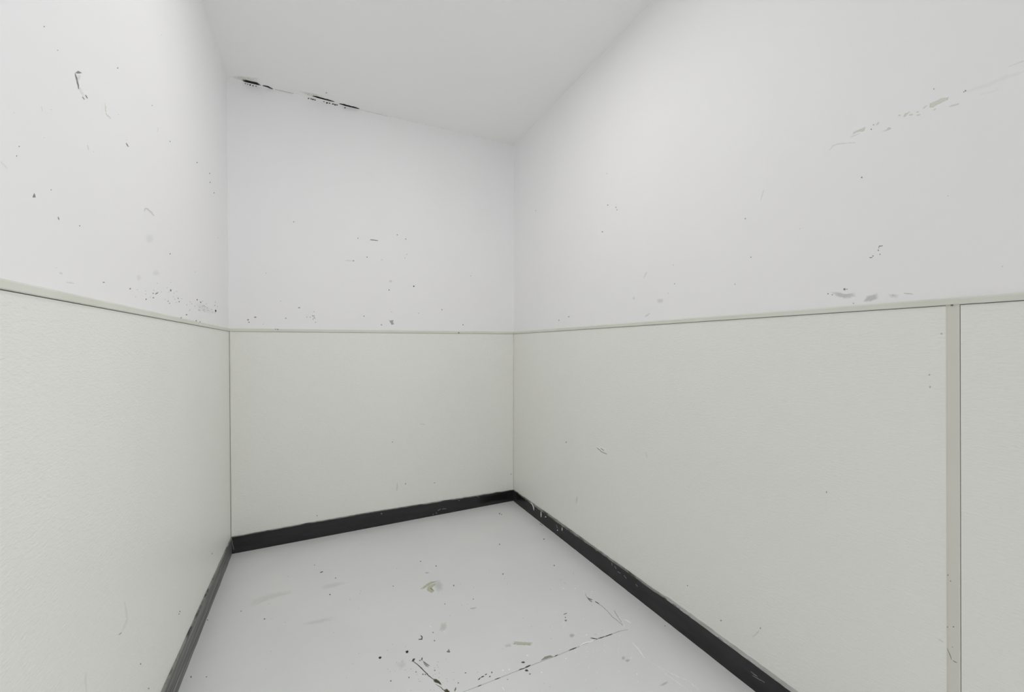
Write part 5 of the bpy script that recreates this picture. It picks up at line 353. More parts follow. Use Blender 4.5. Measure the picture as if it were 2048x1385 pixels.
('fl','specks','fine_speck',[('p',[(0.1428,2.064),(0.1422,2.0606),(0.1402,2.0598),(0.1386,2.0626),(0.1374,2.0667),(0.1392,2.0691),(0.141,2.0706),(0.1426,2.0676)]),('p',[(0.6205,1.742),(0.6191,1.7396),(0.6172,1.7394),(0.6166,1.7417),(0.6166,1.7439),(0.6178,1.7462),(0.6199,1.7469),(0.6203,1.7443)]),('p',[(1.0325,1.7126),(1.0302,1.7102),(1.0278,1.7098),(1.0273,1.7121),(1.0277,1.715),(1.0301,1.7169),(1.0326,1.7178),(1.0326,1.7151)]),('p',[(1.0368,1.3682),(1.0346,1.367),(1.0329,1.3669),(1.0324,1.3684),(1.0329,1.37),(1.0345,1.3718),(1.0365,1.3718),(1.0368,1.3701)]),('p',[(-0.1982,2.1966),(-0.1987,2.1944),(-0.1998,2.1938),(-0.2013,2.1955),(-0.2021,2.1985),(-0.2023,2.202),(-0.2006,2.2027),(-0.1988,2.2001)]),('p',[(0.5323,1.7444),(0.531,1.7424),(0.5292,1.7418),(0.5278,1.7436),(0.5281,1.7465),(0.5295,1.7486),(0.5312,1.7483),(0.5325,1.7471)]),('p',[(0.6042,1.7917),(0.6026,1.7893),(0.6009,1.79),(0.5994,1.791),(0.5999,1.7938),(0.6013,1.7956),(0.6033,1.797),(0.6043,1.7947)]),('p',[(0.1215,1.6409),(0.1205,1.6397),(0.1194,1.6389),(0.1181,1.6403),(0.1177,1.6427),(0.1185,1.6444),(0.1199,1.6447),(0.1211,1.6432)]),('p',[(0.1494,1.6864),(0.1487,1.6848),(0.1473,1.6842),(0.146,1.6858),(0.1456,1.6883),(0.1466,1.6896),(0.1479,1.6905),(0.1491,1.6886)]),('p',[(0.8606,1.426),(0.8586,1.4251),(0.8567,1.4242),(0.8558,1.4258),(0.8568,1.4279),(0.8581,1.4297),(0.8597,1.4292),(0.8605,1.428)]),('p',[(0.3326,1.4492),(0.3317,1.4481),(0.3305,1.4478),(0.3292,1.4489),(0.3293,1.4508),(0.3301,1.4523),(0.3315,1.4521),(0.3326,1.4511)]),('p',[(0.3281,1.4863),(0.3272,1.4849),(0.3257,1.4845),(0.3246,1.486),(0.3247,1.488),(0.3256,1.489),(0.3268,1.4896),(0.328,1.4884)]),('p',[(-0.1779,2.0713),(-0.1781,2.0687),(-0.1794,2.0679),(-0.1811,2.0699),(-0.1813,2.073),(-0.1814,2.0755),(-0.18,2.0753),(-0.1788,2.0739)]),('p',[(0.8303,1.9993),(0.828,1.9968),(0.8257,1.996),(0.8247,1.9983),(0.8254,2.0017),(0.8273,2.0041),(0.8294,2.0048),(0.8311,2.0032)]),('p',[(1.2131,1.7797),(1.2105,1.7777),(1.2084,1.7777),(1.2075,1.7792),(1.2081,1.7822),(1.2109,1.7844),(1.2135,1.7851),(1.2146,1.7831)]),('p',[(0.7012,1.8992),(0.6999,1.8963),(0.6981,1.8969),(0.6964,1.8979),(0.6974,1.9011),(0.6988,1.9034),(0.7011,1.9048),(0.7018,1.902)]),('p',[(1.0382,1.3634),(1.0366,1.3616),(1.0347,1.3618),(1.0336,1.3631),(1.0348,1.3651),(1.0365,1.3666),(1.0387,1.367),(1.0391,1.3653)]),('p',[(0.8942,1.4866),(0.8921,1.4855),(0.8901,1.4847),(0.8898,1.4867),(0.89,1.4887),(0.8918,1.4897),(0.8933,1.49),(0.8949,1.4891)]),('p',[(0.6602,1.4613),(0.6589,1.4596),(0.6574,1.46),(0.6565,1.4612),(0.6569,1.4629),(0.6579,1.4646),(0.6597,1.465),(0.6605,1.4633)]),('p',[(0.1944,2.1139),(0.1938,2.1105),(0.1918,2.11),(0.1904,2.1125),(0.1905,2.1158),(0.191,2.119),(0.1927,2.1192),(0.1945,2.1177)]),('p',[(1.1244,1.731),(1.1221,1.7285),(1.1197,1.7283),(1.1191,1.7304),(1.12,1.7332),(1.1223,1.7357),(1.125,1.7363),(1.1255,1.7339)]),('p',[(1.2194,1.6128),(1.2171,1.6102),(1.2153,1.6111),(1.2136,1.6121),(1.215,1.615),(1.2176,1.617),(1.2198,1.6171),(1.221,1.6156)]),('p',[(-0.1332,2.4149),(-0.1339,2.4113),(-0.1356,2.4105),(-0.1371,2.4139),(-0.1381,2.4173),(-0.1375,2.4201),(-0.1363,2.4225),(-0.1342,2.4196)]),('p',[(0.7234,1.2479),(0.7224,1.2467),(0.721,1.2467),(0.7205,1.248),(0.7206,1.2493),(0.7217,1.2506),(0.7232,1.2505),(0.7238,1.2493)]),('p',[(0.3181,1.6414),(0.3169,1.64),(0.3156,1.6396),(0.3145,1.6411),(0.314,1.6434),(0.3152,1.645),(0.3167,1.6454),(0.3179,1.6437)]),('p',[(0.0965,1.5826),(0.0962,1.5807),(0.0948,1.5808),(0.0936,1.5822),(0.0935,1.5841),(0.0941,1.5853),(0.0952,1.5859),(0.0964,1.5847)]),('p',[(0.8626,1.8494),(0.8603,1.8474),(0.8585,1.8473),(0.8572,1.8487),(0.8575,1.8519),(0.8598,1.8537),(0.8621,1.8549),(0.8626,1.8524)]),('p',[(-0.1608,1.8495),(-0.1612,1.8481),(-0.1622,1.8475),(-0.1634,1.8489),(-0.1645,1.8513),(-0.1641,1.8536),(-0.1626,1.853),(-0.1614,1.8517)]),('p',[(-0.1706,1.7578),(-0.1714,1.7566),(-0.1723,1.7563),(-0.1735,1.7575),(-0.174,1.7595),(-0.1738,1.7611),(-0.1728,1.7614),(-0.1716,1.7601)]),('p',[(0.1907,2.0916),(0.1892,2.0894),(0.1878,2.0891),(0.186,2.0902),(0.186,2.0939),(0.1867,2.0971),(0.1885,2.0973),(0.1901,2.0953)]),('p',[(0.6319,1.7829),(0.6305,1.7812),(0.6286,1.7801),(0.6276,1.7822),(0.6278,1.7849),(0.6293,1.7873),(0.6313,1.7877),(0.6321,1.7855)]),('p',[(0.6508,1.955),(0.6494,1.9517),(0.6473,1.9519),(0.6463,1.9541),(0.6463,1.9572),(0.6481,1.9594),(0.6502,1.9606),(0.6507,1.9578)]),('p',[(1.1413,1.5261),(1.1389,1.5244),(1.1369,1.5245),(1.1355,1.5257),(1.1371,1.5282),(1.1391,1.5298),(1.1408,1.5297),(1.1421,1.5287)]),('p',[(1.1261,1.7228),(1.1236,1.7204),(1.1214,1.7205),(1.12,1.722),(1.1218,1.725),(1.1237,1.7271),(1.1262,1.7279),(1.1276,1.7261)]),('p',[(0.7337,1.2257),(0.7325,1.2246),(0.7309,1.2245),(0.7303,1.2258),(0.7302,1.2274),(0.7317,1.2285),(0.7331,1.2282),(0.7339,1.2272)]),('p',[(0.39,2.2387),(0.3883,2.2359),(0.3865,2.2356),(0.3846,2.2369),(0.3848,2.2412),(0.3862,2.2444),(0.3882,2.2454),(0.39,2.2431)]),('p',[(0.2732,1.6771),(0.2725,1.6754),(0.2713,1.6755),(0.2701,1.6765),(0.2698,1.6787),(0.2706,1.6808),(0.2721,1.6808),(0.2733,1.6792)]),('p',[(0.0644,1.8549),(0.0639,1.8528),(0.0625,1.8529),(0.061,1.8539),(0.0605,1.8568),(0.0612,1.8591),(0.0627,1.8586),(0.0641,1.8576)]),('p',[(-0.1226,2.0164),(-0.1232,2.0142),(-0.1245,2.0132),(-0.1262,2.0153),(-0.1269,2.0185),(-0.1265,2.0212),(-0.125,2.0214),(-0.1234,2.0197)]),('p',[(0.815,1.586),(0.8136,1.5838),(0.8117,1.5837),(0.8107,1.5854),(0.8115,1.5877),(0.813,1.5891),(0.8149,1.5898),(0.8161,1.5884)]),('p',[(0.8689,1.8957),(0.867,1.8935),(0.8651,1.8931),(0.8643,1.895),(0.8643,1.8979),(0.8664,1.9011),(0.8689,1.9013),(0.8696,1.8987)]),('p',[(1.1221,1.761),(1.1196,1.7593),(1.1169,1.7579),(1.1166,1.7605),(1.1178,1.7631),(1.1197,1.7658),(1.1217,1.7654),(1.1227,1.7639)]),('p',[(0.8741,1.1477),(0.873,1.1466),(0.8715,1.1466),(0.8705,1.1476),(0.8715,1.1489),(0.8725,1.1502),(0.8738,1.1497),(0.8746,1.1489)]),('p',[(1.0784,1.3722),(1.0764,1.371),(1.0746,1.3709),(1.0737,1.3721),(1.0747,1.374),(1.0764,1.3758),(1.0781,1.3753),(1.0794,1.3744)]),('p',[(0.1753,1.9787),(0.1742,1.9764),(0.1727,1.9768),(0.1711,1.9777),(0.1713,1.9807),(0.1718,1.9833),(0.1733,1.9835),(0.1744,1.9815)]),('p',[(0.8227,1.5232),(0.821,1.5214),(0.8191,1.5214),(0.8184,1.523),(0.8187,1.5252),(0.8203,1.5269),(0.822,1.5266),(0.8234,1.5257)]),('p',[(0.4067,1.4843),(0.4054,1.4826),(0.4036,1.4823),(0.4028,1.4843),(0.4023,1.4864),(0.4038,1.4874),(0.4052,1.4879),(0.406,1.4863)]),('p',[(0.2427,1.5402),(0.242,1.5384),(0.2405,1.5382),(0.2394,1.5399),(0.2393,1.5419),(0.2401,1.5432),(0.2414,1.5435),(0.2424,1.5422)]),('p',[(0.3178,1.5634),(0.3172,1.5614),(0.3156,1.5615),(0.3145,1.563),(0.3145,1.565),(0.3151,1.567),(0.3166,1.5666),(0.3177,1.5654)]),('p',[(0.4032,1.4552),(0.4022,1.4536),(0.4005,1.4532),(0.3994,1.4549),(0.3992,1.4572),(0.4004,1.4589),(0.4021,1.4588),(0.4033,1.4573)]),('p',[(0.3306,1.384),(0.3299,1.3829),(0.3288,1.383),(0.3274,1.3836),(0.3273,1.3856),(0.3283,1.387),(0.3297,1.3867),(0.3307,1.3856)]),('p',[(0.413,1.5081),(0.4122,1.5062),(0.4105,1.5057),(0.4097,1.5077),(0.4099,1.5096),(0.4107,1.511),(0.4121,1.5113),(0.4135,1.5103)]),('p',[(0.394,1.4858),(0.3927,1.4844),(0.3913,1.4847),(0.3904,1.4859),(0.3903,1.4876),(0.391,1.4895),(0.3926,1.4893),(0.394,1.4882)]),('p',[(0.2507,1.6531),(0.2496,1.6511),(0.248,1.6512),(0.2465,1.6526),(0.2468,1.655),(0.2476,1.6565),(0.2489,1.6573),(0.2501,1.6556)]),('p',[(0.2664,1.4212),(0.2657,1.4199),(0.2645,1.4201),(0.2631,1.4207),(0.263,1.4228),(0.2638,1.4245),(0.2654,1.4246),(0.2663,1.4229)]),('p',[(0.369,1.5079),(0.3678,1.5065),(0.3663,1.506),(0.365,1.5075),(0.3654,1.5097),(0.3663,1.5109),(0.3676,1.5112),(0.3688,1.5101)]),('p',[(0.3282,1.4514),(0.3272,1.4504),(0.3259,1.4496),(0.3247,1.4511),(0.3248,1.4531),(0.3258,1.4541),(0.3272,1.455),(0.3282,1.4533)]),('p',[(0.3553,1.3972),(0.3546,1.3959),(0.3532,1.3955),(0.352,1.3967),(0.3521,1.3987),(0.353,1.4002),(0.3544,1.3998),(0.3553,1.3988)]),('p',[(0.4026,1.3774),(0.4013,1.3763),(0.4,1.3765),(0.3988,1.3773),(0.3991,1.3791),(0.3999,1.3802),(0.4012,1.3805),(0.4023,1.3793)]),('p',[(0.3642,1.4698),(0.3632,1.4681),(0.3617,1.4683),(0.3609,1.4698),(0.3603,1.4717),(0.3616,1.4726),(0.3629,1.4731),(0.3639,1.4718)]),('p',[(0.3514,1.5097),(0.3504,1.508),(0.3489,1.5084),(0.3476,1.5094),(0.3474,1.5117),(0.3486,1.5131),(0.3499,1.5129),(0.3514,1.5121)]),('p',[(0.2719,1.5752),(0.2708,1.574),(0.2695,1.5737),(0.268,1.5746),(0.2683,1.577),(0.269,1.5786),(0.2705,1.5792),(0.2718,1.5776)]),('p',[(0.3239,1.5543),(0.3229,1.5524),(0.3215,1.553),(0.3205,1.5542),(0.3197,1.5563),(0.3209,1.5581),(0.3224,1.5574),(0.3233,1.5563)]),('p',[(0.45,1.4345),(0.4493,1.4326),(0.4477,1.4332),(0.4465,1.4342),(0.4463,1.4364),(0.4476,1.4378),(0.4493,1.4382),(0.4501,1.4363)]),('p',[(0.4407,1.4035),(0.4398,1.4024),(0.4384,1.4017),(0.4377,1.4034),(0.4371,1.4053),(0.4384,1.4067),(0.4398,1.4062),(0.4412,1.4054)]),('p',[(0.4195,1.4054),(0.4188,1.4039),(0.4174,1.4042),(0.4161,1.405),(0.416,1.4071),(0.4171,1.4087),(0.4186,1.4079),(0.42,1.4073)]),('p',[(0.3281,1.462),(0.3272,1.4603),(0.3257,1.4605),(0.3245,1.4618),(0.3244,1.4638),(0.3253,1.4655),(0.3267,1.4649),(0.3276,1.4638)]),('p',[(0.3635,1.5269),(0.3624,1.5255),(0.361,1.5253),(0.3601,1.5269),(0.3595,1.5288),(0.3609,1.5299),(0.3623,1.5308),(0.3636,1.5292)]),('p',[(0.419,1.3412),(0.418,1.3403),(0.4166,1.3398),(0.4159,1.3412),(0.4157,1.3428),(0.4167,1.3438),(0.4181,1.3446),(0.419,1.343)]),('p',[(0.2946,1.4253),(0.2937,1.4243),(0.2924,1.4237),(0.2912,1.425),(0.291,1.4271),(0.2922,1.428),(0.2934,1.4283),(0.2944,1.4271)]),('p',[(0.4444,1.508),(0.4429,1.5068),(0.4415,1.5062),(0.44,1.5076),(0.4402,1.51),(0.4416,1.511),(0.4429,1.5112),(0.4439,1.51)]),('p',[(0.3889,1.4579),(0.3878,1.4564),(0.3863,1.4564),(0.3853,1.4577),(0.3853,1.4597),(0.3862,1.4613),(0.3877,1.4614),(0.389,1.4601)]),('p',[(0.4064,1.4946),(0.4053,1.4928),(0.4036,1.4926),(0.4024,1.4943),(0.4024,1.4966),(0.4038,1.4976),(0.4052,1.4984),(0.4065,1.4969)]),('p',[(0.294,1.5253),(0.2933,1.5234),(0.2918,1.5239),(0.2903,1.5248),(0.2905,1.5271),(0.2913,1.5289),(0.2927,1.5285),(0.2938,1.5273)]),('p',[(0.4194,1.4183),(0.4184,1.417),(0.4171,1.4171),(0.416,1.4181),(0.4156,1.4201),(0.4169,1.4215),(0.4185,1.4218),(0.4196,1.4202)]),('p',[(0.4026,1.4081),(0.4015,1.4064),(0.3998,1.4065),(0.399,1.4081),(0.399,1.4098),(0.3998,1.4112),(0.4011,1.4109),(0.4021,1.41)]),('p',[(0.3141,1.5201),(0.313,1.5182),(0.3115,1.5187),(0.3101,1.5198),(0.3099,1.5221),(0.3109,1.524),(0.3126,1.524),(0.3137,1.5223)]),('p',[(0.3838,1.4233),(0.3832,1.4214),(0.3817,1.4218),(0.3805,1.4229),(0.3806,1.4248),(0.3815,1.4263),(0.3831,1.4268),(0.3838,1.4249)]),('p',[(0.3793,1.4537),(0.3784,1.4522),(0.3769,1.4522),(0.3755,1.4534),(0.3758,1.4555),(0.3766,1.4574),(0.3782,1.4572),(0.3796,1.4559)]),('p',[(0.3567,1.3753),(0.356,1.3742),(0.3548,1.3741),(0.3534,1.3749),(0.3539,1.3767),(0.3546,1.378),(0.3559,1.3784),(0.3572,1.3772)]),('p',[(0.2369,1.5568),(0.2363,1.5552),(0.2349,1.5548),(0.2336,1.5563),(0.2333,1.5586),(0.2342,1.5604),(0.2357,1.56),(0.2368,1.5587)]),('p',[(0.53,1.3969),(0.5293,1.3952),(0.5278,1.3955),(0.5268,1.3967),(0.5264,1.3987),(0.5279,1.4),(0.5295,1.4001),(0.5306,1.3987)]),('p',[(0.2582,1.5366),(0.2574,1.5348),(0.2559,1.5351),(0.255,1.5365),(0.2548,1.5382),(0.2556,1.5395),(0.2568,1.5399),(0.2577,1.5385)]),('p',[(0.2922,1.5715),(0.2916,1.5697),(0.29,1.5691),(0.2888,1.5709),(0.2889,1.5732),(0.2896,1.5752),(0.2911,1.5747),(0.2921,1.5734)]),('p',[(0.3672,1.3911),(0.3664,1.3898),(0.365,1.3895),(0.364,1.3909),(0.3637,1.3928),(0.365,1.3937),(0.3663,1.3945),(0.3672,1.3928)]),('p',[(0.3966,1.4363),(0.3952,1.4354),(0.3938,1.4346),(0.393,1.4364),(0.3925,1.4383),(0.3937,1.4399),(0.3953,1.4399),(0.3962,1.4383)])]),
('fl','paint_flecks','white_chip',[('p',[(0.7346,1.3865),(0.7313,1.3839),(0.7272,1.3854),(0.7232,1.3877),(0.7231,1.3922),(0.727,1.3947),(0.7319,1.3943),(0.7343,1.3905)]),('p',[(0.8585,1.3089),(0.8548,1.3072),(0.8518,1.3071),(0.8496,1.3091),(0.8502,1.313),(0.8539,1.3146),(0.8569,1.3149),(0.8581,1.3125)]),('p',[(0.6199,1.3622),(0.617,1.3607),(0.6136,1.361),(0.6101,1.3632),(0.6102,1.3669),(0.6127,1.3698),(0.6169,1.3683),(0.6202,1.3657)]),('p',[(0.6414,1.3568),(0.64,1.3534),(0.6361,1.355),(0.6334,1.3573),(0.6333,1.3607),(0.6357,1.3637),(0.6397,1.3625),(0.6432,1.36)]),('p',[(0.741,1.2925),(0.7383,1.2908),(0.7353,1.2899),(0.7344,1.2928),(0.734,1.296),(0.7371,1.2978),(0.7397,1.2975),(0.7422,1.296)]),('p',[(0.4393,1.7123),(0.4373,1.7093),(0.434,1.7095),(0.4309,1.7121),(0.4317,1.7161),(0.4332,1.7193),(0.4364,1.7188),(0.4398,1.7168)]),('p',[(0.4813,1.6562),(0.48,1.6527),(0.4766,1.6535),(0.4739,1.656),(0.4734,1.6601),(0.4756,1.6633),(0.4791,1.6621),(0.4815,1.6597)]),('p',[(1.0952,1.6911),(1.0923,1.6868),(1.0887,1.6884),(1.0871,1.6909),(1.0874,1.6949),(1.091,1.6982),(1.0955,1.6989),(1.096,1.6947)]),('p',[(1.0817,1.2021),(1.0788,1.2003),(1.0754,1.1997),(1.0743,1.2021),(1.0757,1.205),(1.0789,1.2078),(1.0824,1.2074),(1.0841,1.2052)]),('p',[(1.0497,1.1335),(1.0457,1.1321),(1.0417,1.1313),(1.041,1.1342),(1.0428,1.1369),(1.0456,1.1399),(1.0484,1.1386),(1.0495,1.1366)]),('p',[(1.1453,1.6664),(1.1421,1.6635),(1.1381,1.6618),(1.1367,1.665),(1.1391,1.6694),(1.1424,1.6727),(1.1463,1.6737),(1.1477,1.6707)]),('p',[(1.0046,1.3776),(1.0007,1.3747),(0.9974,1.3754),(0.9957,1.3777),(0.9964,1.3816),(1.0003,1.3847),(1.0046,1.3852),(1.0067,1.3821)]),('p',[(1.0323,1.2997),(1.03,1.2988),(1.0284,1.2989),(1.0268,1.2997),(1.028,1.3019),(1.0299,1.3029),(1.032,1.3034),(1.0324,1.3018)]),('p',[(1.0401,1.3416),(1.0383,1.3401),(1.0363,1.34),(1.0353,1.3413),(1.0366,1.3433),(1.0382,1.3452),(1.0403,1.3451),(1.041,1.3436)]),('p',[(0.9605,1.4865),(0.9584,1.4844),(0.9567,1.4852),(0.9554,1.4863),(0.9559,1.4887),(0.958,1.4907),(0.9602,1.4907),(0.9607,1.4888)]),('p',[(0.9644,1.4052),(0.9621,1.4035),(0.9603,1.404),(0.9593,1.4053),(0.9595,1.4076),(0.9618,1.4087),(0.9637,1.409),(0.9652,1.4078)]),('p',[(0.9723,1.292),(0.9702,1.2911),(0.9682,1.2906),(0.9677,1.2922),(0.9681,1.2941),(0.97,1.2957),(0.9716,1.2951),(0.9724,1.294)]),('p',[(1.0775,1.2953),(1.0757,1.294),(1.0741,1.2942),(1.0734,1.2953),(1.0738,1.2971),(1.0758,1.2985),(1.0774,1.2982),(1.0787,1.2972)]),('p',[(0.9531,1.4819),(0.9508,1.4802),(0.9488,1.4803),(0.9476,1.4817),(0.9486,1.4841),(0.9505,1.4856),(0.9525,1.486),(0.9529,1.4842)]),('p',[(0.9488,1.3029),(0.9469,1.3019),(0.9452,1.3017),(0.9437,1.3027),(0.9447,1.3049),(0.9466,1.3065),(0.9486,1.3064),(0.9495,1.3049)]),('p',[(1.1602,1.22),(1.1579,1.2183),(1.1562,1.2191),(1.1549,1.22),(1.1563,1.2219),(1.1582,1.223),(1.1605,1.2235),(1.161,1.2219)]),('p',[(1.0251,1.1066),(1.0231,1.1054),(1.0213,1.1057),(1.0209,1.107),(1.0217,1.1083),(1.023,1.1095),(1.0249,1.1096),(1.0253,1.1082)]),('p',[(0.7879,1.289),(0.7866,1.288),(0.7852,1.2878),(0.784,1.2887),(0.7849,1.2904),(0.7861,1.2917),(0.7876,1.2917),(0.7888,1.2907)]),('p',[(0.9974,1.1723),(0.9953,1.1717),(0.9938,1.1717),(0.9923,1.1724),(0.9931,1.1744),(0.9952,1.1751),(0.9968,1.1752),(0.9977,1.1741)]),('p',[(0.9058,1.258),(0.9042,1.2567),(0.9025,1.2567),(0.9019,1.258),(0.9025,1.2596),(0.9039,1.2607),(0.9054,1.2607),(0.9061,1.2596)]),('p',[(0.9179,1.3693),(0.916,1.3677),(0.9143,1.3681),(0.9129,1.3691),(0.9137,1.3714),(0.9156,1.3727),(0.9175,1.3729),(0.9181,1.3713)]),('p',[(0.8639,1.1943),(0.8621,1.1933),(0.8607,1.1938),(0.8599,1.1947),(0.86,1.1963),(0.8616,1.1973),(0.8634,1.1975),(0.8639,1.196)]),('p',[(0.8854,1.268),(0.8836,1.2666),(0.882,1.2672),(0.8808,1.2681),(0.8817,1.2698),(0.8831,1.2714),(0.885,1.2715),(0.886,1.27)]),('p',[(1.0207,1.4004),(1.0189,1.3991),(1.0167,1.3985),(1.0159,1.4001),(1.0171,1.4022),(1.0188,1.4036),(1.0209,1.4041),(1.0212,1.4023)]),('p',[(0.9492,1.2688),(0.9473,1.2678),(0.9457,1.2678),(0.9448,1.2689),(0.9453,1.2708),(0.947,1.2723),(0.9486,1.2716),(0.95,1.2708)]),('p',[(0.8521,1.3194),(0.8506,1.3181),(0.8488,1.3178),(0.8478,1.3192),(0.8484,1.3212),(0.8501,1.3229),(0.8517,1.3223),(0.8526,1.3211)]),('p',[(0.9445,1.4606),(0.9424,1.4592),(0.9406,1.4593),(0.9398,1.4606),(0.9399,1.4628),(0.942,1.4648),(0.9443,1.4648),(0.9455,1.4632)]),('p',[(1.0049,1.347),(1.0027,1.3458),(1.0009,1.3457),(0.9997,1.3469),(1.001,1.3489),(1.0026,1.3507),(1.0042,1.3502),(1.0049,1.349)]),('p',[(0.9654,1.5591),(0.9633,1.5576),(0.9608,1.5564),(0.9598,1.5584),(0.961,1.5612),(0.963,1.5628),(0.9649,1.5629),(0.9662,1.5617)]),('p',[(0.9521,1.315),(0.9503,1.3137),(0.9483,1.3134),(0.9475,1.3149),(0.948,1.317),(0.95,1.3179),(0.9516,1.3179),(0.9526,1.3169)]),('p',[(0.9044,1.345),(0.9026,1.3438),(0.9007,1.3433),(0.9002,1.345),(0.9006,1.3468),(0.9022,1.3483),(0.9042,1.3486),(0.9053,1.3471)]),('p',[(0.7803,1.382),(0.7788,1.3806),(0.7768,1.3801),(0.7757,1.3817),(0.7764,1.3839),(0.7781,1.385),(0.7798,1.3854),(0.7809,1.3841)]),('p',[(0.9911,1.2917),(0.9895,1.2907),(0.9873,1.2898),(0.9863,1.2914),(0.9877,1.2934),(0.9893,1.2949),(0.9913,1.295),(0.9918,1.2935)]),('p',[(0.8942,1.3629),(0.8928,1.361),(0.8908,1.3609),(0.8901,1.3626),(0.8909,1.3645),(0.8924,1.366),(0.894,1.3658),(0.8956,1.3649)]),('p',[(0.9131,1.2423),(0.9118,1.241),(0.9098,1.2406),(0.9095,1.2423),(0.91,1.2438),(0.9114,1.2448),(0.9129,1.2448),(0.914,1.2439)]),('p',[(0.9784,1.3008),(0.9763,1.2999),(0.9746,1.2999),(0.9733,1.3008),(0.9743,1.3028),(0.9761,1.3041),(0.9777,1.3039),(0.9785,1.3028)]),('p',[(0.8391,1.3007),(0.8371,1.2999),(0.8356,1.2998),(0.8343,1.3008),(0.8347,1.3029),(0.8366,1.3044),(0.8383,1.3041),(0.8397,1.303)]),('p',[(1.1285,1.3191),(1.1263,1.3178),(1.1242,1.3177),(1.1231,1.319),(1.1241,1.3212),(1.1264,1.3222),(1.1282,1.3223),(1.1299,1.3214)]),('p',[(1.0125,1.2777),(1.0109,1.276),(1.0091,1.2764),(1.0085,1.2777),(1.0091,1.2794),(1.0108,1.2808),(1.013,1.2813),(1.0131,1.2794)]),('p',[(1.0512,1.4656),(1.0488,1.4642),(1.0469,1.4643),(1.0455,1.4654),(1.0468,1.4678),(1.0488,1.4693),(1.0508,1.4697),(1.0522,1.4683)]),('p',[(1.3189,1.4216),(1.3159,1.4199),(1.3141,1.4204),(1.3124,1.4214),(1.314,1.424),(1.3168,1.4262),(1.3196,1.4264),(1.3196,1.4241)]),('p',[(1.0238,1.3554),(1.0216,1.3537),(1.0198,1.3543),(1.0189,1.3555),(1.0196,1.3575),(1.0215,1.3589),(1.0234,1.359),(1.0239,1.3575)]),('p',[(1.1195,1.3143),(1.1176,1.3124),(1.1157,1.3128),(1.1146,1.3141),(1.1154,1.3164),(1.1178,1.3179),(1.1196,1.3174),(1.1212,1.3164)]),('p',[(0.9314,1.2831),(0.9295,1.2814),(0.9275,1.2817),(0.9265,1.2831),(0.9271,1.2852),(0.9291,1.2862),(0.931,1.2866),(0.9317,1.285)]),('p',[(1.051,1.3605),(1.0487,1.3595),(1.0467,1.359),(1.046,1.3606),(1.0464,1.3628),(1.0487,1.364),(1.051,1.3646),(1.052,1.3629)]),('p',[(1.0119,1.2684),(1.0098,1.2675),(1.0076,1.2668),(1.0068,1.2684),(1.0076,1.2705),(1.0096,1.2719),(1.0112,1.2713),(1.0127,1.2705)]),('p',[(1.1092,1.3307),(1.1071,1.3293),(1.1052,1.3294),(1.1039,1.3305),(1.1049,1.3329),(1.1072,1.3346),(1.109,1.334),(1.1099,1.3328)]),('p',[(0.9859,1.3759),(0.9842,1.3747),(0.9823,1.3744),(0.9819,1.3759),(0.9818,1.378),(0.984,1.3791),(0.9856,1.379),(0.9864,1.3778)]),('p',[(0.8607,1.3586),(0.8588,1.3575),(0.857,1.3572),(0.8562,1.3586),(0.8564,1.3607),(0.8583,1.3625),(0.86,1.3619),(0.8612,1.3607)]),('p',[(0.9215,1.2022),(0.9196,1.2012),(0.9176,1.2009),(0.9169,1.2024),(0.9178,1.2041),(0.9192,1.2056),(0.921,1.2053),(0.9214,1.2039)]),('p',[(0.9067,1.3206),(0.905,1.3189),(0.9031,1.3192),(0.9023,1.3206),(0.9029,1.3225),(0.9045,1.3243),(0.9065,1.3241),(0.907,1.3225)]),('p',[(1.0958,1.2872),(1.0939,1.2859),(1.0916,1.2853),(1.0909,1.2871),(1.0923,1.2889),(1.094,1.2909),(1.0956,1.2901),(1.0969,1.2892)]),('p',[(0.9632,1.3224),(0.9614,1.3208),(0.9596,1.321),(0.9591,1.3225),(0.9593,1.3244),(0.9611,1.3261),(0.9633,1.3261),(0.9638,1.3243)]),('p',[(0.9542,1.4708),(0.9525,1.4687),(0.9503,1.4685),(0.9499,1.4706),(0.9499,1.4729),(0.9522,1.4751),(0.9542,1.4745),(0.9551,1.473)]),('p',[(1.0725,1.2642),(1.0703,1.2625),(1.0686,1.2632),(1.0678,1.2643),(1.0685,1.2661),(1.0704,1.2677),(1.0721,1.2672),(1.0732,1.2662)]),('p',[(1.0441,1.4624),(1.042,1.4604),(1.0402,1.4609),(1.0384,1.4619),(1.0394,1.4647),(1.0419,1.4663),(1.0443,1.4667),(1.0446,1.4646)]),('p',[(0.9067,1.2348),(0.9048,1.2337),(0.9029,1.2336),(0.9019,1.2349),(0.9029,1.2367),(0.9044,1.2384),(0.906,1.2377),(0.9066,1.2366)])]),
('fl','scratch','brown',[('r',[(0.0161,2.3764),(0.0155,2.3807),(0.0148,2.3849),(0.024,2.375),(0.0227,2.3833),(0.0214,2.3916),(0.0306,2.3819),(0.03,2.3861),(0.0293,2.3904)])]),
('fl','stain','yellow_stain',[('p',[(0.4477,1.9985),(0.4615,2.007),(0.4758,2.0195),(0.4934,2.0314),(0.5114,2.0406),(0.5264,2.0413),(0.5397,2.0397),(0.5554,2.0361),(0.5697,2.0377),(0.5561,2.0332),(0.5413,2.0256),(0.5267,2.023),(0.512,2.0152),(0.4965,2.0088),(0.4785,1.9962),(0.4642,1.9863)])]),
('fl','stain','yellow_stain',[('p',[(0.4885,2.0047),(0.5018,2.0163),(0.5178,2.0222),(0.5296,2.0198),(0.5431,2.013),(0.5313,2.0008),(0.5206,1.9899),(0.5004,1.9804),(0.5105,1.9623),(0.5185,1.9452),(0.4979,1.9333),(0.4886,1.952),(0.4787,1.9726)])]),
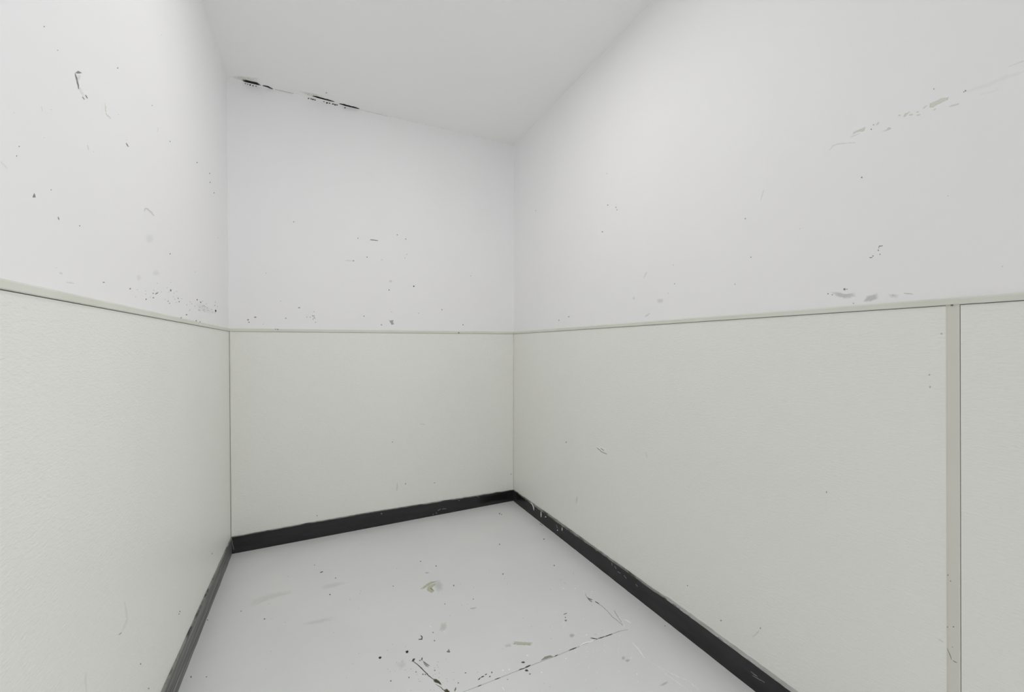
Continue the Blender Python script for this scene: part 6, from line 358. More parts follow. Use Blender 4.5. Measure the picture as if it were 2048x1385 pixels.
('fl','stain','yellow_faint',[('p',[(0.5177,2.045),(0.5306,2.0449),(0.5444,2.048),(0.5577,2.0479),(0.5699,2.0485),(0.572,2.0232),(0.574,2.0056),(0.5759,1.9855),(0.5669,1.9569),(0.5559,1.9283),(0.5414,1.9259),(0.5249,1.9176),(0.5232,1.9396),(0.5239,1.9613),(0.5221,1.9841),(0.5207,2.0034),(0.5196,2.0232)])]),
('fl','stain','yellow_faint',[('p',[(0.4551,1.6712),(0.4645,1.6864),(0.4726,1.7045),(0.4806,1.7219),(0.496,1.7198),(0.5102,1.7174),(0.5054,1.6926),(0.4988,1.6734),(0.4861,1.6605),(0.4725,1.6478),(0.4641,1.6596)])]),
('fl','stain','yellow_stain2',[('p',[(0.695,1.4699),(0.7131,1.4819),(0.7218,1.476),(0.7322,1.4712),(0.7405,1.4659),(0.749,1.4594),(0.7593,1.4555),(0.7674,1.4491),(0.7764,1.4443),(0.786,1.4403),(0.77,1.4235),(0.7624,1.43),(0.7537,1.4352),(0.7458,1.4387),(0.7373,1.4432),(0.7282,1.4487),(0.7188,1.4543),(0.7117,1.461),(0.7029,1.4643)])]),
('fl','stain','yellow_faint',[('p',[(0.6683,1.4816),(0.6799,1.479),(0.6907,1.4781),(0.7024,1.4803),(0.6991,1.4547),(0.6892,1.4558),(0.6784,1.4605),(0.6678,1.4624)])]),
('fl','stain','brown_faint',[('p',[(-0.3032,2.2325),(-0.2978,2.246),(-0.2918,2.262),(-0.286,2.2766),(-0.2743,2.2749),(-0.2655,2.2813),(-0.2567,2.2845),(-0.2461,2.2842),(-0.2368,2.288),(-0.2256,2.2921),(-0.2157,2.2914),(-0.2049,2.2917),(-0.1936,2.2895),(-0.1843,2.2899),(-0.1721,2.2859),(-0.1616,2.2861),(-0.1526,2.2876),(-0.1412,2.2837),(-0.1312,2.2824),(-0.1186,2.2817),(-0.1094,2.28),(-0.0976,2.279),(-0.0878,2.2601),(-0.0788,2.2411),(-0.0893,2.2393),(-0.1018,2.2412),(-0.1138,2.2404),(-0.124,2.2362),(-0.1356,2.2349),(-0.1465,2.234),(-0.1592,2.2332),(-0.1696,2.2322),(-0.1799,2.2295),(-0.1895,2.2301),(-0.1988,2.2288),(-0.2085,2.2242),(-0.2201,2.2233),(-0.229,2.2206),(-0.2387,2.2184),(-0.2476,2.2151),(-0.2573,2.211),(-0.2676,2.2072),(-0.2755,2.201),(-0.2896,2.2186)])]),
('fl','stain','brown_faint',[('p',[(-0.0732,1.9709),(-0.0655,1.9746),(-0.0553,1.9776),(-0.0463,1.98),(-0.0377,1.9806),(-0.0268,1.9786),(-0.018,1.9794),(-0.0075,1.9771),(0.0017,1.9758),(0.0115,1.9743),(0.0216,1.976),(0.0329,1.974),(0.0435,1.9728),(0.0549,1.9691),(0.0654,1.9692),(0.076,1.9667),(0.074,1.9368),(0.063,1.9392),(0.0525,1.9389),(0.0436,1.942),(0.0322,1.9419),(0.0222,1.9418),(0.0111,1.9424),(0.001,1.9472),(-0.0074,1.9485),(-0.0183,1.9496),(-0.0277,1.9525),(-0.0361,1.9527),(-0.046,1.9555),(-0.0593,1.9638)])]),
('fl','stain','brown_faint',[('p',[(0.015,2.2517),(0.0265,2.2506),(0.0371,2.2518),(0.0491,2.2517),(0.0588,2.2501),(0.072,2.2501),(0.0835,2.2521),(0.0944,2.2493),(0.1072,2.248),(0.1167,2.2408),(0.1289,2.2325),(0.1393,2.225),(0.1511,2.2138),(0.1387,2.2124),(0.1275,2.2081),(0.1159,2.2087),(0.1049,2.2053),(0.0934,2.2003),(0.0801,2.2009),(0.0707,2.2019),(0.0585,2.2036),(0.0461,2.2056),(0.0351,2.206),(0.0251,2.2052),(0.0147,2.2052),(0.0136,2.2274)])]),
('fl','stain','brown_faint',[('p',[(0.2638,1.5736),(0.2747,1.5769),(0.2845,1.5814),(0.2949,1.5844),(0.2986,1.5716),(0.3025,1.5614),(0.3069,1.548),(0.2983,1.5425),(0.2902,1.5352),(0.2815,1.5291),(0.2738,1.5239),(0.2706,1.5418),(0.2661,1.5577)])]),
('fl','stain','dark_floor',[('p',[(0.224,1.6287),(0.2213,1.6234),(0.2177,1.6202),(0.2139,1.6231),(0.2109,1.6269),(0.211,1.6331),(0.2158,1.6354),(0.2209,1.6343)])]),
('fl','stain','dark_floor',[('p',[(0.3223,1.6132),(0.3214,1.6077),(0.3171,1.605),(0.3114,1.6049),(0.3106,1.6117),(0.3101,1.6188),(0.316,1.6203),(0.3219,1.6202)])]),
('fl','paint_chip','brown',[('r',[(0.3714,1.6579),(0.3718,1.6605),(0.3723,1.663),(0.3858,1.6498),(0.3849,1.6554),(0.384,1.661),(0.3918,1.6679),(0.3882,1.6675),(0.3847,1.6671),(0.3866,1.6814),(0.385,1.6799),(0.3834,1.6784)])]),
('fl','scuff_mark','grey_chip',[('p',[(0.4528,1.5472),(0.462,1.5501),(0.4692,1.5598),(0.4683,1.533),(0.4574,1.5366)])]),
('fl','scuff_mark','smudge2',[('r',[(0.6252,1.7462),(0.6259,1.7497),(0.6266,1.7532),(0.6341,1.7399),(0.6358,1.7477),(0.6374,1.7556),(0.6442,1.7389),(0.6457,1.7458),(0.6472,1.7528),(0.6555,1.7434),(0.6562,1.7466),(0.6569,1.7499)]),('r',[(0.5126,2.1276),(0.5133,2.132),(0.5141,2.1364),(0.5211,2.1171),(0.523,2.1275),(0.5249,2.1379),(0.5324,2.1218),(0.5332,2.1261),(0.5341,2.1305)])]),
('fl','crack','brown',[('r',[(0.326,1.555),(0.3271,1.5561),(0.3283,1.5571),(0.3308,1.5433),(0.3322,1.5446),(0.3336,1.5458),(0.3362,1.5323),(0.3377,1.5336),(0.3392,1.5349),(0.3405,1.5206),(0.3424,1.5222),(0.3444,1.5237),(0.344,1.51),(0.3462,1.5115),(0.3484,1.513),(0.3477,1.4995),(0.3499,1.501),(0.3522,1.5025),(0.3516,1.4892),(0.3534,1.4905),(0.3552,1.4917),(0.3549,1.48),(0.3568,1.4813),(0.3588,1.4826),(0.358,1.4708),(0.3602,1.4722),(0.3624,1.4736),(0.3607,1.4611),(0.3628,1.4626),(0.3648,1.4642),(0.3654,1.453),(0.367,1.4544),(0.3687,1.4557),(0.3693,1.4446),(0.3708,1.4458),(0.3723,1.447),(0.3742,1.437),(0.3752,1.4378),(0.3763,1.4387)])]),
('fl','crack','crack',[('r',[(0.3763,1.4115),(0.3773,1.4126),(0.3783,1.4136),(0.3819,1.4008),(0.3832,1.4022),(0.3845,1.4035),(0.3878,1.3909),(0.3897,1.3924),(0.3915,1.394),(0.3899,1.3824),(0.392,1.3836),(0.3941,1.3849),(0.3938,1.3747),(0.3958,1.3758),(0.3977,1.3769),(0.3965,1.3663),(0.3985,1.3675),(0.4005,1.3686),(0.3987,1.3577),(0.401,1.3591),(0.4033,1.3605),(0.4033,1.349),(0.4052,1.3502),(0.4072,1.3514),(0.4075,1.3402),(0.409,1.341),(0.4104,1.3419),(0.4108,1.3309),(0.412,1.3316),(0.4133,1.3324)])]),
('fl','paint_chip','brown',[('p',[(0.3214,1.5586),(0.3291,1.5689),(0.339,1.568),(0.3354,1.557),(0.3258,1.5496)])]),
('fl','paint_chip','brown',[('p',[(0.3736,1.4456),(0.3845,1.4386),(0.3933,1.4224),(0.3974,1.4027),(0.3939,1.3969),(0.3862,1.4115),(0.3755,1.4209),(0.3703,1.4331)])]),
('fl','paint_chip','brown',[('p',[(0.3926,1.3788),(0.4063,1.3825),(0.4099,1.3729),(0.4134,1.3613),(0.4145,1.3527),(0.4046,1.356),(0.3941,1.3582)])]),
('fl','paint_chip','brown',[('r',[(0.3607,1.559),(0.3623,1.5582),(0.3638,1.5575),(0.3567,1.5526),(0.3599,1.5511),(0.363,1.5495),(0.3575,1.544),(0.3589,1.5433),(0.3604,1.5426)])]),
('fl','paint_chip','olive',[('r',[(0.3599,1.536),(0.3611,1.5373),(0.3624,1.5386),(0.3624,1.5258),(0.3649,1.5283),(0.3673,1.5308),(0.3665,1.5172),(0.3688,1.5196),(0.3712,1.5221),(0.3714,1.5096),(0.3734,1.5116),(0.3753,1.5136),(0.3765,1.5037),(0.3778,1.505),(0.3791,1.5064)]),('r',[(0.3606,1.5226),(0.3617,1.5237),(0.3627,1.5248),(0.3651,1.5103),(0.3669,1.5121),(0.3686,1.514),(0.3716,1.5003),(0.3727,1.5014),(0.3737,1.5025)])]),
('fl','paint_chip','brown',[('r',[(0.5178,1.3631),(0.5174,1.3649),(0.5169,1.3667),(0.524,1.3637),(0.5232,1.3671),(0.5224,1.3705),(0.5292,1.3693),(0.5287,1.3711),(0.5283,1.373)]),('r',[(0.5309,1.3685),(0.5309,1.3703),(0.5309,1.3721),(0.537,1.367),(0.537,1.3712),(0.537,1.3754),(0.5431,1.3697),(0.5431,1.3715),(0.5431,1.3734)]),('r',[(0.548,1.3734),(0.5481,1.3753),(0.5481,1.3771),(0.5521,1.3719),(0.5521,1.3749),(0.5522,1.3779),(0.5563,1.3747),(0.5563,1.3763),(0.5563,1.378)])]),
('fl','paint_chip','olive',[('r',[(0.4344,1.3709),(0.4357,1.3698),(0.4369,1.3687),(0.429,1.3648),(0.4321,1.3621),(0.4351,1.3594),(0.4262,1.3566),(0.4275,1.3554),(0.4289,1.3542)])]),
('fl','crack','crack_faint',[('r',[(0.4157,1.3416),(0.4158,1.3431),(0.4159,1.3446),(0.4233,1.3408),(0.4234,1.3424),(0.4235,1.344),(0.4309,1.3402),(0.431,1.3418),(0.4311,1.3435),(0.4386,1.3397),(0.4387,1.3412),(0.4388,1.3428),(0.4463,1.3391),(0.4464,1.3407),(0.4466,1.3424),(0.4541,1.3383),(0.4542,1.34),(0.4543,1.3416),(0.4614,1.3384),(0.4614,1.3401),(0.4615,1.3419),(0.4686,1.3381),(0.4687,1.3398),(0.4688,1.3415),(0.4759,1.338),(0.476,1.3398),(0.4761,1.3417),(0.4833,1.338),(0.4833,1.3399),(0.4834,1.3419),(0.4906,1.3379),(0.4907,1.3398),(0.4908,1.3417),(0.498,1.3373),(0.4981,1.3394),(0.4982,1.3414),(0.5054,1.3373),(0.5055,1.3395),(0.5057,1.3416),(0.5129,1.3371),(0.513,1.339),(0.5131,1.341),(0.5202,1.3374),(0.5203,1.3395),(0.5205,1.3416),(0.5275,1.3374),(0.5277,1.3394),(0.5278,1.3415),(0.5349,1.3368),(0.535,1.3391),(0.5352,1.3414),(0.5423,1.3369),(0.5425,1.3391),(0.5426,1.3414),(0.5497,1.3372),(0.5499,1.3393),(0.5501,1.3414),(0.5572,1.3373),(0.5574,1.3394),(0.5576,1.3416),(0.5647,1.3369),(0.5649,1.339),(0.5651,1.3412),(0.5722,1.3371),(0.5725,1.3395),(0.5727,1.3419),(0.5798,1.3368),(0.58,1.339),(0.5802,1.3411),(0.5872,1.3368),(0.5874,1.3391),(0.5877,1.3414),(0.5946,1.3368),(0.5948,1.3391),(0.5951,1.3415),(0.6021,1.3375),(0.6023,1.3397),(0.6026,1.3419),(0.6096,1.3375),(0.6098,1.3397),(0.6101,1.342),(0.617,1.3368),(0.6173,1.3393),(0.6176,1.3419),(0.6245,1.3366),(0.6248,1.339),(0.6251,1.3414),(0.6321,1.3372),(0.6325,1.3396),(0.6328,1.3421),(0.6398,1.3376),(0.6401,1.3398),(0.6404,1.342),(0.6473,1.3368),(0.6477,1.3392),(0.648,1.3417),(0.655,1.3373),(0.6554,1.3396),(0.6557,1.3419),(0.6627,1.3373),(0.6631,1.3395),(0.6634,1.3417),(0.6704,1.3368),(0.6708,1.3392),(0.6712,1.3416),(0.6782,1.3367),(0.6786,1.3392),(0.679,1.3417),(0.6861,1.3374),(0.6865,1.3397),(0.6869,1.342),(0.6938,1.3369),(0.6942,1.3392),(0.6947,1.3414),(0.7028,1.3377),(0.7032,1.3399),(0.7037,1.3421),(0.7116,1.337),(0.712,1.3392),(0.7125,1.3414),(0.7206,1.3372),(0.7211,1.3397),(0.7216,1.3423),(0.7294,1.3367),(0.73,1.3392),(0.7305,1.3417),(0.7387,1.3375),(0.7391,1.3398),(0.7396,1.3422),(0.7477,1.3371),(0.7482,1.3396),(0.7487,1.3422),(0.7567,1.337),(0.7572,1.3391),(0.7577,1.3413),(0.7654,1.3371),(0.7659,1.3394),(0.7665,1.3418),(0.774,1.337),(0.7746,1.3394),(0.7752,1.3419),(0.7827,1.337),(0.7833,1.3391),(0.7838,1.3413),(0.7915,1.337),(0.7921,1.3393),(0.7927,1.3417),(0.8001,1.3361),(0.8007,1.3385),(0.8013,1.3408),(0.8089,1.336),(0.8095,1.3384),(0.8101,1.3407),(0.8178,1.3362),(0.8185,1.3387),(0.8191,1.3411),(0.8267,1.3359),(0.8272,1.338),(0.8278,1.3402),(0.8359,1.3362),(0.8365,1.3386),(0.8371,1.3409),(0.845,1.3361),(0.8455,1.3382),(0.8461,1.3403),(0.8543,1.3365),(0.8549,1.3389),(0.8556,1.3413),(0.8635,1.3366),(0.8641,1.3388),(0.8647,1.341),(0.873,1.3374),(0.8736,1.3394),(0.8742,1.3415),(0.8822,1.337),(0.8828,1.339),(0.8834,1.3411),(0.8917,1.3372),(0.8923,1.3393),(0.8929,1.3414),(0.9013,1.3379),(0.9019,1.3398),(0.9024,1.3417),(0.9107,1.3378),(0.9113,1.3397),(0.9119,1.3417),(0.9202,1.3376),(0.9208,1.3395),(0.9214,1.3413),(0.9299,1.3378),(0.9305,1.3396),(0.931,1.3414),(0.9397,1.3383),(0.9403,1.34),(0.9408,1.3418),(0.9496,1.3388),(0.9502,1.3406),(0.9507,1.3423),(0.9597,1.3397),(0.9602,1.3414),(0.9608,1.3431),(0.9693,1.3392),(0.9699,1.3409),(0.9705,1.3427)])]),
('fl','crack','crack_faint',[('r',[(0.9692,1.3391),(0.9699,1.3408),(0.9705,1.3425),(0.9785,1.3384),(0.9792,1.3403),(0.9799,1.3423),(0.9884,1.3393),(0.9892,1.3413),(0.9899,1.3432),(0.9978,1.3386),(0.9986,1.3408),(0.9995,1.3429),(1.0071,1.3377),(1.0081,1.3403),(1.0092,1.3429),(1.0171,1.3383),(1.0181,1.341),(1.0192,1.3437),(1.0269,1.3385),(1.0281,1.3414),(1.0293,1.3442),(1.0367,1.3372),(1.0378,1.3397),(1.039,1.3423),(1.0467,1.3361),(1.0479,1.3388),(1.0491,1.3415),(1.0575,1.3367),(1.0586,1.3392),(1.0598,1.3416),(1.0682,1.3369),(1.0694,1.3394),(1.0706,1.342),(1.0786,1.3363),(1.0797,1.3388),(1.0809,1.3412),(1.0886,1.335),(1.0899,1.3376),(1.0912,1.3403),(1.0993,1.3346),(1.1005,1.3373),(1.1018,1.3401),(1.1108,1.334),(1.1121,1.3369),(1.1134,1.3398),(1.1228,1.3344),(1.1242,1.3374),(1.1256,1.3405),(1.1346,1.3342),(1.1358,1.3368),(1.137,1.3394),(1.1459,1.3338),(1.1473,1.3361),(1.1487,1.3384),(1.1549,1.3312),(1.1564,1.3333),(1.1579,1.3353),(1.1648,1.3294),(1.1662,1.3313),(1.1676,1.3333),(1.1737,1.3264),(1.1751,1.3281),(1.1764,1.3299)])]),
('fl','crack','brown',[('r',[(1.0318,1.3405),(1.0326,1.3423),(1.0334,1.3441),(1.0406,1.338),(1.0421,1.3413),(1.0436,1.3446),(1.0504,1.3376),(1.0516,1.3403),(1.0528,1.3429),(1.0608,1.3384),(1.0616,1.3403),(1.0625,1.3421)]),('r',[(1.0622,1.3366),(1.063,1.3385),(1.0639,1.3403),(1.0742,1.3355),(1.0757,1.3385),(1.0771,1.3416),(1.0863,1.3343),(1.0881,1.3379),(1.0898,1.3415),(1.0997,1.3357),(1.1007,1.3376),(1.1016,1.3395)]),('r',[(1.003,1.3563),(1.0046,1.358),(1.0062,1.3598),(1.0096,1.3497),(1.0123,1.3527),(1.0151,1.3557),(1.0166,1.3436),(1.0192,1.3464),(1.0217,1.3492),(1.0248,1.339),(1.0264,1.3406),(1.028,1.3423)]),('r',[(0.8873,1.3376),(0.8879,1.3395),(0.8884,1.3414),(0.896,1.3373),(0.8969,1.3404),(0.8978,1.3434),(0.9043,1.3356),(0.9055,1.3397),(0.9068,1.3437),(0.9133,1.3363),(0.9145,1.34),(0.9157,1.3438),(0.923,1.3386),(0.9236,1.3406),(0.9242,1.3425)]),('r',[(0.693,1.3369),(0.6932,1.3389),(0.6934,1.3409),(0.7008,1.3353),(0.7014,1.3403),(0.7019,1.3453),(0.709,1.3364),(0.7096,1.3413),(0.7101,1.3463),(0.7175,1.3398),(0.7178,1.3421),(0.718,1.3443)]),('r',[(0.6688,1.3391),(0.6691,1.3409),(0.6695,1.3427),(0.6765,1.3375),(0.6772,1.3407),(0.6779,1.3438),(0.6844,1.3363),(0.6851,1.3394),(0.6858,1.3425),(0.6929,1.3377),(0.6933,1.3394),(0.6937,1.3411)]),('r',[(0.5725,1.3386),(0.5727,1.3403),(0.573,1.342),(0.5819,1.3366),(0.5823,1.3395),(0.5827,1.3424),(0.5918,1.3382),(0.592,1.3399),(0.5923,1.3416)]),('r',[(0.5056,1.3378),(0.5057,1.3394),(0.5058,1.3411),(0.5129,1.3366),(0.5131,1.3394),(0.5134,1.3422),(0.5205,1.3381),(0.5207,1.3397),(0.5208,1.3413)]),('r',[(0.8202,1.3361),(0.8207,1.3381),(0.8211,1.34),(0.8282,1.3361),(0.829,1.3395),(0.8298,1.3429),(0.8366,1.338),(0.8371,1.3399),(0.8376,1.3418)])]),
('fl','paint_chip','brown',[('p',[(0.7079,1.3619),(0.7033,1.3594),(0.6964,1.3614),(0.6925,1.3658),(0.6902,1.3705),(0.6957,1.3714),(0.7016,1.3714),(0.706,1.3668)])]),
('fl','paint_chip','brown',[('p',[(0.6996,1.3231),(0.6975,1.3189),(0.691,1.321),(0.6856,1.3248),(0.6856,1.3299),(0.6902,1.3323),(0.6967,1.3318),(0.6999,1.3269)])]),
('fl','paint_chip','tan_chip',[('p',[(0.7577,1.3425),(0.7698,1.3488),(0.784,1.3551),(0.7951,1.3537),(0.8044,1.3528),(0.8141,1.3505),(0.8193,1.3383),(0.809,1.3399),(0.7979,1.3412),(0.7865,1.3407),(0.7722,1.3425)])]),
('fl','paint_chip','white_chip',[('r',[(0.9379,1.3377),(0.9384,1.3399),(0.9389,1.3421),(0.9498,1.3387),(0.9507,1.3427),(0.9515,1.3467),(0.9613,1.3399),(0.9633,1.3461),(0.9652,1.3525),(0.9698,1.3384),(0.9723,1.3444),(0.9747,1.3504),(0.9791,1.3377),(0.9817,1.3439),(0.9843,1.3501),(0.9882,1.3365),(0.9903,1.3414),(0.9924,1.3464),(0.998,1.3366),(1.0002,1.3417),(1.0024,1.3468),(1.0086,1.3386),(1.0105,1.3431),(1.0125,1.3476),(1.0187,1.3394),(1.0199,1.342),(1.021,1.3446)])]),
('fl','paint_chip','white_chip',[('r',[(0.5809,1.2999),(0.5824,1.3003),(0.5838,1.3007),(0.5799,1.2908),(0.5831,1.2917),(0.5864,1.2925),(0.5824,1.2828),(0.5839,1.2832),(0.5854,1.2836)])]),
('fl','crack','crack_faint',[('r',[(1.1636,1.6222),(1.1657,1.6225),(1.1678,1.6228),(1.1526,1.5972),(1.1564,1.5979),(1.1602,1.5986),(1.1504,1.5788),(1.1526,1.5793),(1.1549,1.5798)]),('r',[(1.17,1.5176),(1.1723,1.5189),(1.1745,1.5201),(1.1716,1.5049),(1.1744,1.5065),(1.1771,1.508),(1.1733,1.4925),(1.1763,1.4941),(1.1794,1.4957),(1.1719,1.4801),(1.1757,1.4819),(1.1795,1.4837),(1.1715,1.4682),(1.1751,1.4699),(1.1787,1.4716),(1.172,1.4571),(1.1753,1.4584),(1.1786,1.4597),(1.1697,1.4457),(1.1731,1.4467),(1.1765,1.4478),(1.169,1.4346),(1.1722,1.4355),(1.1753,1.4365),(1.1661,1.4225),(1.1698,1.424),(1.1734,1.4255),(1.1676,1.4105),(1.171,1.4122),(1.1743,1.414),(1.1694,1.3992),(1.1726,1.4008),(1.1758,1.4025),(1.1703,1.3877),(1.1732,1.3891),(1.1761,1.3904),(1.1705,1.3773),(1.1732,1.3784),(1.176,1.3796),(1.1712,1.367),(1.1737,1.3681),(1.1763,1.3691),(1.1726,1.3571),(1.1747,1.358),(1.1769,1.3589)]),('r',[(1.2025,1.4518),(1.2048,1.4523),(1.2071,1.4528),(1.1973,1.4397),(1.2004,1.4403),(1.2034,1.441),(1.1933,1.428),(1.1969,1.4288),(1.2006,1.4295),(1.1905,1.4167),(1.1939,1.4174),(1.1973,1.4181),(1.1878,1.4056),(1.1916,1.4063),(1.1954,1.4071),(1.1848,1.3945),(1.1879,1.3951),(1.1909,1.3957),(1.1818,1.3836),(1.1852,1.3842),(1.1886,1.3849),(1.1781,1.3726),(1.1806,1.3731),(1.1832,1.3736),(1.1768,1.3623),(1.1789,1.3627),(1.1809,1.3631)])]),
('fl','crack','brown',[('r',[(1.1498,1.5815),(1.152,1.5832),(1.1543,1.5849),(1.1547,1.565),(1.1581,1.5678),(1.1615,1.5705),(1.1618,1.5546),(1.1641,1.5565),(1.1663,1.5584)]),('r',[(1.1488,1.5733),(1.1511,1.5746),(1.1535,1.5759),(1.148,1.5578),(1.1514,1.5596),(1.1548,1.5613),(1.1515,1.5447),(1.1537,1.5458),(1.156,1.547)]),('r',[(1.165,1.5404),(1.1674,1.5421),(1.1698,1.5437),(1.1676,1.5281),(1.1714,1.5307),(1.1752,1.5333),(1.172,1.5172),(1.1744,1.5188),(1.1768,1.5204)])]),
('fl','paint_chip','white_chip',[('r',[(1.1996,1.3812),(1.2019,1.3833),(1.2043,1.3855),(1.2056,1.3707),(1.2107,1.3745),(1.2157,1.3782),(1.2082,1.362),(1.2132,1.3647),(1.2182,1.3674),(1.2127,1.3533),(1.2151,1.3546),(1.2175,1.3559)])]),
('fl','scratch','white_chip',[('r',[(1.1385,1.265),(1.141,1.2657),(1.1435,1.2665),(1.1347,1.2531),(1.1383,1.2542),(1.1419,1.2553),(1.133,1.2422),(1.137,1.2433),(1.1411,1.2443),(1.1323,1.2338),(1.1377,1.235),(1.1432,1.2362),(1.1315,1.2253),(1.1359,1.2262),(1.1403,1.2272),(1.1298,1.2166),(1.1342,1.2176),(1.1386,1.2185),(1.1273,1.2079),(1.1321,1.2089),(1.1368,1.2099),(1.1251,1.1976),(1.1293,1.1984),(1.1334,1.1992),(1.1229,1.1874),(1.1262,1.188),(1.1294,1.1886),(1.1237,1.1779),(1.126,1.1783),(1.1284,1.1788)])]),
('fl','scratch','white_faint',[('r',[(1.1265,1.1826),(1.1288,1.1835),(1.131,1.1845),(1.1272,1.1746),(1.1298,1.1757),(1.1325,1.1769),(1.1253,1.1657),(1.1286,1.1671),(1.1319,1.1684),(1.1283,1.1588),(1.1323,1.1605),(1.1363,1.1621),(1.1283,1.1507),(1.1316,1.1521),(1.1349,1.1535),(1.1287,1.1431),(1.1328,1.1449),(1.1368,1.1466),(1.1327,1.1371),(1.137,1.139),(1.1414,1.1409),(1.1323,1.1293),(1.1364,1.1311),(1.1405,1.1329),(1.1351,1.1233),(1.1402,1.1251),(1.1453,1.127),(1.1339,1.1155),(1.1389,1.117),(1.1439,1.1184),(1.1343,1.1079),(1.14,1.1096),(1.1457,1.1112),(1.1358,1.1007),(1.1402,1.102),(1.1447,1.1032),(1.1345,1.0928),(1.1402,1.0944),(1.1459,1.096),(1.1344,1.085),(1.1396,1.0867),(1.1449,1.0884),(1.1358,1.0782),(1.1407,1.0799),(1.1456,1.0816),(1.1374,1.0716),(1.1419,1.0732),(1.1464,1.0748),(1.1392,1.0652),(1.1448,1.0671),(1.1504,1.0691),(1.1382,1.0579),(1.1429,1.0595),(1.1476,1.0611),(1.1415,1.0521),(1.1472,1.054),(1.153,1.056),(1.1409,1.045),(1.146,1.0467),(1.1511,1.0484),(1.1423,1.0386),(1.1477,1.0404),(1.1532,1.0423),(1.1452,1.0328),(1.1494,1.0342),(1.1536,1.0356),(1.1439,1.0256),(1.1491,1.0273),(1.1543,1.0291),(1.1465,1.0198),(1.1507,1.0211),(1.1548,1.0225),(1.1474,1.0134),(1.1519,1.0149),(1.1564,1.0164),(1.1506,1.0078),(1.1539,1.0089),(1.1572,1.01),(1.1512,1.0015),(1.1546,1.0026),(1.1579,1.0037),(1.1544,0.996),(1.1575,0.997),(1.1605,0.998),(1.1551,0.9898),(1.1581,0.9907),(1.1611,0.9917),(1.1566,0.9838),(1.1592,0.9847),(1.1619,0.9855),(1.1564,0.9774),(1.1586,0.9781),(1.1608,0.9788)]),('r',[(1.1403,1.1246),(1.1425,1.1256),(1.1447,1.1266),(1.1414,1.1169),(1.144,1.1181),(1.1467,1.1193),(1.1441,1.1101),(1.1472,1.1114),(1.1502,1.1128),(1.1476,1.1036),(1.1515,1.1053),(1.1554,1.107),(1.1481,1.0959),(1.1526,1.0978),(1.157,1.0998),(1.1513,1.0894),(1.1563,1.0915),(1.1613,1.0937),(1.1524,1.082),(1.1578,1.0844),(1.1633,1.0867),(1.1536,1.0745),(1.1598,1.0774),(1.166,1.0804),(1.1588,1.0693),(1.1638,1.0719),(1.1689,1.0746),(1.161,1.0628),(1.167,1.066),(1.1731,1.0692),(1.1632,1.0565),(1.1687,1.0593),(1.1741,1.0622),(1.1675,1.0512),(1.1724,1.0538),(1.1774,1.0564),(1.1735,1.0469),(1.1782,1.0493),(1.183,1.0517),(1.1761,1.0409),(1.1804,1.043),(1.1847,1.0452),(1.1789,1.0349),(1.1847,1.0379),(1.1907,1.0408),(1.1809,1.0293),(1.1861,1.0314),(1.1914,1.0334),(1.1839,1.024),(1.1889,1.0254),(1.1939,1.0269),(1.1832,1.0169),(1.1884,1.0184),(1.1936,1.0199),(1.1818,1.0098),(1.1871,1.0113),(1.1924,1.0128),(1.1852,1.004),(1.1888,1.0051),(1.1925,1.0061),(1.1879,0.9982),(1.1913,0.9991),(1.1947,1),(1.1856,0.9909),(1.1885,0.9917),(1.1914,0.9925),(1.1879,0.985),(1.1902,0.9856),(1.1925,0.9862)])]),
('fl','scratch','white_faint',[('r',[(1.1709,1.6436),(1.1735,1.6438),(1.1761,1.6441),(1.1613,1.6256),(1.1666,1.6262),(1.1719,1.6267),(1.1543,1.6082),(1.1587,1.6087),(1.163,1.6091),(1.1505,1.5915),(1.1528,1.5917),(1.1551,1.592)]),('r',[(1.1873,1.6061),(1.1886,1.6089),(1.19,1.6118),(1.1985,1.6046),(1.2009,1.6098),(1.2034,1.615),(1.2103,1.6044),(1.213,1.61),(1.2157,1.6157),(1.2235,1.6069),(1.2249,1.6098),(1.2263,1.6127)]),('r',[(1.1954,1.4172),(1.1985,1.4177),(1.2017,1.4182),(1.1872,1.4039),(1.1937,1.4049),(1.2003,1.406),(1.1834,1.3915),(1.1899,1.3925),(1.1964,1.3936),(1.178,1.379),(1.1861,1.3803),(1.1943,1.3816),(1.1742,1.367),(1.1819,1.3682),(1.1897,1.3694),(1.1708,1.3552),(1.1773,1.3562),(1.184,1.3572),(1.1695,1.3438),(1.1725,1.3443),(1.1755,1.3447)])]),
('fl','stain','smudge2',[('p',[(1.0602,1.2126),(1.0536,1.2086),(1.045,1.2068),(1.0415,1.2128),(1.0441,1.2206),(1.0527,1.2244),(1.0608,1.2249),(1.0631,1.219)])]),
('fl','stain','smudge2',[('p',[(1.0732,1.0621),(1.0892,1.0636),(1.1042,1.0649),(1.123,1.0649),(1.1194,1.0561),(1.1039,1.0559),(1.0899,1.0553),(1.0815,1.0589)]),('p',[(0.957,1.3978),(0.947,1.3934),(0.9365,1.3907),(0.931,1.3988),(0.9331,1.4095),(0.9429,1.4168),(0.9519,1.4134),(0.9593,1.4083)]),('p',[(1.0681,1.195),(1.0605,1.1928),(1.0513,1.1919),(1.047,1.1983),(1.0479,1.205),(1.0559,1.208),(1.0633,1.2054),(1.0708,1.2015)])]),
('fl','paint_chip','grey_chip',[('p',[(0.9784,1.4891),(0.9744,1.4859),(0.9689,1.4852),(0.9669,1.4897),(0.9672,1.4946),(0.9716,1.4988),(0.9766,1.497),(0.9808,1.4942)]),('r',[(0.985,1.5274),(0.9856,1.5296),(0.9863,1.5317),(0.9941,1.5262),(0.9952,1.53),(0.9964,1.5337),(1.0047,1.5297),(1.0054,1.5318),(1.0061,1.534)])]),
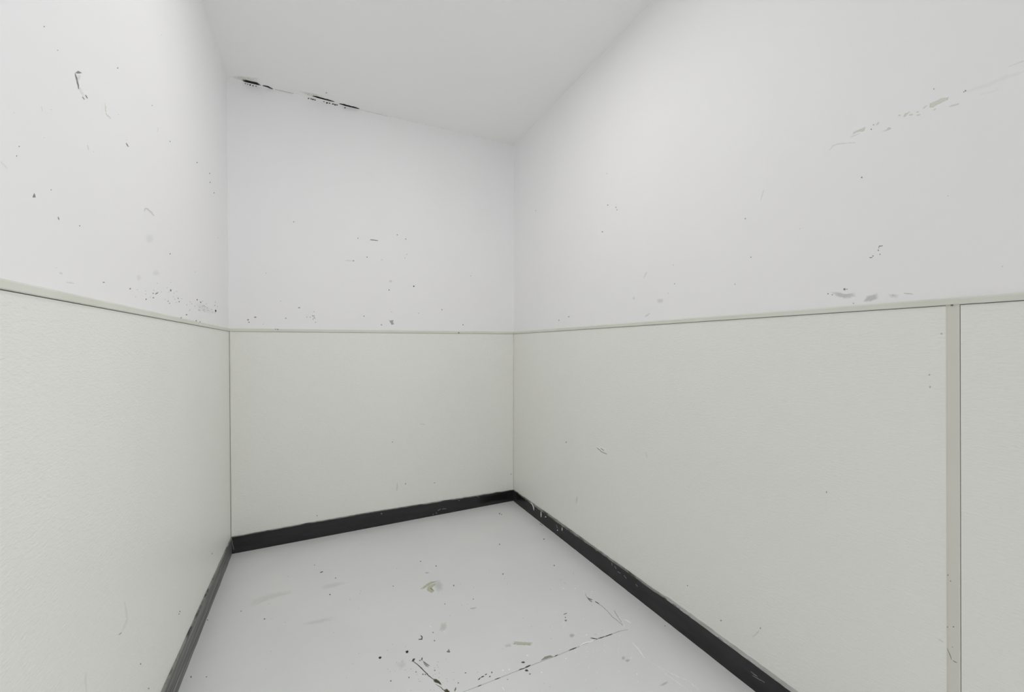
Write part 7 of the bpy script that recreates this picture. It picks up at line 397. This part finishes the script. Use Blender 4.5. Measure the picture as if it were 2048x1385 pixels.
('fl','paint_chip','brown',[('r',[(-0.4418,1.7838),(-0.443,1.7844),(-0.4443,1.7851),(-0.4456,1.8009),(-0.4476,1.8029),(-0.4496,1.8049),(-0.443,1.8042),(-0.443,1.8072),(-0.443,1.8102),(-0.4403,1.7949),(-0.4381,1.7935),(-0.4359,1.792),(-0.4412,1.7884),(-0.4392,1.786),(-0.4371,1.7836),(-0.4419,1.7805),(-0.4406,1.779),(-0.4394,1.7776)])]),
('br','scratch','white_chip',[('r',[(2.54,0.0833),(2.5353,0.0866),(2.5306,0.0899),(2.5184,0.0744),(2.5097,0.0798),(2.501,0.0851),(2.501,0.0608),(2.4918,0.0652),(2.4826,0.0695),(2.4952,0.0449),(2.4896,0.0471),(2.484,0.0493)])]),
('br','scratch','white_chip',[('r',[(2.3953,0.0724),(2.3897,0.0745),(2.3842,0.0767),(2.3974,0.0547),(2.3876,0.0585),(2.3779,0.0623),(2.392,0.0365),(2.3865,0.0387),(2.3811,0.0408)])]),
('br','scratch','white_chip',[('p',[(2.3144,0.0679),(2.3173,0.0635),(2.3252,0.0583),(2.3347,0.0562),(2.3386,0.0587),(2.3341,0.0642),(2.3252,0.0681),(2.318,0.0695)])]),
('br','scratch','white_chip',[('r',[(2.1315,0.07),(2.1272,0.0719),(2.1229,0.0738),(2.1325,0.0603),(2.126,0.0632),(2.1195,0.066),(2.1297,0.0522),(2.1255,0.0541),(2.1214,0.0559)]),('p',[(2.1719,0.0383),(2.1727,0.0342),(2.1798,0.0307),(2.187,0.0284),(2.188,0.0318),(2.1855,0.0358),(2.1798,0.0396),(2.1748,0.0398)])]),
('br','scratch','scuff_grey',[('r',[(2.1956,0.0629),(2.1912,0.0652),(2.1867,0.0676),(2.1937,0.0505),(2.1872,0.0539),(2.1807,0.0574),(2.1822,0.0433),(2.1778,0.0456),(2.1734,0.0479)]),('r',[(1.6613,0.0787),(1.6581,0.0808),(1.6549,0.0829),(1.6596,0.0717),(1.6546,0.0749),(1.6497,0.0781),(1.6564,0.0656),(1.6535,0.0675),(1.6506,0.0693)]),('r',[(1.6381,0.0714),(1.6355,0.0738),(1.6329,0.0762),(1.6314,0.0665),(1.6273,0.0704),(1.6232,0.0742),(1.6225,0.0639),(1.6199,0.0664),(1.6172,0.0689)]),('r',[(1.6147,0.055),(1.6131,0.0577),(1.6114,0.0605),(1.6023,0.0552),(1.5999,0.0594),(1.5974,0.0635),(1.5881,0.0588),(1.5867,0.0612),(1.5853,0.0636)]),('r',[(1.5673,0.0612),(1.5649,0.0637),(1.5624,0.0661),(1.5602,0.0553),(1.5561,0.0594),(1.5519,0.0636),(1.5488,0.0538),(1.5466,0.056),(1.5444,0.0582)]),('r',[(1.4859,0.06),(1.484,0.0623),(1.4821,0.0646),(1.4794,0.0562),(1.4761,0.0602),(1.4729,0.0641),(1.4699,0.0561),(1.468,0.0586),(1.466,0.061)]),('r',[(1.7997,0.0874),(1.7967,0.0903),(1.7937,0.0931),(1.7946,0.0811),(1.7884,0.087),(1.7822,0.0928),(1.7814,0.0825),(1.7785,0.0853),(1.7756,0.088)])]),
('br','scratch','scuff_grey',[('r',[(0.9161,0.0556),(0.9152,0.0575),(0.9143,0.0594),(0.9105,0.0548),(0.9091,0.0577),(0.9077,0.0605),(0.9052,0.0534),(0.9035,0.0568),(0.9018,0.0602),(0.8989,0.0539),(0.8973,0.0573),(0.8956,0.0606),(0.8923,0.0553),(0.8914,0.0572),(0.8905,0.059)]),('r',[(0.9096,0.0465),(0.909,0.0481),(0.9083,0.0498),(0.9035,0.0471),(0.9025,0.0495),(0.9015,0.052),(0.8973,0.0478),(0.8963,0.0503),(0.8953,0.0528),(0.891,0.049),(0.8898,0.052),(0.8886,0.055),(0.8851,0.0494),(0.884,0.0523),(0.8828,0.0551),(0.8783,0.0521),(0.8773,0.0545),(0.8763,0.057),(0.8722,0.0532),(0.8713,0.0554),(0.8704,0.0577),(0.8663,0.0539),(0.8656,0.0556),(0.8649,0.0573)])]),
('br','black_paint','black_soft',[('p',[(2.7908,0.0838),(2.7467,0.0867),(2.703,0.0885),(2.6664,0.0876),(2.6319,0.0868),(2.5959,0.0858),(2.5626,0.0855),(2.5685,0.0733),(2.615,0.0612),(2.659,0.0493),(2.7046,0.0368),(2.7741,0.0212),(2.7764,0.0441),(2.7856,0.0644)])]),
('bb','black_paint','black_soft',[('p',[(1.0525,0.0812),(1.0729,0.0795),(1.0934,0.0792),(1.1136,0.0802),(1.133,0.0817),(1.1527,0.0814),(1.1735,0.0819),(1.1937,0.0814),(1.214,0.0818),(1.2337,0.0817),(1.2561,0.0822),(1.2753,0.0829),(1.2981,0.0817),(1.3189,0.084),(1.3405,0.0826),(1.3602,0.0823),(1.3831,0.0822),(1.3816,0.0639),(1.3818,0.0451),(1.3827,0.0249),(1.3815,0.0059),(1.3616,0.0069),(1.3402,0.0083),(1.3192,0.0108),(1.2968,0.0111),(1.2765,0.0113),(1.2554,0.0135),(1.2347,0.0144),(1.2143,0.0144),(1.1921,0.0164),(1.1738,0.017),(1.1534,0.0173),(1.1329,0.016),(1.1119,0.0174),(1.092,0.0169),(1.0729,0.0173),(1.066,0.0383),(1.061,0.0584)])]),
('bb','scratch','scuff_grey',[('p',[(0.9386,0.0752),(0.9347,0.0724),(0.9301,0.0712),(0.9253,0.0738),(0.9234,0.0778),(0.9245,0.0819),(0.9302,0.0814),(0.9354,0.0797)]),('r',[(1.0496,0.0838),(1.0496,0.0869),(1.0496,0.0901),(1.0681,0.081),(1.0694,0.0854),(1.0706,0.0898),(1.0869,0.0689),(1.0884,0.0713),(1.0898,0.0738)])]),
('bb','scratch','scuff_grey',[('r',[(0.7727,0.028),(0.7714,0.0307),(0.7702,0.0333),(0.7849,0.0304),(0.7827,0.0351),(0.7804,0.0398),(0.7951,0.0371),(0.7937,0.0401),(0.7924,0.043)]),('p',[(0.7457,0.0096),(0.7437,0.0063),(0.74,0.0055),(0.7361,0.0075),(0.7335,0.0119),(0.7356,0.0158),(0.7401,0.0157),(0.7449,0.0145)]),('p',[(0.7703,0.0139),(0.7677,0.0105),(0.7637,0.0079),(0.7586,0.011),(0.758,0.0162),(0.7584,0.0214),(0.7638,0.0223),(0.7679,0.0184)]),('r',[(0.8041,0.0327),(0.8038,0.0353),(0.8035,0.0379),(0.8205,0.0314),(0.82,0.0361),(0.8195,0.0408),(0.837,0.0304),(0.8367,0.0332),(0.8364,0.036)]),('p',[(0.3974,0.0791),(0.3957,0.0738),(0.3903,0.072),(0.3859,0.0766),(0.3827,0.0818),(0.3848,0.0872),(0.3903,0.0869),(0.3954,0.0848)])]),
('bb','scratch','scuff_grey',[('r',[(-0.4439,0.0921),(-0.4419,0.092),(-0.44,0.0919),(-0.4428,0.0758),(-0.4397,0.0757),(-0.4366,0.0755),(-0.4413,0.0594),(-0.4382,0.0594),(-0.4351,0.0594),(-0.4391,0.0461),(-0.4361,0.0463),(-0.4332,0.0465),(-0.4365,0.0331),(-0.4332,0.0333),(-0.4299,0.0334),(-0.4332,0.0201),(-0.4313,0.0202),(-0.4293,0.0203)])]),
('fl','paint_chip','white_chip',[('p',[(1.3732,2.8166),(1.3668,2.8047),(1.359,2.8025),(1.3579,2.8117),(1.3615,2.8224),(1.3677,2.8317),(1.3757,2.8367),(1.3774,2.8279)])]),
]
for i, (key, name, mat, shapes) in enumerate(MARKS):
    s, off = SURF[key]; off += .0003 + (i % 7) * .00004
    v = []; f = []; fade = []
    for kind, pts in shapes:
        k = len(v)
        if kind == 'r':
            v += pts; fade += [0.0, 1.0, 0.0] * (len(pts) // 3)
            for q in range(0, len(pts) - 3, 3):
                f += [(k + q, k + q + 1, k + q + 4, k + q + 3), (k + q + 1, k + q + 2, k + q + 5, k + q + 4)]
        else:
            n = len(pts); cx = sum(p[0] for p in pts) / n; cy = sum(p[1] for p in pts) / n
            v += pts + [((p[0] * .45 + cx * .55), (p[1] * .45 + cy * .55)) for p in pts] + [(cx, cy)]
            fade += [0.0] * n + [.8] * n + [1.0]
            for q in range(n):
                l = (q + 1) % n
                f += [(k + q, k + l, k + n + l, k + n + q), (k + n + q, k + n + l, k + 2 * n)]
    if s == 'C': v = [(a, min(b, YB + KB * ZC - .0008)) for a, b in v]
    if s == 'B' and key == 'wb': v = [(a, min(b, ZC + CS * YB - .0008)) for a, b in v]
    o = obj(name, [S(s, a, b, off) for a, b in v], f, mat, P[key])
    at = o.data.attributes.new('fade', 'FLOAT', 'POINT'); at.data.foreach_set('value', fade)
    if name in ('specks', 'mould_specks', 'paint_flecks'): o['kind'] = 'stuff'
